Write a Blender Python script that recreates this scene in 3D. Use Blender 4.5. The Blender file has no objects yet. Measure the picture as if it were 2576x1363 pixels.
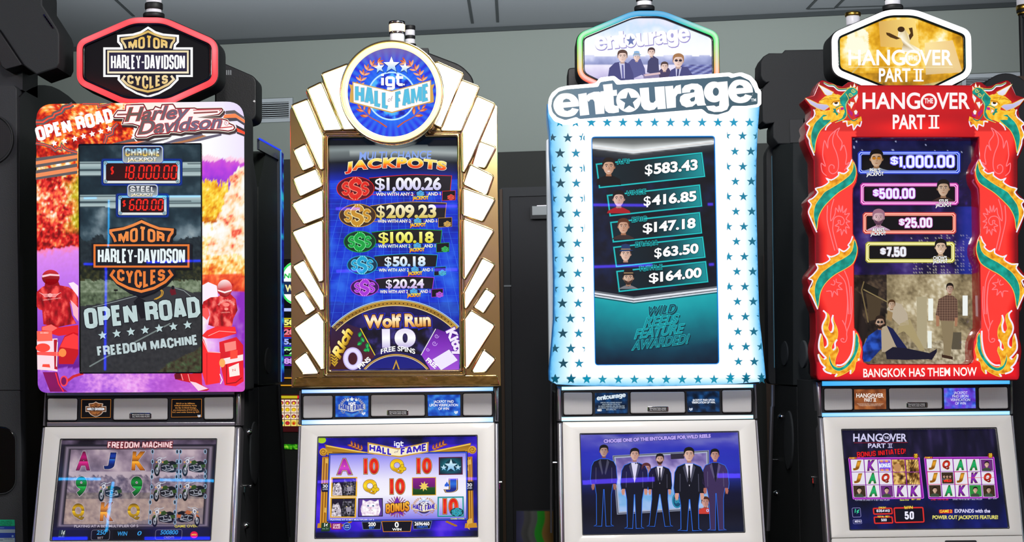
import bpy, bmesh, math, random
from mathutils import Vector, Matrix, noise
random.seed(7)
S = bpy.context.scene
COL = S.collection
# ------------------------------------------------------------------ camera
F_PX, W_PX, H_PX = 4000.0, 2576.0, 1363.0
PITCH, ROLL, CAM_Z = math.radians(3.0), math.radians(0.66), 1.55
fwd = Vector((0, math.cos(PITCH), math.sin(PITCH)))
up0 = Vector((0, -math.sin(PITCH), math.cos(PITCH)))
r0 = Vector((1, 0, 0))
CR = r0*math.cos(ROLL) - up0*math.sin(ROLL)
CU = r0*math.sin(ROLL) + up0*math.cos(ROLL)
CAM = Vector((0, 0, CAM_Z))
cd = bpy.data.cameras.new('camera'); cam = bpy.data.objects.new('camera', cd); COL.objects.link(cam)
cd.sensor_width = 36.0; cd.lens = 36.0*F_PX/W_PX; cd.clip_end = 100
cam.matrix_world = Matrix(((CR.x, CU.x, -fwd.x, CAM.x), (CR.y, CU.y, -fwd.y, CAM.y), (CR.z, CU.z, -fwd.z, CAM.z), (0, 0, 0, 1)))
S.camera = cam
# ------------------------------------------------------------------ world, lamps, exposure
S.view_settings.view_transform = 'Standard'
S.view_settings.look = 'None'
S.view_settings.exposure = 0.0
S.view_settings.gamma = 1.0
S.view_settings.use_curve_mapping = False
w = bpy.data.worlds.new('world'); S.world = w; w.use_nodes = True
w.node_tree.nodes['Background'].inputs[0].default_value = (0.72, 0.78, 0.9, 1)
w.node_tree.nodes['Background'].inputs[1].default_value = 0.06
def area(name, loc, target, size, energy, color=(1, 1, 1), sy=None, spread=180):
    l = bpy.data.lights.new(name, 'AREA'); l.energy = energy; l.color = color; l.size = size
    l.spread = math.radians(spread)
    if sy: l.shape = 'RECTANGLE'; l.size_y = sy
    o = bpy.data.objects.new(name, l); COL.objects.link(o); o.location = loc
    o.rotation_euler = (Vector(target)-Vector(loc)).to_track_quat('-Z', 'Y').to_euler()
    return o
area('ceiling_lamp_aisle', (0.2, 3.5, 3.42), (0.25, 4.9, 1.1), 0.7, 66, (1, .97, .93))
area('flash_fill_front', (0.05, -0.3, 3.3), (0.1, 4.9, 1.5), 0.25, 66, (1, .97, .94))  # added fill standing in for the camera flash, no ceiling fixture
area('fill_light_front_wall', (0, -1.2, 3.4), (0, -3.0, 2.0), 4.0, 50, (1, .93, .82), .6)  # added fill on the unseen front wall, so the gold mirrors something bright
area('fill_light_ceiling', (0, 7.6, 2.5), (0, 8.9, 3.52), 5.0, 34, (.92, .96, 1), .4, 120)  # unseen fill light added to brighten the ceiling
area('ceiling_lamp_wall', (0.0, 7.2, 3.42), (0.1, 9.6, 2.6), 3.4, 7, (.84, .95, .93), 0.5)
area('ceiling_lamp_left', (-3.2, 3.6, 3.4), (-2.4, 6.0, 1.5), 0.8, 22, (.85, .93, 1))
area('ceiling_lamp_right', (3.4, 4.2, 3.4), (2.2, 6.5, 1.5), 0.8, 16, (.85, .9, 1))
# ------------------------------------------------------------------ projection of photo pixels onto real surfaces
class Pl:
    def __init__(s, p, n): s.p = Vector(p); s.n = Vector(n).normalized()
    def at(s, q, off=0.0):
        d = fwd*F_PX + CR*(q[0]-W_PX/2) + CU*(H_PX/2-q[1])
        t = (s.p-CAM).dot(s.n)/d.dot(s.n)
        return CAM + d*t + s.n*off
    def moved(s, off): return Pl(s.p+s.n*off, s.n)
def front(y): return Pl((0, y, 0), (0, -1, 0))
def side(x, sgn): return Pl((x, 0, 0), (sgn, 0, 0))
class Z:
    def __init__(s, x0, y0, k): s.x0, s.y0, s.k = x0, y0, k
    def __call__(s, *a):
        r = [(s.x0+a[i]/s.k, s.y0+a[i+1]/s.k) for i in range(0, len(a), 2)]
        return r[0] if len(r) == 1 else r
# ------------------------------------------------------------------ colour
def lin(c):
    if isinstance(c, str):
        c = c.lstrip('#')
        c = [int(c[i:i+2], 16)/255 for i in (0, 2, 4)]
    return tuple((x/12.92 if x <= .04045 else ((x+.055)/1.055)**2.4) for x in c)
def mixc(a, b, t):
    return tuple(x+(y-x)*t for x, y in zip(a, b))
def rampc(stops, t):
    if t <= stops[0][0]: return stops[0][1]
    for (t0, c0), (t1, c1) in zip(stops, stops[1:]):
        if t <= t1: return mixc(c0, c1, (t-t0)/max(1e-6, t1-t0))
    return stops[-1][1]
def ramp(*a):
    return [(a[i], lin(a[i+1])) for i in range(0, len(a), 2)]
def fbm(x, y, s=1.0, o=4, seed=0.0):
    return noise.fractal(Vector((x*s, y*s, seed)), 1.0, 2.0, o)
# ------------------------------------------------------------------ materials
def mat(name, color=(.5, .5, .5), rough=.5, metal=0.0, emit=None, es=1.0, spec=.5, coat=0.0, bump=None, var=None):
    m = bpy.data.materials.new(name); m.use_nodes = True
    nt = m.node_tree; b = nt.nodes['Principled BSDF']
    c = lin(color)
    b.inputs['Base Color'].default_value = (*c, 1)
    b.inputs['Roughness'].default_value = rough
    b.inputs['Metallic'].default_value = metal
    b.inputs['Specular IOR Level'].default_value = spec
    b.inputs['Coat Weight'].default_value = coat
    b.inputs['Coat Roughness'].default_value = .05
    if emit is not None:
        b.inputs['Emission Color'].default_value = (*lin(emit), 1)
        b.inputs['Emission Strength'].default_value = es
    if bump or var:
        tc = nt.nodes.new('ShaderNodeTexCoord'); nz = nt.nodes.new('ShaderNodeTexNoise')
        nt.links.new(tc.outputs['Object'], nz.inputs['Vector'])
        nz.inputs['Scale'].default_value = (bump or var)[0]; nz.inputs['Detail'].default_value = 4
        if bump:
            bp = nt.nodes.new('ShaderNodeBump'); bp.inputs['Strength'].default_value = bump[1]; bp.inputs['Distance'].default_value = .002
            nt.links.new(nz.outputs['Fac'], bp.inputs['Height']); nt.links.new(bp.outputs['Normal'], b.inputs['Normal'])
        if var:
            cr = nt.nodes.new('ShaderNodeValToRGB')
            cr.color_ramp.elements[0].position = .3; cr.color_ramp.elements[1].position = .7
            cr.color_ramp.elements[0].color = (*[x*(1-var[1]) for x in c], 1); cr.color_ramp.elements[1].color = (*[min(1, x*(1+var[1])) for x in c], 1)
            nt.links.new(nz.outputs['Fac'], cr.inputs['Fac']); nt.links.new(cr.outputs['Color'], b.inputs['Base Color'])
    return m
def art_mat(name, rough=.12, spec=.5, strength=1.0, base=.01):
    m = bpy.data.materials.new(name); m.use_nodes = True
    nt = m.node_tree; b = nt.nodes['Principled BSDF']
    b.inputs['Base Color'].default_value = (base, base, base, 1); b.inputs['Roughness'].default_value = rough
    b.inputs['Specular IOR Level'].default_value = spec
    a = nt.nodes.new('ShaderNodeAttribute'); a.attribute_name = 'art'
    nt.links.new(a.outputs['Color'], b.inputs['Emission Color']); b.inputs['Emission Strength'].default_value = strength
    return m
def print_mat(name, rough=.4):
    m = bpy.data.materials.new(name); m.use_nodes = True
    nt = m.node_tree; b = nt.nodes['Principled BSDF']
    b.inputs['Roughness'].default_value = rough
    a = nt.nodes.new('ShaderNodeAttribute'); a.attribute_name = 'art'
    nt.links.new(a.outputs['Color'], b.inputs['Base Color'])
    return m
def grille_mat(name, ca, cb, scale):
    m = mat(name, ca, .5, .15); nt = m.node_tree; b = nt.nodes['Principled BSDF']
    tc = nt.nodes.new('ShaderNodeTexCoord'); sp = nt.nodes.new('ShaderNodeSeparateXYZ')
    nt.links.new(tc.outputs['Object'], sp.inputs[0])
    def wave(o):
        mu = nt.nodes.new('ShaderNodeMath'); mu.operation = 'MULTIPLY'; mu.inputs[1].default_value = scale
        si = nt.nodes.new('ShaderNodeMath'); si.operation = 'SINE'
        nt.links.new(o, mu.inputs[0]); nt.links.new(mu.outputs[0], si.inputs[0]); return si.outputs[0]
    pr = nt.nodes.new('ShaderNodeMath'); pr.operation = 'MULTIPLY'
    nt.links.new(wave(sp.outputs['X']), pr.inputs[0]); nt.links.new(wave(sp.outputs['Z']), pr.inputs[1])
    cr = nt.nodes.new('ShaderNodeValToRGB'); cr.color_ramp.elements[0].position = .15; cr.color_ramp.elements[1].position = .5
    cr.color_ramp.elements[0].color = (*lin(ca), 1); cr.color_ramp.elements[1].color = (*lin(cb), 1)
    ab = nt.nodes.new('ShaderNodeMath'); ab.operation = 'ABSOLUTE'
    nt.links.new(pr.outputs[0], ab.inputs[0]); nt.links.new(ab.outputs[0], cr.inputs['Fac']); nt.links.new(cr.outputs['Color'], b.inputs['Base Color'])
    return m
M_ART = art_mat('lit_display', .015, .3)                       # glossy glass over a lit picture
M_SIGN = art_mat('backlit_print', .45, .12)
M_PRINT = print_mat('printed_card')
M_BLACK = mat('black_plastic', '#16171a', .55, bump=(240, .25))
M_GLOSS = mat('gloss_black', '#08080b', .12)
M_CHAR = mat('charcoal_powder_coat', '#2d2f33', .6, bump=(320, .35))
M_CHAR2 = mat('dark_charcoal_coat', '#232629', .65, bump=(320, .35))
M_SILVER = mat('brushed_silver', '#b9b6bd', .3, .85)
M_PANEL = mat('silver_white_paint', '#e4e1dc', .42, .0, var=(3.5, .03), coat=.15)
M_BARFACE = mat('speaker_bar_black', '#1d2026', .4)
M_GRILLE = grille_mat('speaker_mesh', '#b2b1b4', '#e2e0de', 1900)
M_CHROME = mat('chrome', '#d8d8da', .08, 1.0)
M_GOLD = mat('gold_chrome', '#f4d898', .12, 1.0)
M_GOLDS = mat('satin_gold', '#c9a24a', .3, 1.0)
M_RED = mat('red_moulded_plastic', '#a00818', .16, coat=.6)
M_FROST = mat('frosted_lens', '#dcdce2', .35, emit='#c9c9d2', es=.35)
M_STITCH = mat('pale_plastic', '#8d9296', .5)
# ------------------------------------------------------------------ mesh builders
BASE = {}
def finish(name, verts, faces, mats, midx, parent=None, smooth=False, cols=None, label=None, sharp=None):
    org = Vector((0, 0, 0))
    p = parent
    while p is not None:
        org += p.location; p = p.parent
    me = bpy.data.meshes.new(name)
    me.from_pydata([tuple(v-org) for v in verts], [], faces)
    for m in mats: me.materials.append(m)
    if midx: me.polygons.foreach_set('material_index', midx)
    if cols is not None:
        at = me.attributes.new('art', 'FLOAT_COLOR', 'POINT')
        flat = []
        for c in cols: flat += [c[0], c[1], c[2], 1.0]
        at.data.foreach_set('color', flat)
    if smooth:
        me.polygons.foreach_set('use_smooth', [True]*len(me.polygons))
    me.update()
    if smooth: me.set_sharp_from_angle(angle=math.radians(sharp or 40))
    o = bpy.data.objects.new(name, me); COL.objects.link(o)
    if parent: o.parent = parent
    if label: o['label'] = label
    return o
def empty(name, loc, label=None, cat=None, group=None):
    o = bpy.data.objects.new(name, None); COL.objects.link(o); o.location = loc; o.empty_display_size = .1
    return tag(o, label, cat, group)
def tag(o, label=None, cat=None, group=None, kind=None):
    if label: o['label'] = label
    if cat: o['category'] = cat
    if group: o['group'] = group
    if kind: o['kind'] = kind
    return o
def inset(pts, d):
    n = len(pts); A = sum(pts[i][0]*pts[(i+1) % n][1]-pts[(i+1) % n][0]*pts[i][1] for i in range(n))
    sg = 1 if A > 0 else -1
    r = []
    for i in range(n):
        p0, p1, p2 = pts[i-1], pts[i], pts[(i+1) % n]
        def nr(a, b):
            dx, dy = b[0]-a[0], b[1]-a[1]; l = math.hypot(dx, dy) or 1
            return (-dy/l*sg, dx/l*sg)
        a, b = nr(p0, p1), nr(p1, p2)
        k = 1+a[0]*b[0]+a[1]*b[1]
        k = max(k, .5)
        r.append((p1[0]+(a[0]+b[0])/k*d, p1[1]+(a[1]+b[1])/k*d))
    return r
class MB:
    """collects solids (world space) for ONE mesh object"""
    def __init__(s): s.v = []; s.f = []; s.mi = []; s.m = []
    def mid(s, m):
        if m not in s.m: s.m.append(m)
        return s.m.index(m)
    def add(s, vs, fs, m):
        b = len(s.v); s.v += [Vector(v) for v in vs]; k = s.mid(m)
        for f in fs: s.f.append([b+i for i in f]); s.mi.append(k)
    def box(s, x0, x1, y0, y1, z0, z1, m):
        vs = [(x, y, z) for z in (z0, z1) for y in (y0, y1) for x in (x0, x1)]
        s.add(vs, [(0, 2, 3, 1), (4, 5, 7, 6), (0, 1, 5, 4), (2, 6, 7, 3), (0, 4, 6, 2), (1, 3, 7, 5)], m)
    def prism_x(s, prof, x0, x1, m):
        n = len(prof)
        vs = [(x0, y, z) for y, z in prof]+[(x1, y, z) for y, z in prof]
        s.add(vs, [list(range(n)), list(range(2*n-1, n-1, -1))]+[(i, i+n, (i+1) % n+n, (i+1) % n) for i in range(n)], m)
    def slab(s, pts, pl, zb, zf, m, r=0.0, mf=None, steps=3, rz=None):
        """solid with outline pts (photo px on plane pl), from offset zb to zf, front edge rounded by r px"""
        if sum(pts[i][0]*pts[(i+1) % len(pts)][1]-pts[(i+1) % len(pts)][0]*pts[i][1] for i in range(len(pts))) > 0: pts = pts[::-1]
        px = (pl.at((pts[0][0]+1, pts[0][1]))-pl.at(pts[0])).length
        rz = rz if rz is not None else r*px
        rings = [[pl.at(q, zb) for q in pts]]
        if r:
            for k in range(steps+1):
                a = k/steps*math.pi/2
                rings.append([pl.at(q, zf-rz+rz*math.sin(a)) for q in (inset(pts, r*(1-math.cos(a))) if k else pts)])
        else: rings.append([pl.at(q, zf) for q in pts])
        n = len(pts); vs = [v for g in rings for v in g]; fs = [list(range(n))[::-1]]
        for k in range(len(rings)-1):
            fs += [(k*n+i, k*n+(i+1) % n, (k+1)*n+(i+1) % n, (k+1)*n+i) for i in range(n)]
        L = (len(rings)-1)*n
        s.add(vs, fs, m); s.add(rings[-1], [list(range(n))], mf or m)
    def ring(s, outer, inner, pl, zb, zf, m, r=0.0, mi=None):
        """frame between two px loops of equal length"""
        n = len(outer)
        px = (pl.at((outer[0][0]+1, outer[0][1]))-pl.at(outer[0])).length
        o1 = inset(outer, r) if r else outer; i1 = inset(inner, -r) if r else inner
        R = [[pl.at(q, zb) for q in outer], [pl.at(q, zf-r*px) for q in outer]]
        if r: R += [[pl.at(q, zf-r*px*.3) for q in inset(outer, r*.3)]]
        R += [[pl.at(q, zf) for q in o1], [pl.at(q, zf) for q in i1]]
        if r: R += [[pl.at(q, zf-r*px*.3) for q in inset(inner, -r*.3)]]
        R += [[pl.at(q, zf-r*px) for q in inner], [pl.at(q, zb) for q in inner]]
        vs = [v for g in R for v in g]; fs = []
        K = len(R)
        for k in range(K):
            k2 = (k+1) % K
            fs += [(k*n+i, k*n+(i+1) % n, k2*n+(i+1) % n, k2*n+i) for i in range(n)]
        s.add(vs, fs, m)
    def tube(s, pts, rad, m, k=8, closed=False, caps=True):
        pts = [Vector(p) for p in pts]; n = len(pts); rings = []
        prev = None
        for i, p in enumerate(pts):
            if closed: d = pts[(i+1) % n]-pts[i-1]
            else: d = pts[min(i+1, n-1)]-pts[max(i-1, 0)]
            d.normalize()
            if prev is None:
                a = Vector((0, 1, 0)) if abs(d.y) < .9 else Vector((1, 0, 0))
                u = d.cross(a).normalized()
            else:
                u = (prev-d*prev.dot(d)).normalized()
            prev = u; v = d.cross(u)
            rr = rad[i] if isinstance(rad, (list, tuple)) else rad
            rings.append([p+u*math.cos(t*2*math.pi/k)*rr+v*math.sin(t*2*math.pi/k)*rr for t in range(k)])
        vs = [x for g in rings for x in g]; fs = []
        for i in range(n if closed else n-1):
            j = (i+1) % n
            fs += [(i*k+t, i*k+(t+1) % k, j*k+(t+1) % k, j*k+t) for t in range(k)]
        if caps and not closed: fs += [list(range(k))[::-1], [(n-1)*k+t for t in range(k)]]
        s.add(vs, fs, m)
    def lathe(s, c, prof, m, axis='z', k=24):
        """prof = (radius, height) pairs around axis through c"""
        c = Vector(c); vs = []; fs = []
        for r, h in prof:
            for t in range(k):
                a = t*2*math.pi/k
                if axis == 'z': vs.append(c+Vector((r*math.cos(a), r*math.sin(a), h)))
                elif axis == 'y': vs.append(c+Vector((r*math.cos(a), -h, r*math.sin(a))))
                else: vs.append(c+Vector((h, r*math.cos(a), r*math.sin(a))))
        n = len(prof)
        for i in range(n-1):
            fs += [(i*k+t, i*k+(t+1) % k, (i+1)*k+(t+1) % k, (i+1)*k+t) for t in range(k)]
        fs += [list(range(k))[::-1], [(n-1)*k+t for t in range(k)]]
        s.add(vs, fs, m)
    def build(s, name, parent=None, smooth=True, label=None, sharp=None):
        return finish(name, s.v, s.f, s.m, s.mi, parent, smooth, None, label, sharp)
# ------------------------------------------------------------------ outlines in photo px
def rrect(x0, y0, x1, y1, r, n=5):
    r = min(r, abs(x1-x0)/2-.01, abs(y1-y0)/2-.01); o = []
    for cx, cy, a0 in ((x1-r, y0+r, -90), (x1-r, y1-r, 0), (x0+r, y1-r, 90), (x0+r, y0+r, 180)):
        for k in range(n+1):
            a = math.radians(a0+90*k/n); o.append((cx+r*math.cos(a), cy+r*math.sin(a)))
    return o
def rquad(p, r, n=4):
    """quad/polygon with rounded corners"""
    o = []; N = len(p)
    for i in range(N):
        a, b, c = Vector(p[i-1]), Vector(p[i]), Vector(p[(i+1) % N])
        ri = r[i] if isinstance(r, (list, tuple)) else r
        u = (a-b); v = (c-b); ri = min(ri, u.length*.48, v.length*.48)
        if ri < .05: o.append(tuple(b)); continue
        u.normalize(); v.normalize()
        for k in range(n+1):
            t = k/n; q = (b+u*ri)*(1-t)**2+b*2*t*(1-t)+(b+v*ri)*t*t; o.append(tuple(q))
    return o
def ell(cx, cy, rx, ry=None, n=32, a0=0, a1=360):
    ry = rx if ry is None else ry; full = abs(a1-a0) >= 359.9
    m = n if full else n+1
    return [(cx+rx*math.cos(math.radians(a0+(a1-a0)*i/n)), cy+ry*math.sin(math.radians(a0+(a1-a0)*i/n))) for i in range(m)]
def star(cx, cy, r, rot=0, k=.4, n=5):
    return [(cx+(r if i % 2 == 0 else r*k)*math.sin(math.radians(rot)+math.pi*i/n), cy-(r if i % 2 == 0 else r*k)*math.cos(math.radians(rot)+math.pi*i/n)) for i in range(2*n)]
def spline(p, n=6, closed=False):
    """Catmull-Rom through the points"""
    N = len(p); o = []
    for i in range(N if closed else N-1):
        g = (lambda j: p[j % N]) if closed else (lambda j: p[max(0, min(N-1, j))])
        a, b, c, d = g(i-1), g(i), g(i+1), g(i+2)
        for k in range(n):
            t = k/n
            o.append(tuple(.5*(2*b[m]+(c[m]-a[m])*t+(2*a[m]-5*b[m]+4*c[m]-d[m])*t*t+(3*b[m]-a[m]-3*c[m]+d[m])*t**3) for m in (0, 1)))
    if not closed: o.append(tuple(p[-1]))
    return o
# ------------------------------------------------------------------ lettering from the built-in font
_TX = {}
def glyphs(s, bold=0.0, shear=0.0, sp=1.0):
    if 'M' in s: bold = min(bold, .017)
    key = (s, bold, shear, sp)
    if key in _TX: return _TX[key]
    c = bpy.data.curves.new('t', 'FONT'); c.body = s; c.offset = bold; c.shear = shear; c.fill_mode = 'FRONT'; c.resolution_u = 6
    c.space_character = sp
    o = bpy.data.objects.new('t', c); COL.objects.link(o)
    me = o.to_mesh()
    vs = [(v.co.x, v.co.y) for v in me.vertices]; fs = [list(p.vertices) for p in me.polygons]
    o.to_mesh_clear(); bpy.data.objects.remove(o); bpy.data.curves.remove(c)
    _TX[key] = (vs, fs); return vs, fs
CAPH = max(v[1] for v in glyphs('H')[0])
LAY = .00025
class Art:
    """flat lit or printed artwork on a plane: ONE mesh, coloured per vertex"""
    def __init__(s, pl, b=1.0): s.pl = pl; s.v = []; s.f = []; s.c = []; s.b = b
    def col(s, c, q, b=1.0):
        if callable(c): c = c(q)
        elif isinstance(c, str): c = lin(c)
        k = s.b*b
        return (c[0]*k, c[1]*k, c[2]*k)
    def poly(s, pts, c, l=1, b=1.0):
        n0 = len(s.v)
        for q in pts: s.v.append(s.pl.at(q, l*LAY)); s.c.append(s.col(c, q, b))
        s.f.append(list(range(n0, n0+len(pts)))); return s
    def mesh(s, pts, faces, c, l=1, b=1.0):
        n0 = len(s.v)
        for q in pts: s.v.append(s.pl.at(q, l*LAY)); s.c.append(s.col(c, q, b))
        s.f += [[n0+i for i in f] for f in faces]; return s
    def strip(s, A, B, c, l=1, closed=False, b=1.0, c2=None):
        """quads between two polylines"""
        n = len(A); n0 = len(s.v)
        for q in A: s.v.append(s.pl.at(q, l*LAY)); s.c.append(s.col(c, q, b))
        for q in B: s.v.append(s.pl.at(q, l*LAY)); s.c.append(s.col(c2 if c2 is not None else c, q, b))
        for i in range(n if closed else n-1):
            j = (i+1) % n; s.f.append([n0+i, n0+j, n0+n+j, n0+n+i])
        return s
    def line(s, p, wd, c, l=1, closed=False, b=1.0):
        if len(p) < 2: return s
        n = len(p); A = []; B = []
        for i in range(n):
            a = p[i-1] if (i or closed) else p[i]; d = p[(i+1) % n] if (i < n-1 or closed) else p[i]
            def nr(u, v):
                dx, dy = v[0]-u[0], v[1]-u[1]; L = math.hypot(dx, dy)
                return (-dy/L, dx/L) if L > 1e-6 else None
            n1, n2 = nr(a, p[i]), nr(p[i], d)
            n1 = n1 or n2; n2 = n2 or n1
            k = max(1+n1[0]*n2[0]+n1[1]*n2[1], .35)
            wi = wd[i] if isinstance(wd, (list, tuple)) else wd
            ox, oy = (n1[0]+n2[0])/k*wi/2, (n1[1]+n2[1])/k*wi/2
            A.append((p[i][0]+ox, p[i][1]+oy)); B.append((p[i][0]-ox, p[i][1]-oy))
        return s.strip(A, B, c, l, closed, b)
    def neon(s, p, wd, core, glow, l=1, closed=True, b=1.0, bg=None):
        for k, g in ((3.2, .16), (2.2, .4)): s.line(p, wd*k, mixc(bg or (0, 0, 0), lin(glow), g), l+(0 if k > 3 else 1), closed, b)
        s.line(p, wd*1.45, glow, l+2, closed, b); return s.line(p, wd*.7, core, l+3, closed, b)
    def grid(s, quad, nx, ny, fn, l=0, b=1.0):
        """quad = TL, TR, BR, BL ; fn(u, v, q) -> linear colour"""
        n0 = len(s.v); tl, tr, br, bl = quad
        for j in range(ny+1):
            v = j/ny
            for i in range(nx+1):
                u = i/nx
                q = tuple((tl[m]*(1-u)+tr[m]*u)*(1-v)+(bl[m]*(1-u)+br[m]*u)*v for m in (0, 1))
                c = fn(u, v, q); k = s.b*b
                s.v.append(s.pl.at(q, l*LAY)); s.c.append((c[0]*k, c[1]*k, c[2]*k))
        for j in range(ny):
            for i in range(nx):
                a = n0+j*(nx+1)+i; s.f.append([a, a+nx+1, a+nx+2, a+1])
        return s
    def text(s, t, p0, p1, h, c, l=2, bold=.0, slant=0.0, up=None, edge=None, ec=None, b=1.0, warp=None, sp=1.0, grad=None, el=None):
        """t between baseline points p0..p1 (px) with cap height h; edge = outline width (font units) in colour ec"""
        vs, fs = glyphs(t, bold, slant, sp)
        if not vs: return s
        x0 = min(v[0] for v in vs); x1 = max(v[0] for v in vs)
        d = (p1[0]-p0[0], p1[1]-p0[1]); L = math.hypot(*d)
        uv = up or (d[1]/L, -d[0]/L)
        if t[0] == '$' and len(t) > 1 and not warp:
            rv = glyphs(t[1:], bold, slant, sp)[0]; wr = max(v[0] for v in rv)-min(v[0] for v in rv); fr = (x1-wr-x0)/(x1-x0)
            pa = (p0[0]+d[0]*fr*.86, p0[1]+d[1]*fr*.86); pb = (p0[0]+d[0]*fr, p0[1]+d[1]*fr); kw = dict(slant=slant, up=up, ec=ec, b=b, sp=sp, grad=grad, el=el)
            s.text('$', p0, pa, h, c, l, .012, edge=.02 if edge else None, **dict(kw, ec=ec[0] if isinstance(ec, (list, tuple)) else ec)); return s.text(t[1:], pb, p1, h, c, l, bold, edge=edge, **kw)
        ylo, yhi = (min(v[1] for v in vs), max(v[1] for v in vs)) if t in ('J', 'Q') else (0, CAPH)
        def mp(v):
            a = (v[0]-x0)/(x1-x0); y = (v[1]-ylo)/(yhi-ylo)
            if warp: return warp(a, y)
            return (p0[0]+d[0]*a+uv[0]*h*y, p0[1]+d[1]*a+uv[1]*h*y)
        if edge:
            es = edge if isinstance(edge, (list, tuple)) else [edge]; ecs = ec if isinstance(ec, (list, tuple)) else [ec]
            for k, (e, q) in enumerate(zip(es, ecs)):
                v2, f2 = glyphs(t, bold+e, slant, sp)
                s.mesh([mp(v) for v in v2], f2, q, (el if el is not None else l-1)-k, b)
        if grad:
            bm = bmesh.new(); bv = [bm.verts.new((v[0], v[1]/CAPH, 0)) for v in vs]
            for f in fs:
                try: bm.faces.new([bv[i] for i in f])
                except ValueError: pass
            for t_, _ in grad[1:-1]:
                bmesh.ops.bisect_plane(bm, geom=bm.verts[:]+bm.edges[:]+bm.faces[:], plane_co=(0, t_, 0), plane_no=(0, 1, 0))
            bm.verts.index_update()
            n0 = len(s.v)
            for v in bm.verts:
                q = mp((v.co.x, v.co.y*CAPH)); s.v.append(s.pl.at(q, l*LAY)); cc = rampc(grad, v.co.y); k = s.b*b
                s.c.append((cc[0]*k, cc[1]*k, cc[2]*k))
            s.f += [[n0+v.index for v in f.verts] for f in bm.faces]; bm.free()
            return s
        return s.mesh([mp(v) for v in vs], fs, c, l, b)
    def build(s, name, parent=None, m=None, label=None):
        return finish(name, s.v, s.f, [m or M_ART], None, parent, False, s.c, label)
def arcwarp(cx, cy, r, a0, a1, h):
    """baseline on a circle (deg, clockwise from up); letters stand outward for h>0"""
    def f(a, y):
        t = math.radians(a0+(a1-a0)*a); rr = r+h*y
        return (cx+rr*math.sin(t), cy-rr*math.cos(t))
    return f
def seg7(art, ch, x, y, w, h, c, l, t=None, slant=.1, b=1.0):
    """LED digit: x,y = lower left px"""
    t = t or w*.2
    def P(u, v): return (x+u*w+v*h*slant, y-v*h)
    segs = {'a': ((0, 1), (1, 1)), 'b': ((1, 1), (1, .5)), 'c': ((1, .5), (1, 0)), 'd': ((0, 0), (1, 0)), 'e': ((0, 0), (0, .5)), 'f': ((0, .5), (0, 1)), 'g': ((0, .5), (1, .5))}
    m = {'0': 'abcdef', '1': 'bc', '2': 'abged', '3': 'abgcd', '4': 'fgbc', '5': 'afgcd', '6': 'afgedc', '7': 'abc', '8': 'abcdefg', '9': 'abcdfg', '$': 'afgcd'}
    for k in m.get(ch, ''):
        (u0, v0), (u1, v1) = segs[k]; p, q = P(u0, v0), P(u1, v1)
        g = .09; art.line([(p[0]+(q[0]-p[0])*g, p[1]+(q[1]-p[1])*g), (q[0]-(q[0]-p[0])*g, q[1]-(q[1]-p[1])*g)], t, c, l, b=b)
    if ch == '$': art.line([P(.5, 1.15), P(.5, -.15)], t*.8, c, l, b=b)
    if ch in '.,':
        art.poly([P(.0, .0), P(.3, 0), P(.3, .1), P(0, .1)], c, l, b)
        if ch == ',': art.line([P(.25, .05), P(0, -.15)], t*.8, c, l, b=b)
Y1, Y2, Y3, Y4 = 4.93, 4.87, 5.0, 5.10
A1, A2, A3, A4 = Z(0, 0, 3.2447), Z(0, 350, 3.2447), Z(0, 700, 3.2447), Z(0, 960, 3.3816)
B1, B2, B3, B4 = Z(620, 0, 3.2447), Z(620, 350, 3.2447), Z(620, 700, 3.2447), Z(620, 960, 3.3816)
C1, C2, C3, C4 = Z(1260, 0, 3.2447), Z(1260, 350, 3.2447), Z(1260, 700, 3.2447), Z(1260, 960, 3.3816)
D1, D2, D3, D4 = Z(1876, 0, 3.2457), Z(1876, 350, 3.2457), Z(1876, 700, 3.2457), Z(1876, 960, 3.3814)
# ================================================================== ROOM
CEIL_Z = 3.52
plc = Pl((0, 0, CEIL_Z), (0, 0, -1))
wa, wb = plc.at((150, 121)), plc.at((2576, 6))
wd = (wb-wa); wd.z = 0; wd.normalize()
wn = Vector((wd.y, -wd.x, 0))                      # towards the camera
PW = Pl(wa, wn)
def wpt(x_along, z, off=0):
    p = wa+wd*x_along+wn*off; return Vector((p.x, p.y, z))
def wslab(mb, s0, s1, z0, z1, o0, o1, m):
    vs = [wpt(s, z, o) for z in (z0, z1) for o in (o0, o1) for s in (s0, s1)]
    mb.add(vs, [(0, 1, 3, 2), (4, 6, 7, 5), (0, 4, 5, 1), (2, 3, 7, 6), (0, 2, 6, 4), (1, 5, 7, 3)], m)
def salong(q, off=0):
    p = PW.moved(off).at(q); return (p-wa).dot(wd), p.z
M_WALL = mat('wall_paint_grey_green', '#868e88', .8, bump=(60, .1))
M_DADO = mat('dark_wall_paint', '#232522', .7, bump=(80, .15))
M_CEIL = mat('ceiling_paint', '#878c90', .85, bump=(40, .1))
M_SEAM = mat('ceiling_joint_shadow_gap', '#3a4042', .9)
M_CARPET = mat('carpet', '#2a1c22', .95, var=(9, .5), bump=(500, .6))
M_DOOR = mat('door_leaf_paint', '#1b1c22', .6)
M_DFRAME = mat('door_frame_paint', '#26282c', .6)
M_BROWN = mat('brown_timber', '#4a3526', .6)
M_VENT = mat('vent_white', '#a9b1b6', .5)
mb = MB(); wslab(mb, -4, 11, 0, CEIL_Z+.1, -.12, 0, M_WALL); tag(mb.build('wall_back', smooth=False), kind='structure')
mb = MB(); mb.box(-7, 7, -3.1, 11.5, -.1, 0, M_CARPET); tag(mb.build('floor', smooth=False), kind='structure')
mb = MB(); mb.box(-7, 7, -3.1, 11.5, CEIL_Z, CEIL_Z+.1, M_CEIL); tag(mb.build('ceiling', smooth=False), kind='structure')
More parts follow.
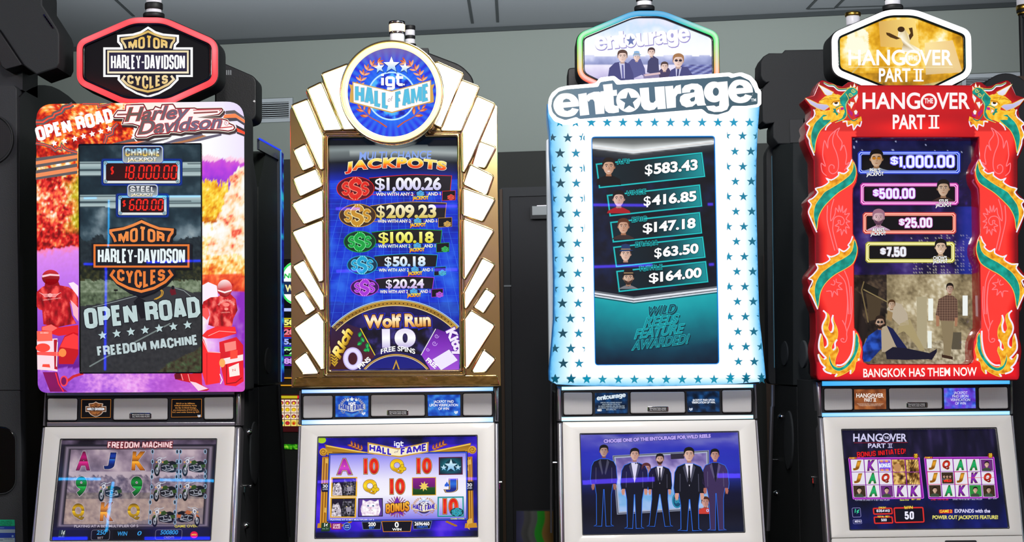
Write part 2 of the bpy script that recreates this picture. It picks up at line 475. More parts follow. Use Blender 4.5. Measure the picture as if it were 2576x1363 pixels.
for nm, b_ in (('wall_front', (-7, 7, -3.1, -3.0)), ('wall_left', (-7.1, -7, -3.1, 11.5)), ('wall_right', (7, 7.1, -3.1, 11.5))):
    mb = MB(); mb.box(*b_, 0, CEIL_Z, mat(nm+'_paint', '#b8a68c' if nm == 'wall_front' else '#6e6a66', .8)); tag(mb.build(nm, smooth=False), kind='structure')
mb = MB(); wslab(mb, -3.9, 10, CEIL_Z-.026, CEIL_Z, 0, .02, M_SEAM); tag(mb.build('trim_or_neon_1', smooth=False), kind='structure')
_, zd = salong((1310, 381), .02)
s0, _ = salong((1264, 600), .02); s1, _ = salong((1470, 600), .02)
ddoor = salong((1264, 474), .02)[1]
mb = MB(); wslab(mb, -3.9, s0, 0, zd, 0, .02, M_DADO); wslab(mb, s0, s1, ddoor, zd, 0, .02, M_DADO); wslab(mb, s1, 10, 0, zd, 0, .02, M_DADO)
tag(mb.build('trim_or_neon_2', smooth=False), kind='structure')
for i, seg in enumerate([[(286, -6), (336, 40)], [(1178, -6), (1188.5, 58)], [(1248.5, -6), (1252, 55)], [(2056, -4), (2031, 22), (2101, 20)], [(2124, -4), (2102, 18), (2230, 14)]]):
    mb = MB()
    for a, b in zip(seg, seg[1:]):
        p, q = plc.at(a), plc.at(b); d = (q-p).normalized(); n = Vector((d.y, -d.x, 0))*.008
        v = [p+n, p-n, q-n, q+n]; mb.add([x+Vector((0, 0, .001)) for x in v]+[x-Vector((0, 0, .004)) for x in v], [(0, 1, 2, 3), (7, 6, 5, 4), (0, 4, 5, 1), (1, 5, 6, 2), (2, 6, 7, 3), (3, 7, 4, 0)], M_SEAM)
    tag(mb.build('trim_or_neon_%d' % (i+3), smooth=False), kind='structure')
# door behind, seen between the machines
sa, _ = salong((1264, 600)); sb, _ = salong((1286, 600)); _, zt = salong((1275, 474)); _, zl = salong((1300, 496))
se = s1
mb = MB(); wslab(mb, sa, sb, 0, zt, -.02, .05, M_DFRAME); wslab(mb, sb, se, zl, zt, -.02, .05, M_DFRAME); wslab(mb, se-.07, se, 0, zl, -.02, .05, M_DFRAME)
door = tag(mb.build('door_1', smooth=False), kind='structure')
mb = MB(); wslab(mb, sb, se-.07, .01, zl-.002, 0, .035, M_DOOR); mb.build('door_leaf', door, False)
ca, cz = salong((1337, 552), .06); cb, cz2 = salong((1420, 518), .06)
mb = MB(); wslab(mb, ca, cb, cz, cz2, .03, .10, M_BLACK); wslab(mb, ca+.012, cb, cz+.022, cz2, .1, .104, mat('closer_cover', '#a9aeb0', .5)); mb.build('door_closer', door, False)
ca, cz = salong((1350, 516), .06); mb = MB(); wslab(mb, ca, ca+.2, cz-.02, cz, .035, .05, M_SILVER); mb.build('closer_arm', door, False)
ca, cz = salong((1268, 721), .05); cb, cz2 = salong((1286, 717), .05)
mb = MB(); wslab(mb, ca, cb, cz, cz2, .05, .055, M_STITCH); mb.build('strike_plate', door, False)
for k, (xa, xb, yt) in enumerate(((1256, 1263.5, 476), (1921, 1951, 640))):
    ca, cz = salong((xa, yt), .06); cb, _ = salong((xb, yt), .06)
    mb = MB(); wslab(mb, ca, cb, 0, cz, .02, .06, M_BROWN); tag(mb.build('trim_or_neon_%d' % (8+k), smooth=False), kind='structure')
# wall vents
def vent(x0, y0, x1, y1, label, nsl, fx):
    a, za = salong((x0, y1)); b, zb = salong((x1, y0))
    c = wpt((a+b)/2, za)
    t = empty('air_vent', c, label, 'vent', None)
    mb = MB(); f = .055*fx
    wslab(mb, a, b, za, za+f, 0, .02, M_VENT); wslab(mb, a, b, zb-f, zb, 0, .02, M_VENT); wslab(mb, a, a+f, za+f, zb-f, 0, .02, M_VENT); wslab(mb, b-f, b, za+f, zb-f, 0, .02, M_VENT)
    mb.build('frame', t, False)
    mb = MB(); wslab(mb, a+f, b-f, za+f, zb-f, 0, .003, M_GLOSS); mb.build('backing', t, False)
    mb = MB(); h = (zb-za-2*f)/nsl
    for i in range(nsl): wslab(mb, a+f, b-f, za+f+h*(i+.35), za+f+h*(i+.75), .004, .016, M_VENT)
    mb.build('louvre', t, False)
vent(590, 247, 738, 312, 'pale slatted air vent on the back wall above the blue edged panel', 8, .42)
vent(2420, 180, 2640, 240, 'slatted air vent on the back wall beside the gold topper sign', 8, .4)
# ================================================================== SLOT MACHINE CHASSIS
class Machine: pass
STRIP = {}
def chassis(Y, label, bar, panel, trimin, scr, strip_cols, deck_z=.80, seam=None):
    """bar = px (xL, xR, strip_top yL,yR, recess_top yL,yR, recess_bot yL,yR, strip_bot yL,yR), panel = px quad, trimin = inner edges of the side trims (top L, top R, bottom L, bottom R)"""
    M = Machine(); M.Y = Y
    cx = front(Y).at(((bar[0]+bar[1])/2, 1020)).x
    M.root = empty('slot_machine', (cx, Y+.1, 0), label, 'slot machine', 'row of four lit slot machines')
    M.bar = front(Y); zb = M.bar.at(((bar[0]+bar[1])/2, (bar[8]+bar[9])/2)).z
    T = math.radians(22)
    M.pan = Pl((0, Y, zb), (0, -math.cos(T), math.sin(T)))
    R = M.root
    xl, xr = M.bar.at((bar[0], 1000)).x, M.bar.at((bar[1], 1000)).x; M.xl, M.xr = xl, xr
    ztop = M.bar.at((bar[0], bar[2])).z
    zlow = .93; ylow = Y-(zb-zlow)*math.tan(T)
    mb = MB()
    prof = [(Y+.012, ztop), (Y+.012, zb), (ylow+.012, zlow), (ylow+.012, 0), (Y+.36, 0), (Y+.36, ztop)]
    mb.prism_x(prof, xl+.006, xr-.006, M_CHAR2)
    mb.build('cabinet', R, False)
    mb = MB(); mb.prism_x([(ylow-.22, deck_z), (ylow-.24, deck_z+.03), (ylow+.011, deck_z+.09), (ylow+.011, deck_z-.05)], xl-.01, xr+.01, M_CHAR); mb.build('button_deck', R, False)
    P, B = M.pan, M.bar
    # side trims
    def lerp(a, b, t): return (a[0]+(b[0]-a[0])*t, a[1]+(b[1]-a[1])*t)
    pTL, pTR, pBR, pBL = panel
    tl, tr, bl, br = trimin
    for o0, i0, o1, i1, bx0, bx1 in ((pTL, tl, pBL, bl, bar[0], bar[10]), (pTR, tr, pBR, br, bar[1], bar[11])):
        mb = MB()
        yt = bar[2] if o0 is pTL else bar[3]; yb = o0[1]-1.2
        q = [(bx0, yt), (bx1, yt), (i0, yb), (o0[0], yb)]
        mb.slab(q, B, -.05, .004, M_SILVER, r=abs(bx0-bx1)*.42, rz=.012)
        q = [(o0[0], o0[1]+.8), (i0, o0[1]+.8), (i1, o1[1]+40), (o1[0], o1[1]+40)]
        mb.slab(q, P, -.05, .004, M_SILVER, r=abs(i0-o0[0])*.42, rz=.012)
        mb.build('side_trim', R)
    # light strips
    L, Rr = bar[10]+.6, bar[11]-.6
    for k, (a, b_, c, d) in enumerate(((bar[2], bar[3], bar[4], bar[5]), (bar[6], bar[7], bar[8], bar[9]))):
        sc = strip_cols[k]
        if sc is None:
            mb = MB(); mb.slab([(L, a), (Rr, b_), (Rr, d), (L, c)], B, -.01, .004, M_SILVER, r=1.5); mb.build('strip', R)
        else:
            ar = Art(B, sc[-1]); mid = sc[:-1]
            def f(u, v, q, mid=mid): return rampc(mid[0], u) if v not in (0, 1) else mixc(rampc(mid[0], u), rampc(mid[1], u), .85)
            ar.grid([(L, a), (Rr, b_), (Rr, d), (L, c)], 24, 4, f, 12); ar.build('light_strip', R, M_SIGN)
    mb = MB(); mb.slab([(L, bar[4]), (Rr, bar[5]), (Rr, bar[7]), (L, bar[6])], B, -.01, .0, M_BARFACE); M.barobj = mb.build('speaker_bar', R, False)
    # front panel with an opening for the screen
    q = [(tl+.5, pTL[1]+.8), (tr-.5, pTR[1]+.8), (br-.5, pBR[1]+40), (bl+.5, pBL[1]+40)]
    if seam: q[2] = (q[2][0], seam[1]); q[3] = (q[3][0], seam[0])
    mb = MB(); mb.ring(rquad(q, 2), rquad(scr, 3), P, -.012, .002, M_PANEL, r=.8); M.panobj = mb.build('front_panel', R, True, sharp=30)
    mb = MB(); mb.ring(rquad([(x, y) for x, y in inset(scr, -2.2)], 3), rquad(scr, 2.5), P, -.01, .0035, M_CHAR, r=.4); mb.build('screen_bezel', M.panobj)
    if seam:
        q2 = [(q[3][0], seam[0]+2), (q[2][0], seam[1]+2), (br-.5, pBR[1]+60), (bl+.5, pBL[1]+60)]
        mb = MB(); mb.slab(rquad(q2, 2), P, -.012, .002, M_PANEL, r=.8); M.lowobj = mb.build('lower_panel', R)
    M.scr = P.moved(-.006); M.scrq = scr
    return M
def grilles(M, boxes, notice):
    for b in boxes:
        mb = MB(); mb.slab(rquad(b, 5), M.bar, 0, .006, M_GRILLE, r=2.5); mb.build('speaker_grille', M.barobj)
        mb = MB(); mb.ring(rquad(inset(b, -1.6), 6), rquad(b, 5), M.bar, 0, .004, M_GLOSS); mb.build('grille_rim', M.barobj)
    x0, y0, x1, y1 = notice
    ar = Art(M.bar.moved(.0085)); 
    mb = MB(); mb.slab(rrect(x0-3, y0-2.2, x1+3, y1+2.2, 3), M.bar, 0, .008, M_CHROME, r=1.5); np_ = mb.build('notice_plate', M.barobj)
    ar.poly(rrect(x0, y0, x1, y1, 1), '#101016', 1)
    h = (y1-y0)
    ar.text('MALFUNCTION VOIDS', (x0+3, y0+h*.44), (x1-3, y0+h*.44), h*.29, '#f0f0f0', 2, .02)
    ar.text('ALL PAYS AND PLAYS', (x0+3, y0+h*.88), (x1-3, y0+h*.88), h*.29, '#f0f0f0', 2, .02)
    ar.build('notice_text', M.barobj, M_PRINT)
def hexsign(M, corners, rad, rimw, y, rim_fn, depth=.13, rim_b=1.0, label=None):
    """topper sign: black housing, lit rim tube, recessed face plane returned"""
    pl = front(y)
    out = rquad(corners, rad, 6); inn = inset(out, rimw)
    mb = MB(); big = inset(out, -2.5)
    mb.slab(big, pl, -depth, -.02, M_BLACK, r=5); sg = mb.build('topper_sign', M.root, label=label)
    # lit rim: rounded cross-section, coloured along its length
    N = len(out); verts = []; cols = []; faces = []; K = 6
    for k in range(K+1):
        a = math.pi*k/K; d = rimw*(1-math.cos(a))/2; z = -.012+.016*math.sin(a)
        for q in inset(out, d):
            verts.append(pl.at(q, z)); c = rim_fn(q, k/K); cols.append(tuple(x*rim_b for x in c))
    for k in range(K):
        faces += [(k*N+i, k*N+(i+1) % N, (k+1)*N+(i+1) % N, (k+1)*N+i) for i in range(N)]
    finish('lit_rim', verts, faces, [M_SIGN], None, sg, True, cols)
    mb = MB(); mb.ring(inset(out, rimw*.98), inset(out, rimw*1.32), pl, -.03, -.006, M_GLOSS, r=1.0); mb.build('inner_bezel', sg)
    return sg, pl.moved(-.016), inset(out, rimw*1.25)
def tower(M, parent_root, px_c, segs, y, name='tower_light', label=None):
    """candle: segs = list of (px y bottom, px y top, px half width, material) stacked on the axis"""
    pl = front(y); c = pl.at((px_c, segs[0][0])); k = (pl.at((px_c+1, 500))-pl.at((px_c, 500))).length
    t = None
    for i, (yb, yt, hw, m, nm) in enumerate(segs):
        zb, zt = pl.at((px_c, yb)).z, pl.at((px_c, yt)).z; r = hw*k; mb = MB(); e = min(.003, (zt-zb)*.3)
        mb.lathe((c.x, y+.02, 0), [(r*.94, zb), (r, zb+e), (r, zt-e), (r*.94, zt)], m)
        if t is None: t = mb.build(name, parent_root, label=label)
        else: mb.build(nm, t)
    return t
# ================================================================== shared artwork helpers
def loopq(corners, r, nc=6, m=40):
    """rounded 4-corner loop with m steps along every straight edge"""
    p = rquad(corners, r, nc); o = []; N = len(p)
    for i in range(N):
        o.append(p[i])
        if (i+1) % (nc+1) == 0:
            a, b = p[i], p[(i+1) % N]
            for k in range(1, m): o.append((a[0]+(b[0]-a[0])*k/m, a[1]+(b[1]-a[1])*k/m))
    return o
def ringgrid(art, outer, inner, K, fn, l=0):
    N = len(outer); pts = []
    for k in range(K+1):
        t = k/K; pts += [(a[0]*(1-t)+b[0]*t, a[1]*(1-t)+b[1]*t) for a, b in zip(outer, inner)]
    fs = [(k*N+i, (k+1)*N+i, (k+1)*N+(i+1) % N, k*N+(i+1) % N) for k in range(K) for i in range(N)]
    art.mesh(pts, fs, fn, l)
def G(*a): return ramp(*a)
def vgrad(y0, y1, *a):
    st = ramp(*a)
    return lambda q: rampc(st, (q[1]-y0)/(y1-y0))
def shield(art, T, line, body, barbody, txt, bartxt, l=4, edge=None, b=1.0, low='CYCLES'):
    up_ = [(1157, 648), (1222, 690), (1300, 714), (1432, 726), (1432, 770), (1405, 800), (1398, 850), (1565, 850), (1565, 1060), (1425, 1060), (1428, 1108), (1360, 1186), (1255, 1252), (1155, 1288), (1055, 1252), (950, 1186), (886, 1108), (888, 1060), (748, 1060), (748, 850), (918, 850), (908, 800), (882, 770), (882, 726), (1014, 714), (1092, 690)]
    if edge: art.poly([T(*p) for p in inset(up_, -22)], edge, l, b)
    art.poly([T(*p) for p in up_], body, l+1)
    k = abs(T(1, 0)[0]-T(0, 0)[0])
    a = [(945, 838), (930, 800), (905, 764), (905, 747), (1010, 730), (1090, 702), (1157, 672), (1225, 702), (1300, 730), (1409, 740), (1407, 764), (1385, 792), (1372, 838)]
    c = [(935, 1068), (908, 1110), (960, 1170), (1050, 1215), (1155, 1243), (1260, 1215), (1350, 1165), (1405, 1108), (1378, 1068)]
    art.line([T(*p) for p in a], 22*k, line, l+2, False, b); art.line([T(*p) for p in c], 22*k, line, l+2, False, b)
    art.poly([T(*p) for p in ((765, 858), (1548, 858), (1548, 1048), (765, 1048))], line, l+2, b)
    art.poly([T(*p) for p in ((782, 874), (1531, 874), (1531, 1032), (782, 1032))], barbody, l+3)
    block(art, 'HARLEY-DAVIDSON', T(800, 1012), T(1512, 1012), 118*abs(T(0, 1000)[1]-T(0, 900)[1])/100, bartxt, l+4, .19, gap=.07)
    def wm(s):
        def f(a_, y):
            t = 1-abs(2*a_-1); return T(968+376*a_, 838-(66+62*t)*y)
        return f
    def wc(a_, y):
        t = 1-abs(2*a_-1); return T(958+390*a_, 1068+(72+80*t)*(1-y))
    block(art, 'MOTOR', (0, 0), (376*k, 0), 1, txt, l+4, 21*k, warp=wm(1), gap=.16)
    block(art, low, (0, 0), (390*k, 0), 1, txt, l+4, 21*k, warp=wc, gap=.16)
def wob(c, amt, sc, seed=0):
    c = lin(c) if isinstance(c, str) else c
    return lambda q: tuple(max(0, x*(1+amt*fbm(q[0], q[1], sc, 3, seed))) for x in c)
def motorbike(art, cx, cy, s, body, l, flip=1):
    P = lambda x, y: (cx+x*s*flip, cy+y*s)
    art.poly([P(x, y) for x, y in ell(28, 26, 34, 12, 20)], '#3c3440', l)
    for wx, wy, rx, ry in ((-36, 30, 13, 26), (34, 16, 18, 22)):
        art.poly([P(x, y) for x, y in ell(wx, wy, rx, ry, 20)], '#0c0c12', l+1); art.poly([P(x, y) for x, y in ell(wx, wy, rx*.55, ry*.6, 16)], '#8d8f9a', l+2); art.poly([P(x, y) for x, y in ell(wx, wy, rx*.2, ry*.24, 12)], '#26262c', l+3)
    art.poly([P(*p) for p in ((-48, 14), (-38, 0), (-26, 4), (-22, 22), (-34, 10))], body, l+3)
    art.poly([P(*p) for p in ((-20, 2), (0, -4), (30, 2), (36, 22), (10, 36), (-16, 30))], '#1b1b22', l+2)
    art.poly([P(*p) for p in ((-8, -14), (10, -20), (24, -8), (10, 0), (-6, 0))], body, l+4)
    art.poly([P(*p) for p in ((14, -12), (36, -16), (56, -8), (52, 2), (26, 0))], '#121218', l+4)
    art.poly([P(*p) for p in ((36, -2), (58, -2), (60, 14), (42, 18))], body, l+3)
    art.line([P(*p) for p in ((-34, 28), (-22, -18), (-14, -30))], 4*s, '#c5c8d2', l+5)
    art.line([P(*p) for p in ((-27, 26), (-15, -14))], 2.5*s, '#8a8c98', l+5)
    art.line([P(*p) for p in ((-38, -24), (-24, -32), (-8, -28), (8, -34))], 3*s, '#b9bcc8', l+5)
    art.poly([P(x, y) for x, y in ell(-24, -14, 9, 10, 16)], '#d9dbe4', l+5); art.poly([P(x, y) for x, y in ell(-25, -13, 5, 6, 12)], '#6d7080', l+6)
    for x in (-38, -9): art.poly([P(a, b_) for a, b_ in ell(x, -10, 4, 4, 10)], '#d9a060', l+6)
    for q in (((-14, 10), (4, 6), (8, 20)), ((2, 24), (26, 20), (44, 26)), ((-12, 24), (8, 32), (30, 28)), ((6, 4), (22, 8))): art.line([P(*p) for p in q], 3*s, '#a9acb8', l+5)

# block capitals drawn as thick strokes (poster lettering)
def _o(cx=.34, cy=.17): return [(cx, 0), (1-cx, 0), (1-cx*.25, cy*.3), (1, cy), (1, 1-cy), (1-cx*.25, 1-cy*.3), (1-cx, 1), (cx, 1), (cx*.25, 1-cy*.3), (0, 1-cy), (0, cy), (cx*.25, cy*.3), (cx, 0), (1-cx, 0)]
BLK = {
'A': (1.0, [[(0, 0), (.38, 1), (.62, 1), (1, 0)], [(.2, .27), (.8, .27)]]), 'B': (.95, [[(0, 0), (0, 1), (.75, 1), (1, .88), (1, .65), (.8, .52), (0, .52)], [(.8, .52), (1, .4), (1, .12), (.75, 0), (0, 0)]]),
'C': (.95, [[(1, .68), (1, .86), (.72, 1), (.28, 1), (0, .86), (0, .14), (.28, 0), (.72, 0), (1, .14), (1, .34)]]), 'D': (.97, [[(0, 0), (0, 1), (.68, 1), (1, .84), (1, .16), (.68, 0), (0, 0), (0, .2)]]),
'E': (.82, [[(1, 1), (0, 1), (0, 0), (1, 0)], [(0, .52), (.85, .52)]]), 'F': (.8, [[(1, 1), (0, 1), (0, 0)], [(0, .5), (.85, .5)]]), 'G': (.97, [[(1, .7), (1, .86), (.72, 1), (.28, 1), (0, .86), (0, .14), (.28, 0), (.72, 0), (1, .14), (1, .45), (.6, .45)]]),
'H': (1, [[(0, 0), (0, 1)], [(1, 0), (1, 1)], [(0, .5), (1, .5)]]), 'I': (.3, [[(.5, 0), (.5, 1)]]), 'J': (.8, [[(1, 1), (1, .14), (.72, 0), (.28, 0), (0, .14), (0, .32)]]), 'K': (1, [[(0, 0), (0, 1)], [(1, 1), (.1, .5)], [(.3, .6), (1, 0)]]),
'L': (.78, [[(0, 1), (0, 0), (1, 0)]]), 'M': (1.3, [[(0, 0), (0, 1)], [(1, 0), (1, 1)], [(.06, 1), (.5, .1), (.94, 1)]]), 'N': (1.05, [[(0, 0), (0, 1)], [(1, 0), (1, 1)], [(.05, 1), (.95, 0)]]), 'O': (1, [_o()]),
'P': (.95, [[(0, 0), (0, 1), (.72, 1), (1, .86), (1, .58), (.72, .43), (0, .43)]]), 'Q': (1, [_o(), [(.6, .25), (1.05, -.08)]]), 'R': (.98, [[(0, 0), (0, 1), (.72, 1), (1, .87), (1, .63), (.75, .5), (0, .5)], [(.6, .5), (.98, .36), (1, 0)]]),
'S': (.92, [[(1, .7), (1, .87), (.72, 1), (.28, 1), (0, .87), (0, .66), (.2, .54), (.8, .46), (1, .34), (1, .13), (.72, 0), (.28, 0), (0, .13), (0, .3)]]), 'T': (.9, [[(0, 1), (1, 1)], [(.5, 1), (.5, 0)]]), 'U': (1, [[(0, 1), (0, .14), (.28, 0), (.72, 0), (1, .14), (1, 1)]]),
'V': (1, [[(0, 1), (.42, 0), (.58, 0), (1, 1)]]), 'W': (1.4, [[(0, 1), (.22, 0), (.28, 0), (.5, .9), (.72, 0), (.78, 0), (1, 1)]]), 'Y': (1, [[(0, 1), (.5, .45), (1, 1)], [(.5, .5), (.5, 0)]]), 'Z': (.9, [[(0, 1), (1, 1), (0, 0), (1, 0)]]),
'0': (.92, [_o()]), '1': (.55, [[(.85, 0), (.85, 1)], [(-.1, .76), (.85, .92)]]), '2': (.88, [[(0, .7), (0, .87), (.28, 1), (.72, 1), (1, .87), (1, .62), (0, .08), (0, 0), (1, 0)]]), '3': (.9, [[(0, .74), (0, .87), (.28, 1), (.72, 1), (1, .87), (1, .65), (.75, .53), (.4, .53)], [(.75, .53), (1, .4), (1, .13), (.72, 0), (.28, 0), (0, .13), (0, .26)]]),
'4': (.95, [[(.72, 0), (.72, 1), (.6, 1), (0, .3), (0, .24), (1, .24)]]), '5': (.9, [[(.95, 1), (.05, 1), (.05, .55), (.72, .6), (1, .46), (1, .14), (.72, 0), (.28, 0), (0, .13), (0, .26)]]), '6': (.92, [[(1, .76), (1, .87), (.72, 1), (.28, 1), (0, .86), (0, .14), (.28, 0), (.72, 0), (1, .14), (1, .42), (.72, .56), (.05, .5)]]), '7': (.85, [[(0, 1), (1, 1), (1, .9), (.4, 0)]]),
'8': (.92, [[(.28, .53), (0, .66), (0, .87), (.28, 1), (.72, 1), (1, .87), (1, .66), (.72, .53), (.28, .53), (0, .4), (0, .13), (.28, 0), (.72, 0), (1, .13), (1, .4), (.72, .53)]]), '9': (.92, [[(0, .24), (0, .13), (.28, 0), (.72, 0), (1, .14), (1, .86), (.72, 1), (.28, 1), (0, .86), (0, .58), (.28, .44), (.95, .5)]]),
'$': (.8, [[(1, .68), (1, .8), (.72, .92), (.28, .92), (0, .8), (0, .64), (.2, .54), (.8, .46), (1, .36), (1, .2), (.72, .08), (.28, .08), (0, .2), (0, .32)], [(.5, 1.06), (.5, -.06)]]), '-': (.6, [[(-.2, .48), (1.2, .48)]]), '.': (.24, [[(.5, -.12), (.5, .11)]]), ',': (.2, [[(.6, .09), (.5, 0), (.2, -.14)]]), '!': (.3, [[(.5, 1), (.5, .36)], [(.5, .0), (.5, .08)]]), "'": (.25, [[(.6, 1), (.4, .8)]]), ' ': (.45, [])}
def block(art, t, p0, p1, h, c, l=3, th=.2, up=None, gap=.2, edge=None, ec=None, warp=None, small=None, slant=0):
    """th = stroke / cap height; edge = extra width (fraction of h); small = chars drawn at 70% height"""
    ws = [BLK[x][0] for x in t]; TI = (th if not warp else .2); d = (p1[0]-p0[0], p1[1]-p0[1]); L = math.hypot(*d)
    uv = up or (d[1]/L, -d[0]/L)
    tot = sum(ws)+gap*(len(t)-1)
    k = L/tot; x = 0
    if not warp:
        nI = sum(1 for c_ in t if c_ in 'I1'); fix = nI*TI*h*1.02
        if nI:
            k = (L-sum(max(TI*h*1.02, 0) if c_ == 'I' else TI*h*1.5 for c_ in t if c_ in 'I1'))/(tot-sum(w for c_, w in zip(t, ws) if c_ in 'I1'))
            ws = [(TI*h*1.02/k if c_ == 'I' else TI*h*1.5/k) if c_ in 'I1' else w for c_, w in zip(t, ws)]
    def mp(a, y):
        if warp: return warp(a/L, y)
        a += slant*h*y
        return (p0[0]+d[0]/L*a+uv[0]*h*y, p0[1]+d[1]/L*a+uv[1]*h*y)
    T = min(th*h, .37*k) if not warp else th
    for ch, w_ in zip(t, ws):
        W = w_*k; tt = min(T, W*(.46 if ch not in 'I1.,!' else 1.0))*(.62 if ch == '$' else 1); s_ = .72 if small and ch in small else 1.0; yo = (1-s_)*.8 if ch == '$' else 0
        for pl_ in BLK[ch][1]:
            hh = T/h if not warp else .14
            q = []
            for (u, v) in pl_:
                q.append(mp(x+tt/2+u*(W-tt), (hh/2+v*(1-hh))*s_+yo))
            dn = []
            for a, b_ in zip(q, q[1:]):
                n_ = 4 if warp else 1
                dn += [(a[0]+(b_[0]-a[0])*i/n_, a[1]+(b_[1]-a[1])*i/n_) for i in range(n_)]
            q = dn+[q[-1]]
            e = edge*h if edge and not warp else (edge or 0)
            if edge:
                a, b_ = q[0], q[1]; z, y_ = q[-1], q[-2]
                def ext(m, n): 
                    D = math.hypot(m[0]-n[0], m[1]-n[1]) or 1; return (m[0]+(m[0]-n[0])/D*e/2, m[1]+(m[1]-n[1])/D*e/2)
                art.line([ext(a, b_)]+q[1:-1]+[ext(z, y_)], tt+e, ec, l-1)
            art.line(q, tt, c, l)
        x += W+gap*k
    return art
from mathutils import geometry as geo
def tex(art, pts, fn, l, cell=3.0, hole=None):
    """polygon (with an optional hole) filled with a fine triangle mesh so the printed texture can vary inside it"""
    xs = [p[0] for p in pts]; ys = [p[1] for p in pts]
    def densify(P):
        d = []
        for i in range(len(P)):
            a, b_ = P[i], P[(i+1) % len(P)]; n_ = max(1, int(math.hypot(b_[0]-a[0], b_[1]-a[1])/cell))
            d += [(a[0]+(b_[0]-a[0])*j/n_, a[1]+(b_[1]-a[1])*j/n_) for j in range(n_)]
        return d
    def ins(x, y, P):
        c_ = False; j = len(P)-1
        for i in range(len(P)):
            if (P[i][1] > y) != (P[j][1] > y) and x < (P[j][0]-P[i][0])*(y-P[i][1])/(P[j][1]-P[i][1])+P[i][0]: c_ = not c_
            j = i
        return c_
    V = [Vector(p) for p in densify(pts)]; nb = len(V); E = []
    if hole:
        H = densify(hole); E = [(nb+i, nb+(i+1) % len(H)) for i in range(len(H))]; V += [Vector(p) for p in H]
    y = min(ys)+cell/2; r = 0
    while y < max(ys):
        x = min(xs)+(cell/2 if r % 2 else cell)
        while x < max(xs):
            if ins(x, y, pts) and not (hole and ins(x, y, hole)): V.append(Vector((x, y)))
            x += cell
        y += cell; r += 1
    o = geo.delaunay_2d_cdt(V, E, [list(range(nb))], 1, 1e-4)
    fs = [list(f) for f in o[2]]
    if hole:
        v = o[0]; fs = [f for f in fs if not ins(sum(v[k][0] for k in f)/len(f), sum(v[k][1] for k in f)/len(f), hole)]
    art.mesh([tuple(v) for v in o[0]], fs, fn, l); return art
def igt(art, T, x0, x1, y, h, c, l):
    """lower-case rounded maker's mark: i, square g, t"""
    w = x1-x0; t = h*.24; k = abs(T(100, 0)[0]-T(0, 0)[0])/100
    Ln = lambda pts, cl=False: art.line([T(x0+w*u, y-h*v) for u, v in pts], t*k, c, l, cl)
    Ln([(.06, 0), (.06, .66)]); Ln([(.06, .8), (.06, 1.0)])
    art.line([T(x0+w*u, y-h*v) for u, v in [(.25, .12), (.29, .04), (.5, .04), (.56, .12), (.56, .58), (.5, .66), (.29, .66), (.25, .58)]], t*k, c, l, True)
    Ln([(.56, .5), (.56, -.2), (.5, -.28), (.27, -.28)]); Ln([(.76, 1.0), (.76, .16), (.82, .06), (.98, .06)]); Ln([(.66, .68), (1, .68)])
def cloth(dark, midc, light, sc=.12, seed=0, k=.9, mid=.5, stretch=1.0):
    st = ramp(0, dark, .45, midc, .8, light)
    return lambda q: rampc(st, mid+k*fbm(q[0]*stretch, q[1], sc, 4, seed))
# ================================================================== MACHINE: MOTORCYCLE THEME
M1 = chassis(Y1, 'slot machine with a red rimmed hexagonal sign and motorcycle artwork, leftmost lit machine',
             (112, 608, 986.5, 984, 995.5, 992.5, 1062, 1061.5, 1072, 1070, 118, 591.5),
             [(107, 1073.5), (607, 1072), (594, 1363), (75, 1363)], (113, 591, 83, 575),
             A4(520, 493, 1842, 490, 1790, 1347, 432, 1350), (None, None))
grilles(M1, [A4(410, 142, 662, 142, 657, 328, 406, 330), A4(970, 142, 1430, 139, 1428, 322, 966, 325), A4(1738, 132, 1988, 128, 1985, 318, 1740, 320)], (*A4(1114, 270), *A4(1283, 307)))
R = M1.root
# info cards on the speaker bar
ar = Art(M1.bar.moved(.004)); q = A4(688, 145, 950, 144, 946, 310, 684, 314)
ar.poly(q, '#06060c', 1, .6); ar.line(inset(q, 2), 1.2, '#b8702a', 2, True)
k = .155*3.3816/3.2447
def Tc(x, y): p = A4(816+(x-1157)*.205, 232+(y-955)*.19); return p
shield(ar, Tc, '#b06a34', '#14121a', '#14121a', '#b06a34', '#e8e8ee', 3, '#c9b9ae', low='COMPANY')
ar.build('info_card', M1.barobj)
ar = Art(M1.bar.moved(.004)); q = A4(1456, 143, 1722, 140, 1720, 305, 1452, 308)
ar.poly(q, '#06060c', 1, .6); ar.line(inset(q, 2), 1.2, '#b8702a', 2, True)
for i, (t, a, b_) in enumerate((('\u00a9H-D or its Affiliates.', 1498, 1660), ('HARLEY-DAVIDSON, Harley', 1485, 1675), ('the Bar & Shield Design,', 1490, 1672), ('are trademarks of H-D U.S.A.,', 1474, 1690), ('LLC used under license by IGT.', 1468, 1698))):
    y = 190+i*18.5; ar.text(t, A4(a, y), A4(b_, y-1), 3.2, '#d08a40', 3, .02)
igt(ar, A4, 1682, 1708, 296, 16, '#e8f0ff', 3)
ar.build('info_card', M1.barobj)
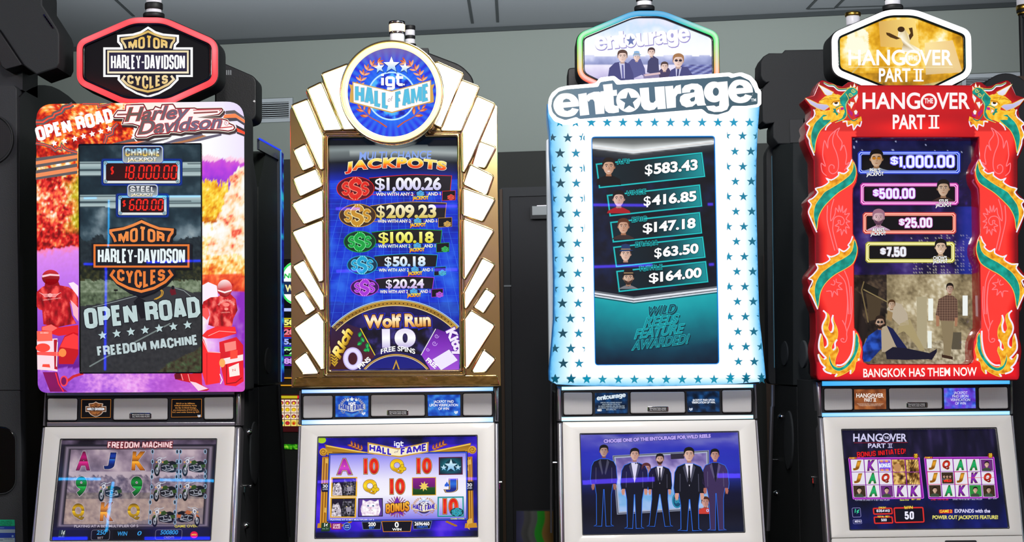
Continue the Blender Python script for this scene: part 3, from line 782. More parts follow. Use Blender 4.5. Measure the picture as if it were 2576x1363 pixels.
# topper sign
cr_ = A1(1075, 136, 1335, 136, 1773, 328, 1773, 672, 1375, 852, 1010, 852, 620, 678, 620, 332)
def rim1(q, t):
    n = .5+.5*fbm(q[0], q[1], .012, 3, 4.2)
    return mixc(lin('#ff4a52'), lin('#ff9aa4'), max(0, min(1, n*1.1-.25))*(1 if .25 < t < .8 else .4))
sg, fp, inn = hexsign(M1, cr_, [21, 21, 24, 24, 20, 20, 22, 22], 15, Y1+.03, rim1)
ar = Art(fp); ar.poly(inn, '#0a0a10', 1); ar.build('sign_face', sg)
ar = Art(fp.moved(.002))
def Tt(x, y):
    X = 1209+(x-1157)*.849
    Yv = 405-(850-y)*.83 if y < 850 else (405+(y-850)*.985 if y < 1060 else 612+(y-1060)*.74)
    return A1(X, Yv)
shield(ar, Tt, vgrad(75, 240, 0, '#d8b050', .4, '#f6e9c0', .6, '#fbf3da', 1, '#dcae3c'), '#1c1a28', lambda q: mixc(lin('#2a2440'), lin('#c8b8e8'), max(0, 1-abs(q[0]-375)/70)*.8), vgrad(95, 235, 0, '#e8bc58', .5, '#fff0c8', 1, '#e0b248'), '#ffffff', 2, '#ffffff', 1.0)
ar.build('shield_emblem', sg)
px_ = front(Y1+.03)
tower(M1, R, 383.5, [(42, 31, 27, M_BLACK, 'base'), (31, 14, 19, M_FROST, 'lens'), (15.5, 11, 22, M_CHROME, 'band'), (21.5, 5, 22.5, M_BLACK, 'collar'), (6, -30, 19, M_FROST, 'lens')], Y1+.07)
# top box
yb = Y1-.05; bx = front(yb)
oc = [(91, 262), (614, 255), (616, 985), (95, 988)]; orad = [42, 46, 10, 26]
sc = [(199, 364), (505.5, 362), (507, 936.5), (202, 937.5)]
mb = MB(); mb.slab(rquad(oc, orad, 6), bx, -.17, -.004, M_CHAR2)
box = mb.build('top_box', R, False)
def art1(q):
    x, y = q; n = fbm(x, y, .035, 5, 1.0); n2 = fbm(x, y, .11, 4, 2.0); n3 = fbm(x, y, .012, 3, 5)
    fire = ramp(0, '#8a0a06', .25, '#d81c10', .45, '#ff5a1e', .62, '#ffb03a', .8, '#fff0b0', 1, '#ffffff')
    if y > 925+3*n:
        return mixc(rampc(ramp(0, '#6a20b0', .5, '#b060e0', .75, '#e89af0', 1, '#f8c8ff'), .5+.35*n3+.2*n2+.25*math.sin((x-90)/525*math.pi)-.2), lin('#ff60c0'), max(0, min(.5, (x-300)/600)))
    if x < 350-(y-255)*.2 and y < 445 or (y <= 365 and x < 330):
        t = .34+.42*n+.5*n2+(.18 if y < 290 and x > 180 else 0)+(.2 if y > 400 else 0)
        return rampc(fire, t)
    if x < 220:
        edge = 618+.11*(200-x)+4*n
        if y < edge:
            t = .3+.42*n+.6*n2 + (.25 if 470 < y < 560 else 0) - (.12 if y > 580 else 0)
            c = rampc(ramp(0, '#7a0408', .3, '#e01a1a', .5, '#ff5040', .68, '#ff9a50', .85, '#ffe6c0', 1, '#ffffff'), t)
            g = max(0, min(1, (x-165)/35+n*.8))*(1 if y < 570 else max(0, (590-y)/20))
            return mixc(c, rampc(ramp(0, '#5a6a00', .4, '#c8b010', .7, '#f6e860', 1, '#ffffc0'), .45+.5*n2), g)
        t = (y-edge)/300
        c = rampc(ramp(0, '#ff8ac0', .05, '#e08af0', .25, '#c878f0', .6, '#a050d8', 1, '#6a1a90'), t+.05*n2)
        return tuple(v*(1+.12*n2) for v in c)
    # right strip and the top right
    if y < 392+8*n+.05*(x-505): return mixc(lin('#ffffff'), lin('#e8d8ff'), max(0, min(1, (x-520)/140+(.3 if y < 300 else 0))))
    yy = y+10*n
    if yy < 405: return lin('#ffd0e8')
    tree = 450+26*abs(fbm(x, 0, .11, 3, 9))-(0 if x < 575 else -40)
    rock = x > 590-(y-430)*.34+12*n and y > 420
    if y < tree and not rock: return rampc(ramp(0, '#e060d0', .5, '#c040e0', 1, '#9030d8'), (y-395)/60+.4*n)
    if rock and y < 640: return rampc(ramp(0, '#c01818', .22, '#ff6a50', .42, '#ffd8a0', .6, '#fff4e0', 1, '#ffffff'), .55+.5*n+.3*n2)
    if y < 560: return rampc(ramp(0, '#c85a00', .3, '#f0a010', .55, '#ffd838', .8, '#fff070', 1, '#ffffe0'), .5+.3*n+.4*n2-(.3 if y > 545 else 0))
    if y < 690: return rampc(ramp(0, '#e84818', .3, '#ffb040', .5, '#fff0a0', .7, '#ffffff', 1, '#ffffff'), .62+.3*n+.35*n2-(y-600)/260)
    if y < 735: return rampc(ramp(0, '#c01010', .5, '#ff6030', 1, '#ffc070'), .5+.4*n+.3*n2-(y-690)/120)
    return mixc(rampc(ramp(0, '#ffffff', .3, '#e8b0ff', 1, '#7a28c8'), (x-505)/100+.25*n), lin('#ff3050'), .1)
ar = Art(bx.moved(-.003), 1.0)
ringgrid(ar, loopq(oc, orad, 8, 130), loopq(sc, 3, 8, 130), 42, art1, 0)
Z7, Z8 = Z(80, 250, 6.489), Z(280, 250, 7.576)
GR, OR, RD = '#625a5e', '#f5915c', '#ff5038'
for pts, wg, wr in ((Z7(66, 372, 180, 372, 270, 312, 350, 290, 372, 240, 480, 200, 522, 135, 620, 112, 672, 78), 13, 3.8), (Z7(66, 715, 180, 732, 310, 772, 380, 832, 440, 792, 480, 815, 490, 740, 525, 792, 600, 832, 742, 872), 7.5, 2.6), (Z7(830, 72, 1090, 72, 1090, 122, 1150, 102, 1290, 72), 6, 2.2), (Z7(1185, 720, 1222, 610, 1195, 555, 1222, 600, 1312, 560, 1322, 470, 1400, 395), 8, 2.8)):
    ar.line(pts, wg, GR, 1); ar.line(pts, wr, RD, 2)
for y0, y1, z0, z1, c in ((955, 872, 1010, 905, GR), (1010, 905, 1065, 960, OR), (1065, 960, 1115, 1000, GR), (1160, 1045, 1210, 1100, GR), (1210, 1100, 1275, 1165, OR), (1275, 1165, 1312, 1212, GR)):
    ar.poly(Z7(68, y0, 742, y1, 742, z1, 68, z0), c, 3)
for pts, c in (((2180, 220, 2350, 205, 2545, 345, 2545, 390, 2360, 270, 2180, 282), GR), ((2160, 290, 2360, 270, 2545, 395, 2545, 452, 2380, 350, 2130, 355), '#ff8a50'), ((2130, 355, 2380, 350, 2545, 455, 2545, 505, 2400, 410, 2240, 420), '#4a4450'), ((2370, 480, 2545, 570, 2545, 620, 2390, 540), '#3a3038'), ((2390, 540, 2545, 620, 2545, 670, 2390, 610), '#ff5030'), ((2390, 612, 2545, 670, 2545, 712, 2390, 652), '#403840'),
               ((0, 845, 430, 742, 470, 805, 0, 862), GR), ((0, 862, 470, 800, 640, 800, 400, 855, 0, 885), '#ff7a48'), ((640, 800, 1130, 730, 1000, 800, 690, 860, 400, 860), GR), ((690, 856, 1190, 728, 1235, 750, 980, 835, 760, 862), '#ffffff'), ((980, 838, 1235, 752, 1720, 650, 1760, 690, 1350, 790, 980, 862), '#6c6478'), ((1000, 862, 1350, 790, 1750, 680, 1820, 700, 1500, 800, 1180, 862), '#b87a52'), ((1180, 862, 1500, 800, 1830, 700, 2100, 650, 2100, 690, 1700, 790), '#6a6478')):
    ar.poly(Z8(*pts), c, 3)
ar.poly(Z8(250, 80, 640, 62, 2140, 42, 2160, 150, 1600, 150, 1180, 160, 640, 190, 255, 190), lambda q: mixc(lin('#fff4e0'), lin('#f4ecff'), (q[0]-310)/250), 1)
block(ar, 'OPEN ROAD', Z7(100, 688), Z7(1350, 366), 236/6.489, '#ffffff', 6, .24, gap=.06)
for x, y in ((370, 718), (535, 680), (703, 640), (845, 600), (988, 565), (1130, 522), (1262, 480)): ar.poly(star(*Z7(x, y), 8.3, -12, .48), '#ffffff', 5)
# riders in the artwork
J = cloth('#7a0610', '#c81622', '#ff5a52', .035, 3, .75, .42, 2.2)
tex(ar, A3(300, 112, 345, 70, 400, 48, 480, 55, 560, 70, 605, 100, 640, 160, 640, 240, 600, 250, 570, 190, 588, 300, 625, 370, 560, 380, 470, 400, 355, 375, 345, 260, 320, 255, 300, 230), J, 5)
ar.poly(A2(*[v for p in ell(415, 1128, 72, 62) for v in p]), vgrad(680, 720, 0, '#d8303a', .5, '#8a0810', 1, '#5a0408'), 6); ar.poly(A2(345, 1112, 410, 1098, 487, 1105, 487, 1118, 410, 1114, 347, 1128), '#ffd0d8', 7)
ar.poly(A3(375, 5, 470, 5, 490, 60, 365, 62), '#9a0c16', 6)
for s_ in (-1, 1):
    for k in range(4): ar.line(A3(410+s_*14, 128+k*7, 410+s_*(62-k*6), 128+k*8, 410+s_*(88-k*14), 116+k*8), 1.1, '#ffb8b8', 6)
ar.poly(ell(*A3(410, 138), 6, 5), '#ffb0b0', 6); ar.text('HARLEY-DAVIDSON', A3(352, 182), A3(496, 164), 2.6, '#ffa8a8', 6, .02)
ar.poly(A3(560, 40, 600, 30, 640, 60, 640, 150, 600, 100), '#ffe8f8', 6); ar.poly(A3(575, 175, 612, 210, 640, 240, 640, 350, 600, 300, 590, 240), '#ffb8c8', 6)
ar.poly(A3(340, 395, 420, 370, 480, 400, 640, 380, 640, 450, 480, 470, 340, 430), '#e82028', 5); ar.poly(A3(345, 398, 420, 376, 470, 405, 430, 430, 345, 424), '#ff7068', 6)
ar.poly(A3(480, 575, 528, 470, 600, 438, 640, 450, 640, 620, 600, 700, 480, 700), '#c81420', 5); ar.poly(A3(490, 560, 530, 480, 600, 450, 640, 470, 640, 580), '#ff3a3c', 6)
ar.poly(A3(302, 430, 425, 430, 430, 510, 304, 515), '#ff6a58', 6); ar.text('55-0053', A3(330, 450), A3(395, 450), 3.5, '#ffd8d0', 7, .02)
ar.poly(A3(302, 500, 470, 490, 470, 760, 420, 752, 306, 745), '#ffe0e8', 5); ar.poly(ell(*A3(352, 566), 18, 11), '#ff4a3c', 7); ar.poly(A3(304, 600, 490, 600, 490, 636, 304, 625), '#ff5a54', 7); ar.poly(ell(*A3(512, 607), 9.5, 10.5), '#ff9048', 8)
ar.poly(A3(440, 500, 468, 500, 470, 745, 445, 740), '#b81428', 6); ar.line(A3(470, 520, 465, 600, 462, 720), 2, '#ffffff', 7)
ar.poly(A3(350, 700, 405, 700, 412, 728, 345, 722), '#ff5040', 7)
ar.poly(A3(350, 765, 470, 765, 500, 880, 552, 925, 410, 925, 380, 850), wob('#8a1060', .5, .1), 5); ar.line(A3(455, 770, 480, 860, 520, 925), 3, '#ff3040', 6)
ar.line(A3(540, 845, 600, 800, 680, 775), 6.5, '#d02830', 6); ar.poly(ell(*A3(524, 838), 10, 13.5), '#ff4050', 7); ar.poly(ell(*A3(522, 838), 6.5, 10), '#7a1060', 8)
J2 = cloth('#8a0810', '#d81c26', '#ff7a70', .04, 8, .8, .42, 2.0)
ar.poly(A3(1646, 60, 1700, 30, 1770, 60, 1780, 150, 1720, 155, 1660, 190, 1646, 230), '#fff0ff', 4)
tex(ar, A3(1646, 250, 1660, 190, 1720, 155, 1780, 150, 1800, 135, 1880, 125, 1925, 170, 1940, 260, 1905, 330, 1895, 392, 1760, 400, 1700, 380, 1715, 290, 1700, 240, 1646, 246), J2, 5)
ar.poly(ell(*A3(1835, 82), 19, 22), vgrad(703, 748, 0, '#fff0f0', .35, '#ff7a7a', .6, '#c01420', 1, '#8a0a12'), 6); ar.poly(A3(1778, 92, 1835, 108, 1893, 92, 1890, 104, 1835, 122, 1780, 104), '#fff0f0', 7)
ar.text('HARLEY-DAVIDSON', (0, 0), (1, 0), 1, '#ffb0a8', 7, .03, warp=arcwarp(*A3(1848, 252), 20, -62, 62, 4.6)); ar.poly(ell(*A3(1848, 215), 8, 5), '#ff8a80', 7); ar.poly(ell(*A3(1848, 250), 5, 3.5), '#ff9a90', 7); ar.text('ORIGINAL', A3(1805, 285), A3(1880, 280), 3, '#ff9a90', 7, .02)
ar.poly(A3(1646, 245, 1700, 240, 1712, 300, 1690, 340, 1646, 300), '#ff5a58', 5)
ar.poly(A3(1646, 470, 1690, 425, 1770, 392, 1920, 395, 1932, 450, 1800, 490, 1690, 490), wob('#f02a2c', .4, .12), 6); ar.line(A3(1700, 470, 1790, 430, 1925, 440), 1.2, '#ffc8c0', 7)
ar.poly(A3(1790, 520, 1930, 478, 1986, 545, 1990, 840, 1925, 880, 1835, 872, 1800, 700), wob('#e81c2a', .4, .1), 5)
ar.poly(A3(1646, 480, 1665, 500, 1700, 595, 1800, 605, 1796, 852, 1680, 872, 1648, 760), '#ff2c30', 6); ar.line(A3(1650, 490, 1700, 600, 1800, 606), 1.6, '#ffd0d0', 7); ar.line(A3(1690, 610, 1690, 860), 1.5, '#c01020', 7)
ar.poly(A3(1830, 530, 1925, 510, 1930, 580, 1840, 600), '#ff8a80', 6); ar.poly(A3(1800, 660, 1985, 620, 1985, 668, 1800, 710), '#ffe8e8', 7); ar.poly(A3(1880, 590, 1940, 585, 1940, 650, 1880, 660), '#ff4a3a', 8); ar.poly(ell(*A3(1815, 690), 7.5, 11), '#ffb060', 8)
ar.poly(A3(1868, 725, 1950, 690, 1958, 790, 1875, 805), '#fff0e8', 8); ar.text('N', A3(1900, 760), A3(1925, 755), 6, '#e03030', 9); ar.line(A3(1850, 700, 1850, 860, 1925, 850, 1975, 810), 2.5, '#a00c18', 7); ar.line(A3(1795, 780, 1815, 830, 1800, 862), 2, '#ffffff', 8)
ar.poly(A3(1422, 790, 1445, 765, 1560, 778, 1646, 768, 1652, 870, 1710, 905, 1690, 918, 1620, 918, 1560, 852, 1480, 835, 1430, 822), wob('#d81828', .6, .1), 6); ar.poly(A3(1424, 780, 1470, 770, 1480, 820, 1432, 824), '#6a0a20', 7); ar.poly(A3(1550, 840, 1600, 850, 1700, 900, 1620, 918), '#ffd8e8', 7); ar.line(A3(1480, 780, 1495, 832), 2, '#ffa0a0', 7); ar.line(A3(1535, 780, 1550, 838), 1.6, '#ffb0a0', 7)
ar.build('backlit_artwork', box, M_SIGN)
# raised script badge
Bp = Z8(35, 290, 110, 190, 248, 190, 255, 110, 275, 82, 620, 70, 648, 100, 690, 188, 790, 170, 830, 108, 930, 140, 952, 80, 1180, 68, 1215, 105, 1240, 150, 1590, 142, 1640, 160, 2110, 150, 2150, 190, 2130, 240, 2060, 310, 1640, 345, 2120, 352, 2215, 375, 2262, 440, 2350, 480, 2378, 545, 2340, 600, 2230, 628, 2050, 605, 1720, 600, 1600, 628, 1400, 625, 1320, 655, 1200, 640, 1130, 640, 1100, 672, 800, 690, 680, 742, 480, 748, 428, 700, 440, 640, 500, 520, 405, 490, 190, 487, 190, 460, 222, 372, 45, 370, 22, 332)
mb = MB(); mb.slab([(x+3.2, y+6.5) for x, y in Bp], bx, -.003, .008, mat('badge_shadow_edge', '#3a2426', .4)); bd = mb.build('script_badge', box, False)
ar = Art(bx.moved(.0086))
ar.poly(Bp, '#fff8e8', 1); ar.poly(inset(Bp, 1.5), '#2a1416', 2); ar.poly(inset(Bp, 2.8), '#9c2434', 3); ar.poly(inset(Bp, 4.6), '#fff6f4', 4)
gg = lambda q: mixc(lin('#6a5c54'), lin('#746a84'), max(0, min(1, (q[0]-330)/160)))
kw = dict(l=6, bold=.02, slant=.32, edge=.028, ec='#d03a3e')
ar.text('Harley', Z8(262, 414), Z8(1500, 352), 245/7.576, gg, **kw)
ar.text('Davidson', Z8(505, 664), Z8(2118, 536), 238/7.576, gg, **kw)
for a, b_ in (((110, 292), (330, 285)), ((1570, 262), (2030, 238))): ar.line([Z8(*a), Z8(*b_)], 4.2, '#d03a3e', 6); ar.line([Z8(*a), Z8(*b_)], 2, '#6a5c58', 7)
ar.line(Z8(1560, 205, 2090, 195, 2060, 225), 2.2, '#d03a3e', 6); ar.line(Z8(2080, 545, 2310, 520), 2.6, '#d03a3e', 6)
ar.poly(ell(*Z8(2200, 452), 6, 6), '#d03a3e', 6); ar.poly(ell(*Z8(2200, 452), 5, 5), '#fff0f4', 7); ar.text('R', Z8(2185, 466), Z8(2214, 464), 4, '#a05a80', 8)
ar.build('script_lettering', bd)
# upper video screen
mb = MB(); mb.ring(rquad(inset(sc, -2.5), 4, 6), rquad(inset(sc, 1.0), 3, 6), bx, -.03, .0, M_GLOSS, r=1.0); mb.build('screen_surround', box)
sp = bx.moved(-.002); ar = Art(sp, .92)
bars = [(A2(0, 185)[1], A2(0, 305)[1]), (A2(0, 457)[1], A2(0, 560)[1])]
def scr1(u, v, q):
    x, y = q; n = fbm(x, y, .018, 5, 11); n2 = fbm(x, y, .1, 4, 3)
    for y0, y1 in bars:
        if y0 < y < y1:
            t = (y-y0)/(y1-y0)
            for s_ in (.1, .5, .62, .95):
                if abs(t-s_) < .03: return lin('#3a4c54')
            return mixc(lin('#8ea6aa'), lin('#b4c8ca'), .5+.5*math.sin(t*9))
    if y < 660: 
        c = rampc(ramp(0, '#0c1a26', .4, '#203642', .6, '#3e5460', .8, '#7a8e98', 1, '#a9b8bc'), .28+.42*n+(.16 if y > 520 else 0)+.1*max(0, (x-420)/90))
        m = 612+18*fbm(x, 0, .03, 4, 6)-abs(x-350)*.12
        if y > m: return rampc(ramp(0, '#141e26', 1, '#2c3a40'), .5+.6*n2)
        return c
    if y < 705+6*n2: return rampc(ramp(0, '#0e1410', .5, '#23291a', 1, '#4a4a26'), .5+.6*n2)
    if y < 770-(x-200)*.12: return rampc(ramp(0, '#2e3a28', .5, '#66765a', 1, '#9aa88e'), .45+.5*n2+(.2 if y < 735 else -.1))
    c = rampc(ramp(0, '#26282b', 1, '#3c3d40'), .5+.5*n2)
    g = (x-360)*.55+(y-937)*.9
    if g > 18+6*n: return rampc(ramp(0, '#2a2418', .4, '#4a4432', .7, '#3f5a38', 1, '#72705a'), .4+.6*n2)
    return c
ar.grid(sc, 130, 220, scr1, 0)
ar.poly(A3(660, 262, 900, 188, 1120, 128, 1330, 62, 1480, 80, 1642, 150, 1642, 300, 1200, 340, 660, 420), wob('#35363a', .2, .1), 1)
ar.line(A3(730, 720, 870, 640, 1120, 510, 1390, 368), 3.5, '#7a8684', 2); ar.line(A3(700, 250, 960, 185, 1130, 140), 2, '#8a9494', 2); ar.line(A3(1400, 70, 1500, 100, 1560, 150), 2, '#8a9494', 2)
for k in (0, 12): ar.line(spline(A3(1270-k, 172, 1320-k, 145, 1332-k, 110, 1310-k, 88)), 2.2, '#d09a30', 2)
ar.poly(A3(1385, 105, 1410, 60, 1430, 90, 1440, 130, 1400, 140), '#6a1420', 3); ar.poly(ell(*A3(1412, 75), 4, 5), '#141418', 4)
ar.poly(A3(1090, 190, 1130, 150, 1200, 190, 1195, 320, 1150, 330), '#15161a', 3); ar.line(A3(945, 90, 945, 130), 1.5, '#1a1a14', 3); ar.poly(A3(930, 90, 962, 90, 962, 104, 930, 104), '#1a1a14', 3)
kw = dict(edge=.07, ec='#10141a', gap=.09)
block(ar, 'OPEN ROAD', A3(698, 414), A3(1640, 314), 168/3.2447, wob('#c6dcdc', .2, .5), 7, .22, **kw)
block(ar, 'FREEDOM MACHINE', A3(800, 640), A3(1620, 541), 84/3.2447, '#c6d8da', 7, .22, **kw)
for i in range(7): ar.poly(star(*A3(842+i*115.6, 470-i*14.2), 13, -6, .42), '#0c1014', 4); ar.poly(star(*A3(838+i*115.6, 465-i*14.2), 11.5, -6, .44), '#c4dcde', 5)
vs1 = ar.build('video_screen', box)
def led(parent, pl, rect, badge, title, digits, dx, dolx, h, wdt):
    ar = Art(pl); x0, y0, x1, y1 = rect
    for k, g in ((16, .12), (10, .3), (5, .7)): ar.poly(rrect(*A2(x0-k, y0-k), *A2(x1+k, y1+k), 6), mixc(lin('#102030'), lin('#1848e0'), g), 1+(16-k)//6)
    ar.poly(rrect(*A2(x0, y0), *A2(x1, y1), 5), '#0a1430', 5)
    ar.poly(rrect(*A2(x0+6, y0+6), *A2(x1-6, y1-6), 4), vgrad(A2(0, y0)[1], A2(0, y1)[1], 0, '#5ab8f0', .45, '#d8f0ff', .5, '#8a6a20', .7, '#e8d8a0', 1, '#dfe8f0'), 6)
    ar.poly(rrect(*A2(x0+26, y0+24), *A2(x1-26, y1-26), 2), lambda q: mixc(lin('#12060c'), lin('#3a0610'), .5+.5*math.sin(q[0]*.2)), 7)
    for bx_, by_ in ((x0+24, y0+24), (x1-24, y0+24), (x0+24, y1-22), (x1-24, y1-22)): ar.poly(ell(*A2(bx_, by_), 4.6), '#20242c', 8); ar.poly(ell(*A2(bx_, by_), 3.6), '#a8d0e0', 9); ar.poly(ell(*A2(bx_, by_), 1.8), '#5a7078', 10)
    x, yb = dx; 
    for ch in digits:
        if ch in '.,': seg7(ar, ch, *A2(x-wdt*.05, yb), 5, h/3.2447, '#ff1a14', 9); x += wdt*.3
        else:
            for tt, cc, l_ in ((5.5, '#6a0606', 8), (3.2, '#ff2a1e', 9)): seg7(ar, ch, *A2(x, yb), wdt*.62/3.2447, h/3.2447, cc, l_, tt)
            x += wdt
    for tt, cc, l_ in ((4, '#6a0606', 8), (2.2, '#ff2a1e', 9)): seg7(ar, '$', *A2(dolx[0], dolx[1]), 6, h*.5/3.2447, cc, l_, tt)
    bx0, by0, bx1, by1 = badge
    ar.poly(rrect(*A2(bx0-4, by0-4), *A2(bx1+4, by1+4), 9), '#1838c0', 11); ar.poly(rrect(*A2(bx0, by0), *A2(bx1, by1), 8), vgrad(A2(0, by0)[1], A2(0, by1)[1], 0, '#c8d4d8', 1, '#a8b4b8'), 12)
    ar.poly(rrect(*A2(bx0+9, by0+8), *A2(bx1-9, by1-8), 6), vgrad(A2(0, by0)[1], A2(0, by1)[1], 0, '#10103a', .55, '#20204a', .8, '#9aa6aa', 1, '#a8b4b8'), 13)
    H = by1-by0
    block(ar, title[0], A2(bx0+22, by0+H*.62), A2(bx1-22, by0+H*.62), H*.48/3.2447, vgrad(A2(0, by0+H*.14)[1], A2(0, by0+H*.62)[1], 0, '#3aa0d8', .4, '#d8f4ff', .6, '#ffffff', .64, '#c8a020', .75, '#c8a020', 1, '#f0e0a0') if title[2] else vgrad(A2(0, by0+H*.14)[1], A2(0, by0+H*.62)[1], 0, '#ffffff', .45, '#8a9098', .55, '#ffffff', 1, '#a0a6ac'), 16, .24, gap=.1, edge=.08, ec='#0a0a20')
    ar.text('JACKPOT', A2(bx0+H*.27, by0+H*.9), A2(bx1-H*.34, by0+H*.9), H*.22/3.2447, '#fff', 16, .04, edge=.04, ec='#20242c', grad=G(0, '#fff8e0', .4, '#e8c860', .45, '#ffffff', 1, '#d0d8dc'))
    return ar.build('jackpot_meter', parent)
led(box, sp.moved(.0028), (840, 172, 1475, 366), (1002, 55, 1332, 195), ('CHROME', 0, True), '18,000.00', (988, 322), (905, 282), 104, 62)
led(box, sp.moved(.0028), (960, 455, 1366, 625), (1042, 370, 1290, 474), ('STEEL', 0, False), '600.00', (1058, 577), (1003, 545), 82, 54)
ar = Art(sp.moved(.0028))
def Ts(x, y): return A2(x, y)
shield(ar, lambda x, y: A2(x+8, y+10), '#0c0e12', '#0c0e12', '#0c0e12', '#0c0e12', '#0c0e12', 1)
shield(ar, Ts, vgrad(550, 750, 0, '#f0904a', .5, '#e06a20', 1, '#f08a40'), '#15161e', '#15161e', vgrad(560, 740, 0, '#f89a50', .5, '#e8742a', 1, '#f08a40'), '#e8f4f6', 8)
ar.build('shield_emblem', box)
# lower game screen
gs = M1.scr; ar = Art(gs, .95); q = M1.scrq
def game1(u, v, p):
    x, y = p; n = fbm(x, y, .02, 5, 21); n2 = fbm(x, y, .09, 4, 22)
    iu, iv = (u-.068)/(.945-.068), (v-.1)/(.835-.1)
    if 0 < iu < 1 and 0 < iv < 1:
        if iv < .3: return rampc(ramp(0, '#5e4e62', .5, '#968295', 1, '#c2aeb8'), .5+.75*n)
        if iv < .34+.1*abs(fbm(x, 0, .03, 3, 2)): return rampc(ramp(0, '#a898a4', 1, '#c8b4be'), .5+.5*n)
        if iv < .58: return rampc(ramp(0, '#544860', .5, '#7a6a7c', 1, '#b0a0ac'), .5+.7*n2)
        if iv < .66: return rampc(ramp(0, '#5a5058', .5, '#7c6e70', 1, '#988a88'), .5+.7*n2)
        c = rampc(ramp(0, '#8a7678', .5, '#a8908a', 1, '#bca49a'), .5+.6*n2)
        r = iv-(1.0-.4*(iu-.45))
        return mixc(c, lin('#6e6878'), .6) if r > 0 and iu > .4 else c
    d = max(-iu, iu-1, (-iv)*.9, iv-1)
    if d < .05: return mixc(lin('#1c1822'), lin('#86788c'), max(0, 1-abs(d-.025)/.018))
    return mixc(lin('#120e1a'), lin('#2a2438'), .5+.5*n) if v > .05 else mixc(lin('#1a1420'), lin('#6a5a74'), max(0, min(1, .3+n)))
ar.grid(q, 150, 96, game1, 0)
for x, c in ((1250, '#8a96b4'), (1500, '#8a96b4')):
    pass
for xs in ((1305, 1262), (1528, 1487), (1532, 1494)):
    ar.line(A4(xs[0], 578, xs[1], 1212), 1.1, '#7a9ac4', 2)
ar.poly(A4(445, 1262, 1795, 1255, 1790, 1347, 432, 1350), wob('#15131f', .5, .05), 2)
gsc = ar.build('game_screen', R)
ar = Art(gs.moved(.001)); block(ar, 'FREEDOM MACHINE', A4(915, 567), A4(1470, 563), 54/3.3816, vgrad(1112, 1129, 0, '#e0b0b8', .5, '#fff0f0', 1, '#e89aa0'), 6, .2, gap=.12, edge=.2, ec='#6a1420', slant=.1); ar.build('game_title', gsc)
cols = {'A': ('#5a0a30', '#b0106a', '#e02a8a', '#6a0c3c'), 'J': ('#0c1a5a', '#1438a0', '#3070c8', '#0c1c60'), 'K': ('#8a4a10', '#e08a20', '#ffb838', '#9a4a10'), '9': ('#0c4a20', '#128a30', '#2ab850', '#0c4020'), 'Q': ('#7a5808', '#d0a010', '#f0c828', '#8a6a10')}
for ch, x0, x1, y1, sl in (('A', 640, 772, 745, .1), ('J', 880, 996, 743, .1), ('K', 1113, 1240, 744, .1), ('9', 640, 744, 958, .05), ('9', 1110, 1216, 958, .05), ('Q', 608, 724, 1176, 0), ('K', 843, 968, 1175, .1), ('Q', 1080, 1196, 1176, 0)):
    ar = Art(gs.moved(.001)); c = cols[ch]
    ar.text(ch, A4(x0+6, y1), A4(x1-6, y1), 140/3.3816, '#fff', 4, .045, sl, edge=[.012, .028], ec=['#140a14', '#c8bcc4'], grad=G(0, c[3], .3, c[1], .46, c[2], .5, c[0], .75, c[1], 1, c[0]))
    ar.build('reel_symbol', gsc)
for cx, cy, body, fl in ((1402, 690, '#2f4a1c', 1), (1640, 690, '#2f4a1c', 1), (928, 905, '#2f4a1c', 1), (1396, 905, '#2f4a1c', 1), (1640, 900, '#2f4a1c', 1), (1382, 1120, '#2f4a1c', 1), (1612, 1115, '#b0603a', -1)):
    ar = Art(gs.moved(.001)); X, Y_ = A4(cx, cy); motorbike(ar, X, Y_+4, .54, body, 4, fl)
    if cx > 1300 and fl > 0:
        for sx in (-104, 106):
            for sy in (-95, -10, 75): ar.poly(ell(*A4(cx+sx, cy+sy), 3.2, 5.5, 10), '#1c2230', 3); ar.line(ell(*A4(cx+sx, cy+sy), 3, 5.5, 10), 1.5, '#8fb0cc', 4, True)
    ar.build('reel_symbol', gsc)
TG1 = gs.moved(.001)
ar = Art(TG1); ar.text('PLAYING AT A BET MULTIPLIER OF 5', A4(632, 1240), A4(1176, 1237), 21/3.3816, '#c4b8c8', 4, .01); ar.build('status_line', gsc)
ar = Art(TG1); ar.text('GAME OVER', A4(1486, 1240), A4(1680, 1237), 21/3.3816, '#d8c83a', 4, .01); ar.build('game_over_text', gsc)
def meter1(nm, quad, ring, t, a, b_, yv, cap=None):
    ar = Art(TG1); ar.poly(quad, '#0c0b14', 1)
    if ring: ar.line(quad, 1.3, '#6a6678', 2, True)
    for tt, aa, bb, yy in ((t, a, b_, yv),)+((cap,) if cap and len(cap) == 4 and cap[3] > 1290 and cap[0] == '0' else ()): ar.text(tt, A4(aa, yy), A4(bb, yy-1), 34/3.3816, '#3aa0e8', 6, .01, .2)
    if cap and cap[0] != '0': ar.text(cap[0], A4(cap[1], cap[3]), A4(cap[2], cap[3]-2), 5.2, '#a89ca8', 5)
    ar.build(nm, gsc)
meter1('bet_meter', rquad(A4(780, 1262, 935, 1258, 930, 1346, 775, 1347), 6), True, '250', 822, 903, 1301, ('BET', 832, 880, 1338))
meter1('win_meter', A4(965, 1258, 1305, 1254, 1302, 1330, 962, 1334), False, 'WIN', 1003, 1085, 1310, ('0', 1170, 1206, 1307))
meter1('credit_meter', rquad(A4(1325, 1260, 1550, 1255, 1545, 1340, 1320, 1343), 6), True, '500800', 1364, 1516, 1299, ('CREDITS', 1395, 1482, 1334))
ar = Art(TG1); ar.poly(A4(505, 1262, 560, 1261, 552, 1330, 492, 1332), '#20301c', 1); ar.text('1\u00a2', A4(524, 1297), A4(556, 1296), 9.5, '#d8e0d8', 5, .02, .2); ar.text('MIN. BET', A4(500, 1323), A4(548, 1321), 3, '#8a8ac0', 5); ar.build('coin_badge', gsc)
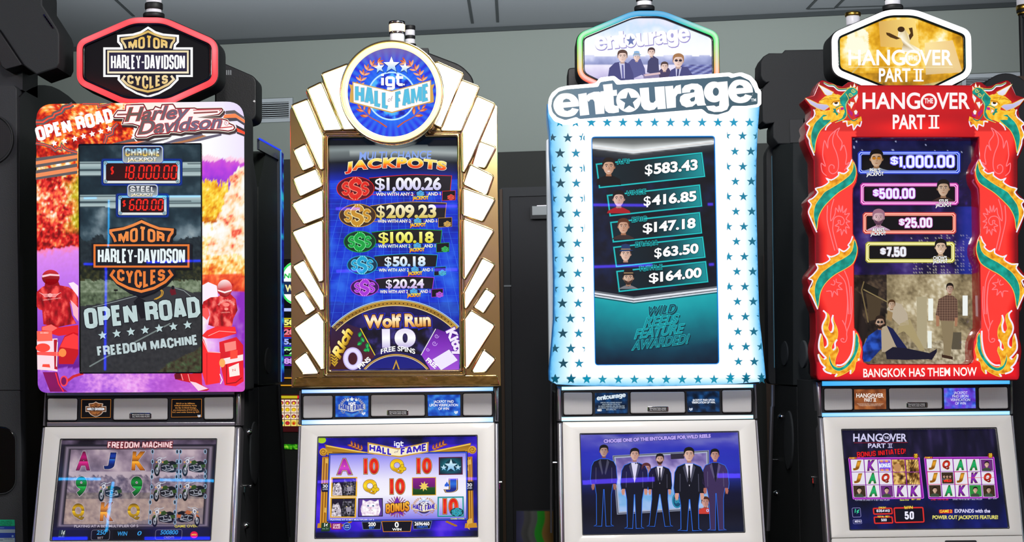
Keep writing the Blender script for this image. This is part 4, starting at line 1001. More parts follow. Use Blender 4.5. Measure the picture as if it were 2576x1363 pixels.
ar = Art(TG1); ar.poly(ell(*A4(1651, 1302), 10.8, 9.8), '#3a0a10', 1); ar.poly(ell(*A4(1651, 1302), 9.5, 8.6), '#e0142a', 2); ar.text('SWITCH', A4(1630, 1307), A4(1672, 1306), 3.4, '#f0e040', 3, .03); ar.build('switch_button', gsc)
# ================================================================== MACHINE: GOLD ART-DECO THEME
M2 = chassis(Y2, 'slot machine with a chrome gold fan frame, glowing white panels and a round blue medallion',
             (751.5, 1255, 980, 973.3, 989, 983, 1056.3, 1048.7, 1068, 1061.4, 759, 1241),
             [(750, 1069.5), (1254, 1062.5), (1256, 1363), (739, 1363)], (757.5, 1244, 745.7, 1246),
             B4(612, 475, 1960, 460, 1965, 1315, 585, 1330),
             ((G(0, '#9fd0ff', .12, '#dff0ff', .35, '#ffffff', .6, '#f0e8ff', .8, '#ffffff', 1, '#a8dcff'), G(0, '#3a8cff', .3, '#a0c8ff', .6, '#c0c0ff', 1, '#4aa8f0'), 1.1),
              (G(0, '#a8dcff', .12, '#ffffff', .9, '#ffffff', 1, '#c8ecff'), G(0, '#40a0ff', .2, '#e0f0ff', .9, '#e0f0ff', 1, '#70c0ff'), 1.1)))
grilles(M2, [B4(485, 120, 735, 118, 733, 308, 483, 312), B4(1060, 112, 1518, 110, 1518, 290, 1060, 295), B4(1843, 100, 2088, 97, 2090, 288, 1843, 288)], (*B4(1206, 246), *B4(1370, 281)))
R = M2.root
Z9, Z10, Z11, Z12, Z13 = Z(720, 140, 2.7267), Z(1100, 120, 2.7267), Z(720, 600, 3.494), Z(1100, 600, 3.494), Z(850, 110, 5.241)
def leaf(art, x, y, L, ang, c, l, wdt=.36):
    a = math.radians(ang); u = (math.sin(a), -math.cos(a)); n = (u[1], -u[0]); P = []
    for t, s_ in ((0, 0), (.25, .8), (.5, 1), (.75, .7), (1, 0), (.75, -.55), (.5, -.8), (.25, -.65)): P.append((x+u[0]*L*t+n[0]*L*wdt*s_*.5, y+u[1]*L*t+n[1]*L*wdt*s_*.5))
    art.poly(P, c, l)
def hof(art, T, l, ring=True, banner='#ffffff', txt=None, gold='#d8a850', disc=None, leafc=('#c8582a', '#f0a070')):
    """laurel, stars, banner emblem in medallion coordinates mapped by T"""
    k = abs(T(100, 0)[0]-T(0, 0)[0])/100
    if disc: art.poly([T(*p) for p in ell(710, 690, 300)], disc, l)
    if ring: art.line([T(*p) for p in ell(710, 690, 312, n=48)], 20*k, '#bfeaff', l+1, True)
    for sg_ in (-1, 1):
        path = [(710+sg_*430*math.sin(math.radians(t)), 640-430*math.cos(math.radians(t))) for t in range(22, 86, 4)]
        art.line([T(*p) for p in path], 8*k, leafc[0], l+1)
        for i, t in enumerate(range(26, 84, 11)):
            x, y = 710+sg_*430*math.sin(math.radians(t)), 640-430*math.cos(math.radians(t))
            for dv, cc in ((34, 0), (-38, 1), (-2, 0) if i == 0 else (70, 1)):
                X, Y_ = T(x, y); leaf(art, X, Y_, 92*k, sg_*(t-90+dv), leafc[cc], l+2+cc); leaf(art, X+1*k, Y_-1*k, 60*k, sg_*(t-90+dv), mixc(lin(leafc[1]), lin('#ffe0c0'), .4*cc), l+4, .24)
        br = spline([(300 if sg_ < 0 else 1120, 850), (420 if sg_ < 0 else 1000, 965), (540 if sg_ < 0 else 880, 1030), (645 if sg_ < 0 else 785, 1100)])
        art.line([T(*p) for p in br], [(6+16*i/len(br))*k for i in range(len(br))], leafc[0], l+2)
        for (x, y, an, L) in ((345, 890, -75, 110), (345, 880, 10, 90), (400, 955, -85, 110), (415, 940, 0, 120), (310, 860, -40, 80)):
            X, Y_ = T(x if sg_ < 0 else 1420-x, y); leaf(art, X, Y_, L*k, an*-sg_, leafc[0], l+3, .42); leaf(art, X, Y_, L*.7*k, an*-sg_, leafc[1], l+4, .28)
    for x, y, r, ro in ((707, 280, 112, 0), (546, 318, 74, -10), (880, 318, 74, 10)):
        art.poly(star(*T(x+4, y+8), r*k*1.12, ro, .42), '#123a9a', l+3); art.poly(star(*T(x, y), r*k, ro, .42), lambda q, y=y, r=r: mixc(lin('#ffffff'), lin('#6ac0f0'), max(0, min(1, (q[1]-T(x, y-r*.2)[1])/(r*k)))), l+5)
    for sg_ in (-1, 1):
        X = lambda x: 710+sg_*(x-710)
        art.poly([T(X(1195), 560), T(X(1275), 530), T(X(1250), 600), T(X(1262), 690), T(X(1265), 770), T(X(1195), 790)], gold, l+4)
    art.poly([T(*p) for p in ((192, 500), (710, 622), (1230, 478), (1232, 772), (712, 916), (197, 784))], gold, l+6)
    art.poly([T(*p) for p in ((206, 516), (710, 636), (1216, 494), (1218, 762), (712, 900), (210, 772))], banner, l+7)
    tc = txt or (lambda q: lin('#58c0e4'))
    block(art, 'HALL', T(228, 764), T(678, 868), 228*k, tc, l+9, .24, up=(0, -1), gap=.05, edge=.03, ec='#c8b8a0' if not txt else '#f0e0c0')
    block(art, 'FAME', T(758, 868), T(1204, 746), 228*k, tc, l+9, .24, up=(0, -1), gap=.05, edge=.03, ec='#c8b8a0' if not txt else '#f0e0c0')
    art.text('of', T(662, 770), T(742, 748), 60*k, '#b09aa8' if not txt else '#3a2a5a', l+10, .0, .4)
    igt(art, T, 572, 862, 550, 152, '#ffffff', l+9); art.poly(ell(*T(872, 540), 11*k), '#ffffff', l+9)
# gold frame
yb2 = Y2-.05; bx2 = front(yb2)
outl = [(733.5, 975), (729.4, 276), (735, 265), (774, 251), (769.5, 231), (771, 225), (810.6, 209), (808, 191), (811, 186), (881, 157), (985, 140), (1090, 155), (1166, 186), (1160.8, 203), (1204.5, 219), (1199, 243), (1243, 261), (1250.6, 267), (1252.5, 450), (1261, 971)]
sc2 = [(827, 346), (1149.5, 343.5), (1157, 930), (830, 931.5)]
sco = [(x, y) for x, y in inset(sc2, -7)]
mb = MB(); mb.slab(inset(outl, 1), bx2, -.17, -.03, M_GOLD); gf = mb.build('top_box', R, False)
# face plate with the screen opening: left, right, top and bottom pieces of one moulding
mb = MB()
L_ = [p for p in outl if p[0] < 985]; Rr_ = [p for p in outl if p[0] > 985]
mb.slab([(733.5, 975)]+outl[1:10]+[(985, 140), (985, sco[0][1]), sco[0], sco[3], (985, sco[3][1]-.7), (985, 973)], bx2, -.03, 0, M_GOLD, r=1.2)
mb.slab([(985, 140)]+outl[11:]+[(985, 973), (985, sco[3][1]-.7), sco[2], sco[1], (985, sco[0][1])], bx2, -.03, 0, M_GOLD, r=1.2)
mb.build('fan_frame', gf, True, sharp=25)
mb = MB(); mb.ring(rquad(sco, 6, 6), rquad(sc2, 5, 6), bx2, -.045, .010, M_GOLD, r=2.2); mb.ring(rquad(inset(sco, -9), 7, 6), rquad(inset(sco, -4), 6, 6), bx2, -.005, .008, M_GOLD, r=1.6); mb.build('screen_moulding', gf, True, sharp=60)
# bottom sill, rippled chrome
sill = [(745, 949), (1250, 943), (1258, 968), (736, 973)]
mb = MB(); mb.slab(rquad(sill, 4, 4), bx2, -.004, .006, mat('rippled_gold', '#e2c27a', .08, 1.0, bump=(22, 1.0)), r=2); mb.build('sill', gf)
panels = [Z9(258, 135, 418, 74, 460, 100, 470, 500, 402, 503), Z9(160, 238, 240, 199, 373, 504, 272, 509), Z9(53, 350, 145, 314, 249, 562, 251, 775, 243, 772), Z9(66, 655, 131, 621, 186, 756, 124, 781), Z9(62, 850, 202, 790, 243, 891, 107, 956), Z9(56, 1020, 246, 934, 248, 1102, 134, 1147),
          [Z9(56, 1215), Z9(245, 1140), Z11(318, 366), Z11(300, 368)], Z11(76, 250, 156, 206, 328, 512, 325, 618, 309, 614), Z11(88, 512, 156, 476, 249, 618, 185, 660), Z11(88, 792, 276, 661, 331, 742, 333, 1136, 316, 1134), Z11(88, 1080, 176, 1013, 276, 1178, 162, 1182),
          Z10(-30, 120, 5, 112, 167, 185, 26, 540, -30, 520), Z10(171, 236, 276, 276, 160, 564, 36, 561), Z10(279, 346, 384, 393, 225, 760, 181, 845, 171, 600), Z10(296, 656, 389, 691, 325, 815, 251, 804), Z10(233, 816, 374, 886, 335, 1000, 191, 931), Z10(181, 975, 384, 1046, 310, 1180, 181, 1139),
          [Z10(186, 1186), Z10(376, 1260), Z12(240, 345), Z12(236, 330)], Z12(402, 188, 491, 233, 252, 604, 243, 490), Z12(431, 456, 497, 499, 405, 640, 335, 600), Z12(300, 646, 490, 766, 262, 1126, 247, 1124, 246, 722), Z12(410, 991, 497, 1061, 420, 1160, 319, 1162)]
M_LITW = mat('lit_white_panel', '#f4f4f4', .25, emit='#ffffff', es=1.25)
for p in panels:
    p = rquad(p, 2.2, 3)
    mb = MB(); mb.slab(inset(p, -2.0), bx2, -.002, .006, M_LITW, r=1.2); o = mb.build('light_panel', gf)
    mb = MB(); mb.ring(inset(p, -6.0), inset(p, -1.6), bx2, -.004, .014, M_GOLD, r=1.9); mb.build('panel_rim', gf, True, sharp=60)
# medallion: a drum standing proud of the frame
ymed = Y2-.16; pm = front(ymed); cm = pm.at((985.5, 231.5)); km = (pm.at((986.5, 231.5))-pm.at((985.5, 231.5))).length
cback = Vector((cm.x, Y2-.03, cm.z))
mb = MB(); r_ = 131*km
mb.lathe((cm.x, 0, cm.z), [(r_*.985, -(Y2-.03)), (r_*.985, -ymed-.02), (r_, -ymed-.012)], M_GLOSS, 'y', 64)
md = mb.build('medallion', R, True, label='round blue medallion with laurel emblem')
mb = MB(); mb.ring(ell(985.5, 231.5, 131, n=96), ell(985.5, 231.5, 126, n=96), pm, -.03, .002, M_GOLD, r=2); mb.build('gold_rim', md)
mb = MB(); mb.ring(ell(985.5, 231.5, 126, n=96), ell(985.5, 231.5, 111.6, n=96), pm, -.02, -.001, mat('lit_gold_ring', '#f4d890', .2, emit='#ffe8b0', es=.95), r=2.5); mb.build('lit_ring', md)
ar = Art(pm.moved(-.006))
def medbg(q):
    dx, dy = q[0]-985.5, q[1]-242; r = math.hypot(dx, dy)/112; a = math.atan2(dy, dx)
    ray = .5+.5*math.sin(a*36)
    c = rampc(ramp(0, '#1a9af0', .55, '#1c6cf4', .8, '#1c30ec', 1.05, '#1a18d8'), r)
    c = mixc(c, lin('#3aa0ff'), .45*ray*max(0, min(1, (r-.45)*2)))
    return mixc(c, lin('#7a6ab0'), max(0, min(.8, (165-q[1])/45)))  # greyish reflection painted into the colour across the disc's top
P_ = [(985.5, 231.5)]; Fc = []; N_ = 180; Kr = 24
for k in range(1, Kr+1): P_ += ell(985.5, 231.5, 112*k/Kr, n=N_)
Fc = [(0, 1+(i+1) % N_, 1+i) for i in range(N_)]+[(1+k*N_+i, 1+k*N_+(i+1) % N_, 1+(k+1)*N_+(i+1) % N_, 1+(k+1)*N_+i) for k in range(Kr-1) for i in range(N_)]
ar.mesh(P_, Fc, medbg, 0)
tex(ar, Z13(*[v for p in ell(710, 690, 300, n=40) for v in p]), cloth('#1018a0', '#1a48f0', '#4ab8ff', .045, 4, 1.0, .45), 2, 2.5)
hof(ar, lambda x, y: Z13(x, y), 3, txt=None)
ar.build('medallion_art', md)
# candle on the gold frame
M_FROSTW = mat('lit_lens_warm', '#f4e0c8', .3, emit='#ffdcb8', es=.9)
tower(M2, R, 998, [(112, 82, 18, M_FROST, 'lens'), (83, 77.5, 21, M_CHROME, 'band'), (77.5, 58, 20.5, M_FROSTW, 'lens'), (58.5, 51.5, 21.5, M_CHROME, 'cap')], Y2+.02)
# upper screen
sp2 = bx2.moved(-.028); ar = Art(sp2, .95); q2 = inset(sc2, -3)
def scr2(u, v, q):
    x, y = q; n = fbm(x, y, .02, 4, 31)
    if y < 366: return lin('#0a1420')
    if y < 452:
        t = (y-366)/86
        return rampc(ramp(0, '#4a5054', .14, '#8a9698', .22, '#aab4b4' if 880 < x else '#707a7c', .36, '#5c6468', .5, '#141c28', .75, '#0a1a5a', 1, '#0a28b0'), t+.05*math.sin((x-830)/320*3.1))
    c = rampc(ramp(0, '#0a1a90', .5, '#0c34d8', 1, '#2a6af0'), .5+.55*n+.12*math.sin(y*.02))
    gy = (y-450)/ (17+ (y-450)*.02); fx = (x-985)/(1+(y-450)*.0013)/26
    if y > 760: c = mixc(c, lin('#1a0a5a'), .35)
    return c
ar.grid(q2, 110, 190, scr2, 0)
for i in range(-8, 9): ar.line([(985+i*14, 452), (985+i*29, 930)], .8, '#3a7af0', 1)
y = 462
while y < 925: ar.line([(828, y), (1153, y-1)], .7, '#2a66e8', 1); y += 12+(y-460)*.03
sc2o = ar.build('video_screen', gf)
ar = Art(sp2.moved(.001)); st = sp2
ar.text('MULTI CHANCE', B2(920, 168), B2(1512, 158), 62/3.2447, '#8aa8f0', 3, .03, .12, edge=.03, ec='#1c30c8')
def wj(a, y):
    x = 805+825*a; bow = 1-(2*a-1)**2; return B2(x-14*y*(1-2*a)*0, 260-28*bow-(62+10*bow)*y-8*a)
ar.text('JACKPOTS', (0, 0), (1, 0), 1, '#fff', 5, .05, .05, warp=wj, edge=[.03, .055], ec=['#f4ecd8', '#2a2018'], grad=G(0, '#e83020', .35, '#ff7a20', .6, '#ffd030', 1, '#fff090'), sp=1.15)
ar.build('jackpots_title', sc2o)
rows = [((890, 403, 155, 100), (1000, 318, 290, 1675, 425, 1045), ('$1,000.26', 1050, 1590, 413, 92), (1058, 1362, 463), (1420, 445), (1355, 1487, 495), (1480, 1585), (1597, 418, 1706, 503), ('#e02a22', '#ff9a80', '#7a0c10'), ('#c8c4f0', '#ffffff')),
        ((907, 623, 152, 98), (1010, 545, 512, 1632, 645, 1055), ('$209.23', 1062, 1550, 640, 97), (1072, 1342, 683), (1397, 668), (1335, 1465, 715), (1458, 1553), (1565, 637, 1678, 720), ('#c8902a', '#fff0b0', '#5a3a08'), ('#d8c050', '#fff8d8')),
        ((925, 837, 132, 90), (1020, 760, 735, 1595, 850, 1060), ('$100.18', 1078, 1528, 845, 82), (1075, 1338, 887), (1395, 870), (1330, 1455, 917), (1450, 1542), (1550, 843, 1656, 925), ('#10a040', '#80f0a0', '#064a1c'), ('#d8d020', '#ffff90')),
        ((945, 1027, 125, 80), (1040, 955, 935, 1560, 1040, 1070), ('$50.18', 1128, 1462, 1035, 72), (1080, 1325, 1082), (1375, 1062), (1318, 1435, 1110), (1435, 1518), (1530, 1037, 1630, 1116), ('#18a0d0', '#a0f0ff', '#084a6a'), ('#b0d4f4', '#ffffff')),
        ((965, 1210, 117, 74), (1050, 1142, 1120, 1530, 1220, 1080), ('$20.24', 1138, 1450, 1215, 67), (1090, 1318, 1258), (1365, 1243), (1312, 1425, 1288), (1418, 1500), (1510, 1218, 1606, 1291), ('#a838d8', '#f0a0ff', '#4a0c6a'), ('#c8a8e8', '#ffffff'))]
def dollars(ar, cx, cy, s, c, hi, dk, l):
    """three interlocked dollar signs; s = half width px"""
    for dx, sz in ((-.62, .62), (.62, .62), (0, 1.0)):
        hgt = s*1.05*sz; x = cx+dx*s; yb_ = cy+hgt*.55+(0 if dx == 0 else s*.06)
        for e, cc, ll in ((.34, hi, 0), (.25, c, 1)):
            pts = [(x+u*s*.34*sz, cy+v*hgt*.6) for u, v in ((.9, -.45), (.55, -.8), (-.3, -.8), (-.85, -.45), (-.6, -.12), (.5, .12), (.85, .45), (.3, .82), (-.55, .82), (-.95, .45))]
            ar.line(spline(pts, 4), s*(e+.03)*sz, cc, l+ll+(2 if dx == 0 else 0))
            for ox in (-.09, .09):
                for sy in (-1, 1): ar.line([(x+ox*s*sz, cy+sy*hgt*.5), (x+ox*s*sz, cy+sy*hgt*.72)], s*.13*sz*(1.3 if ll == 0 else .8), cc, l+ll+(2 if dx == 0 else 0))
for (ox, oy, rx, ry), (px0, py0, ptop, px1, py1, pxb), (tx, t0, t1, ty, th), (w0, w1, wy), (cx, cy), (j0, j1, jy), (a0, a1), bxr, (c, hi, dk), (tl, th_) in rows:
    ar = Art(sp2.moved(.001)); k = 1/3.2447
    topc = [(px0+(px1-px0)*t, py0+(ptop-py0)*math.sin(min(1, t*1.6)*math.pi/2)+(8*max(0, t-.62)*3)) for t in [i/12 for i in range(13)]]
    pq = topc+[(px1-12, py1), (px0+30, py1)]
    ar.poly(B2(*[v for p in pq for v in p]), lambda q: mixc(lin('#08080e'), lin('#23202c'), .5+.5*math.sin(q[0]*2.1)*math.sin(q[1]*2.1)), 1); ar.line(B2(*[v for p in topc+[(px1-12, py1)] for v in p]), 1.5, c, 2)
    ar.line(B2(pxb-30, wy-10, a1+40, wy-12), 1.2, c, 1)
    ar.poly(ell(*B2(ox, oy), rx*k, ry*k*.98, 40), c, 2); ar.poly(ell(*B2(ox, oy), rx*k-1.6, ry*k*.98-1.6, 40), mixc(lin(dk), (0, 0, .02), .45), 3); dollars(ar, *B2(ox, oy), rx*k*.8, c, hi, dk, 4)
    ar.text(tx, B2(t0, ty), B2(t1, ty-3), th*k, '#fff', 6, .04, edge=.03, ec='#0a0812', grad=G(0, tl, 1, th_))
    kw = dict(l=5, bold=.02, edge=.03, ec='#0a0a20')
    ar.text('WIN WITH ANY 2', B2(w0, wy), B2(w1, wy-2), 26*k, '#ffffff', **kw); ar.text('AND 1', B2(a0, wy-3), B2(a1, wy-4), 26*k, '#ffffff', **kw)
    ar.poly(ell(*B2(cx, cy), 15, 7.6), '#0a1a60', 5); dollars(ar, *B2(cx, cy), 10.5, '#2aa0e8', '#a0e0ff', '#0a2a70', 6)
    ar.text('JACKPOT', B2(j0, jy), B2(j1, jy-4), 26*k, '#fff', 11, .05, edge=.05, ec='#5a1408', grad=G(0, '#ff8a20', .5, '#ffc820', 1, '#fff060'))
    ar.poly(B2(bxr[0], bxr[1]+6, bxr[2], bxr[1], bxr[2], bxr[3]-6, bxr[0], bxr[3]), c, 4); ar.poly(inset(B2(bxr[0], bxr[1]+6, bxr[2], bxr[1], bxr[2], bxr[3]-6, bxr[0], bxr[3]), 1), '#0a0814', 5); dollars(ar, *B2((bxr[0]+bxr[2])/2+18, (bxr[1]+bxr[3])/2+14), 10, c, hi, dk, 6)
    ar.build('jackpot_row', sc2o)
# bonus wheel on the screen
ar = Art(sp2.moved(.001)); wc_ = B3(1215, 897)
def W(r, t, cx=1215, cy=897): return B3(cx+r*math.sin(math.radians(t)), cy-r*math.cos(math.radians(t)))
def clampx(P): return [(min(max(x, 828.5), 1155.5), min(y, 930)) for x, y in P]
def arcband(r0, r1, c, l, t0=-46, t1=46, n=44):
    A_ = [W(r0, t0+(t1-t0)*i/n) for i in range(n+1)]; B_ = [W(r1, t0+(t1-t0)*i/n) for i in range(n+1)]
    ar.strip(A_, B_, c, l)
wheel = clampx([W(727, -46+92*i/44) for i in range(45)])+[(1155.5, 930), (828.5, 930)]
tex(ar, wheel, cloth('#0a0830', '#141050', '#2a2468', .02, 5, .6), 0, 5)
arcband(727, 720, '#a8c8f0', 2); arcband(717, 712, '#e8d080', 2); arcband(712, 676, vgrad(755, 830, 0, '#b88a30', .5, '#8a6420', 1, '#c8a040'), 1); arcband(678, 672, '#f0d890', 2)
for i in range(-15, 16): ar.poly(ell(*W(694, i*2.75), 1.7), '#3a2808', 3)
ar.poly(clampx(B3(690, 400, 760, 350, 930, 408, 1045, 640, 900, 745, 690, 745)), vgrad(815, 930, 0, '#2a1840', .6, '#5a2030', 1, '#3a1018'), 1)
ar.poly(clampx(B3(1555, 412, 1735, 480, 1735, 745, 1500, 745, 1425, 620)), vgrad(825, 930, 0, '#5a1890', .5, '#8a2ac8', 1, '#a050d8'), 1)
tex(ar, B3(930, 410, 1000, 375, 1225, 345, 1450, 375, 1540, 412, 1425, 622, 1222, 600, 1050, 625), cloth('#06040e', '#141030', '#3a3080', .03, 6, .9, .35), 2, 3)
ar.line(B3(930, 408, 1050, 628), 2.2, '#e8d020', 4); ar.line(B3(1545, 412, 1425, 626), 2.2, '#e8e0f0', 4)
ar.text('Wolf Run', B3(962, 402), B3(1505, 385), 96/3.2447, '#fff', 7, .045, edge=[.05, .09], ec=['#4a2008', '#1c2ac0'], grad=G(0, '#d88a2a', .4, '#ffd890', .7, '#fff8e0', 1, '#e8a850'))
ar.text('10', B3(1108, 556), B3(1382, 552), 132/3.2447, '#fff', 7, .055, edge=.02, ec='#2a1c50', grad=G(0, '#c8bce8', .5, '#ffffff', 1, '#e8e0f8'))
ar.text('FREE SPINS', (0, 0), (1, 0), 1, '#ffffff', 8, .025, warp=lambda a, y: B3(1097+280*a, 618-26*(1-(2*a-1)**2)-38*y))
P_ = [W(348, -60+120*i/30, 1222, 968) for i in range(31)]
ar.poly(clampx([p for p in P_ if p[1] < 931]), '#141a80', 4)
ar.line(clampx([W(346, -49+98*i/30, 1222, 968) for i in range(31)]), 3, '#c89a38', 5); ar.line(clampx([W(336, -48+96*i/30, 1222, 968) for i in range(31)]), 1.2, '#fff0b0', 6)
ar.poly(B3(1222, 662, 1252, 742, 1192, 742), '#c89a38', 6); ar.poly(B3(1222, 690, 1240, 742, 1204, 742), '#14124a', 7)
ar.text('Rich', B3(760, 660), B3(868, 440), 92/3.2447, '#fff', 6, .05, edge=.04, ec='#3a1c08', grad=G(0, '#a07010', .5, '#ffd84a', 1, '#fff4b0'), up=(-.62, -.62))
ar.line(ell(*B3(868, 655), 18, 22), 13, '#c8b8f0', 5, True); ar.line(ell(*B3(868, 655), 17.5, 21.5), 8, '#e8e0ff', 6, True)
for x, y, a in ((920, 480, 20), (960, 520, -30), (905, 545, 60), (985, 570, 10), (955, 590, 80), (1000, 600, -20)): leaf(ar, *B3(x, y), 15, a, '#0e7a3a', 5, .8); leaf(ar, *B3(x, y), 11, a, '#2ab860', 6, .5)
for i in range(4): ar.line(B3(690+i*2, 620+i*22, 720, 640+i*24, 750-i*2, 615+i*22), 3.5, '#c8a02a', 5)
ar.text('PINS', B3(925, 742), B3(1018, 665), 34/3.2447, '#ffffff', 6, .04)
ar.text('Kitty', B3(1630, 430), B3(1725, 640), 80/3.2447, '#f4e8ff', 7, .05, edge=.05, ec='#5a10a0', up=(.8, -.4))
ar.text('1', B3(1530, 655), B3(1600, 742), 150/3.2447, '#f0e8ff', 6, .07, up=(.75, -.45)); ar.text('FREE', B3(1462, 672), B3(1540, 738), 34/3.2447, '#ffffff', 6, .04)
for x, y, r in ((1552, 470, 6), (1535, 530, 7), (1480, 580, 5)): ar.line(spline([(B3(x, y)[0]+r*(1-t)*math.cos(t*9), B3(x, y)[1]+r*(1-t)*math.sin(t*9)) for t in [i/10 for i in range(10)]], 3), 1.6, '#c8a0f0', 4)
ar.build('bonus_wheel', sc2o)
# info cards
def cardbg(q): n = fbm(q[0]+q[1]*.3, q[1], .06, 3, 9); return rampc(ramp(0, '#0c2a90', .5, '#1c54c8', 1, '#4a9ae8'), .5+.7*n)
ar = Art(M2.bar.moved(.004)); q = B4(757, 122, 1037, 120, 1037, 298, 757, 300); ar.grid(q, 24, 16, lambda u, v, p: cardbg(p), 1)
hof(ar, lambda x, y: B4(898+(x-710)*.212, 212+(y-640)*.17), 2, ring=False, banner='#c8d0e0', txt=lambda q: lin('#2a48b0'), gold='#8a90a0', disc='#1840a8', leafc=('#7a7a8c', '#a8a8b8'))
igt(ar, B4, 982, 1014, 276, 18, '#ffffff', 14); ar.build('info_card', M2.barobj)
ar = Art(M2.bar.moved(.004)); q = B4(1540, 112, 1818, 110, 1820, 288, 1545, 290); ar.grid(q, 24, 16, lambda u, v, p: cardbg(p), 1)
for i, (t, a, b_) in enumerate((('JACKPOT PAID', 1592, 1763), ('UPON VERIFICATION', 1556, 1800), ('OF WIN', 1633, 1722))): ar.text(t, B4(a, 180+i*30), B4(b_, 178+i*30), 6.2, '#ffffff', 3, .015)
igt(ar, B4, 1768, 1800, 266, 18, '#ffffff', 3); ar.build('info_card', M2.barobj)
# lower game screen
gs = M2.scr; ar = Art(gs, .97)
def game2(u, v, p):
    n = fbm(p[0], p[1], .012, 4, 41)
    return rampc(ramp(0, '#0c0a2a', .35, '#1c1490', .6, '#3a18d8', 1, '#6a40f0'), .5+.6*n+(-.25 if v < .08 or v > .93 else 0))
ar.grid(M2.scrq, 60, 40, game2, 0)
ar.poly(ell(*B4(640, 497), 11, 8), '#a8d020', 1)
gold = vgrad(1115, 1340, 0, '#8a5a10', .2, '#e8b030', .35, '#b87a18', .7, '#d89a28', 1, '#8a5810')
ar.poly(B4(665, 532, 860, 575, 1035, 600, 1300, 632, 1560, 592, 1720, 560, 1912, 518, 1895, 600, 1870, 612, 712, 628, 690, 625), gold, 1)
ar.line(B4(680, 545, 1030, 606), 3, '#f4cc58', 2); ar.line(B4(1560, 600, 1905, 530), 3, '#f4cc58', 2); ar.line(B4(730, 600, 1030, 612), 2, '#6a4008', 2); ar.line(B4(1560, 608, 1860, 590), 2, '#6a4008', 2)
for x0, x1, x2, x3 in ((645, 712, 695, 622), (1868, 1922, 1935, 1876)):
    ar.poly(B4(x0, 640, x1, 636, x2, 1232, x3, 1238), '#b87818', 1)
    for i in range(6):
        t = (i+.5)/6; ar.line([B4(x0+(x1-x0)*t, 650), B4(x3+(x2-x3)*t, 1225)], 1.4, '#7a4808' if i % 2 else '#e8b040', 2)
    ar.poly(B4(x3-15, 1205, x2+22, 1200, x2+28, 1240, x3-20, 1245), '#c88a20', 3)
for x, y in ((655, 598), (1922, 580)):
    ar.poly(ell(*B4(x, y), 10), '#d8a030', 3); ar.line(spline([(B4(x, y)[0]+9*(1-t)*math.cos(t*11), B4(x, y)[1]+9*(1-t)*math.sin(t*11)) for t in [i/12 for i in range(12)]], 3), 1.6, '#7a4a08', 4)
for x, y, sg_ in ((700, 690, 1), (1885, 700, -1), (690, 1110, 1), (1895, 1200, -1)): ar.poly(B4(x-25*sg_, y-40, x+12*sg_, y-30, x+20*sg_, y+40, x-5*sg_, y+60, x+5*sg_, y+10, x-30*sg_, y), '#e0b050', 3)
for sg_, x0, y0 in ((-1, 985, 580), (1, 1585, 575)):
    for i in range(4):
        for a in (-50, 20): leaf(ar, *B4(x0+sg_*i*28, y0-i*12), 13, sg_*(62+a), '#9a4a18', 4, .5); leaf(ar, *B4(x0+sg_*i*28, y0-i*12), 9, sg_*(62+a), '#e0904a', 5, .3)
for sg_, x0, y0 in ((-1, 900, 1190), (1, 1690, 1190)):
    for i in range(4): leaf(ar, *B4(x0+sg_*i*22, y0+i*10), 12, sg_*(100), '#a87018', 4, .5)
win = B4(715, 625, 1866, 608, 1870, 1163, 697, 1177)
ar.poly(inset(win, -4.6), '#0c0c30', 4); ar.line(inset(win, -2), 1.8, '#3a60ff', 5, True)
ar.grid(win, 20, 24, lambda u, v, p: rampc(ramp(0, '#8a88f0', .14, '#b8b0f8', .4, '#f0ecff', .62, '#f8f6ff', .85, '#b8b0f4', 1, '#8078e8'), v), 6)
ar.poly(B4(632, 868, 697, 868, 690, 938, 640, 938), '#14122a', 4); ar.poly(B4(1872, 850, 1938, 848, 1930, 925, 1874, 928), '#14122a', 4)
for x0, y0 in ((650, 902), (1877, 892)): ar.text('30', B4(x0, y0), B4(x0+42, y0-1), 7.6, '#f4f4ff', 7, .02); ar.text('LINES', B4(x0, y0+20), B4(x0+42, y0+19), 4, '#d8d8f0', 7, .01)
gsc = ar.build('game_screen', R)
TG = gs.moved(.0022)
ar = Art(TG); ar.poly(B4(1030, 514, 1290, 566, 1550, 512, 1546, 600, 1300, 644, 1030, 610), '#c8983c', 1); ar.poly(B4(1042, 528, 1290, 578, 1538, 524, 1536, 592, 1300, 632, 1042, 602), '#f8ecc8', 2)
block(ar, 'HALL', B4(1046, 592), B4(1238, 628), 62/3.3816, '#3a20b8', 4, .24, up=(0, -1), gap=.08, edge=.06, ec='#ffffff'); block(ar, 'FAME', B4(1312, 628), B4(1534, 586), 62/3.3816, '#3a20b8', 4, .24, up=(0, -1), gap=.08, edge=.06, ec='#ffffff')
ar.text('of', B4(1258, 606), B4(1298, 600), 5, '#5a3a80', 4, .0, .3); igt(ar, B4, 1256, 1336, 548, 40, '#f0f0ff', 6); ar.build('game_title', gsc)
def sym(t, x0, x1, y, h, g, b=.045):
    ar = Art(TG); ar.text(t, B4(x0, y), B4(x1, y-1), h/3.3816, '#fff', 4, b, edge=[.018, .04], ec=['#e8c060', '#4a1a10'], grad=g); return ar
gA, g10, gQ, gJ = G(0, '#8a1a80', .4, '#d040c8', 1, '#a01a90'), G(0, '#c01010', .5, '#f0301c', 1, '#d8180c'), G(0, '#c89000', .5, '#ffe020', 1, '#e8b000'), G(0, '#1a2a90', .5, '#2a70e0', 1, '#1840b0')
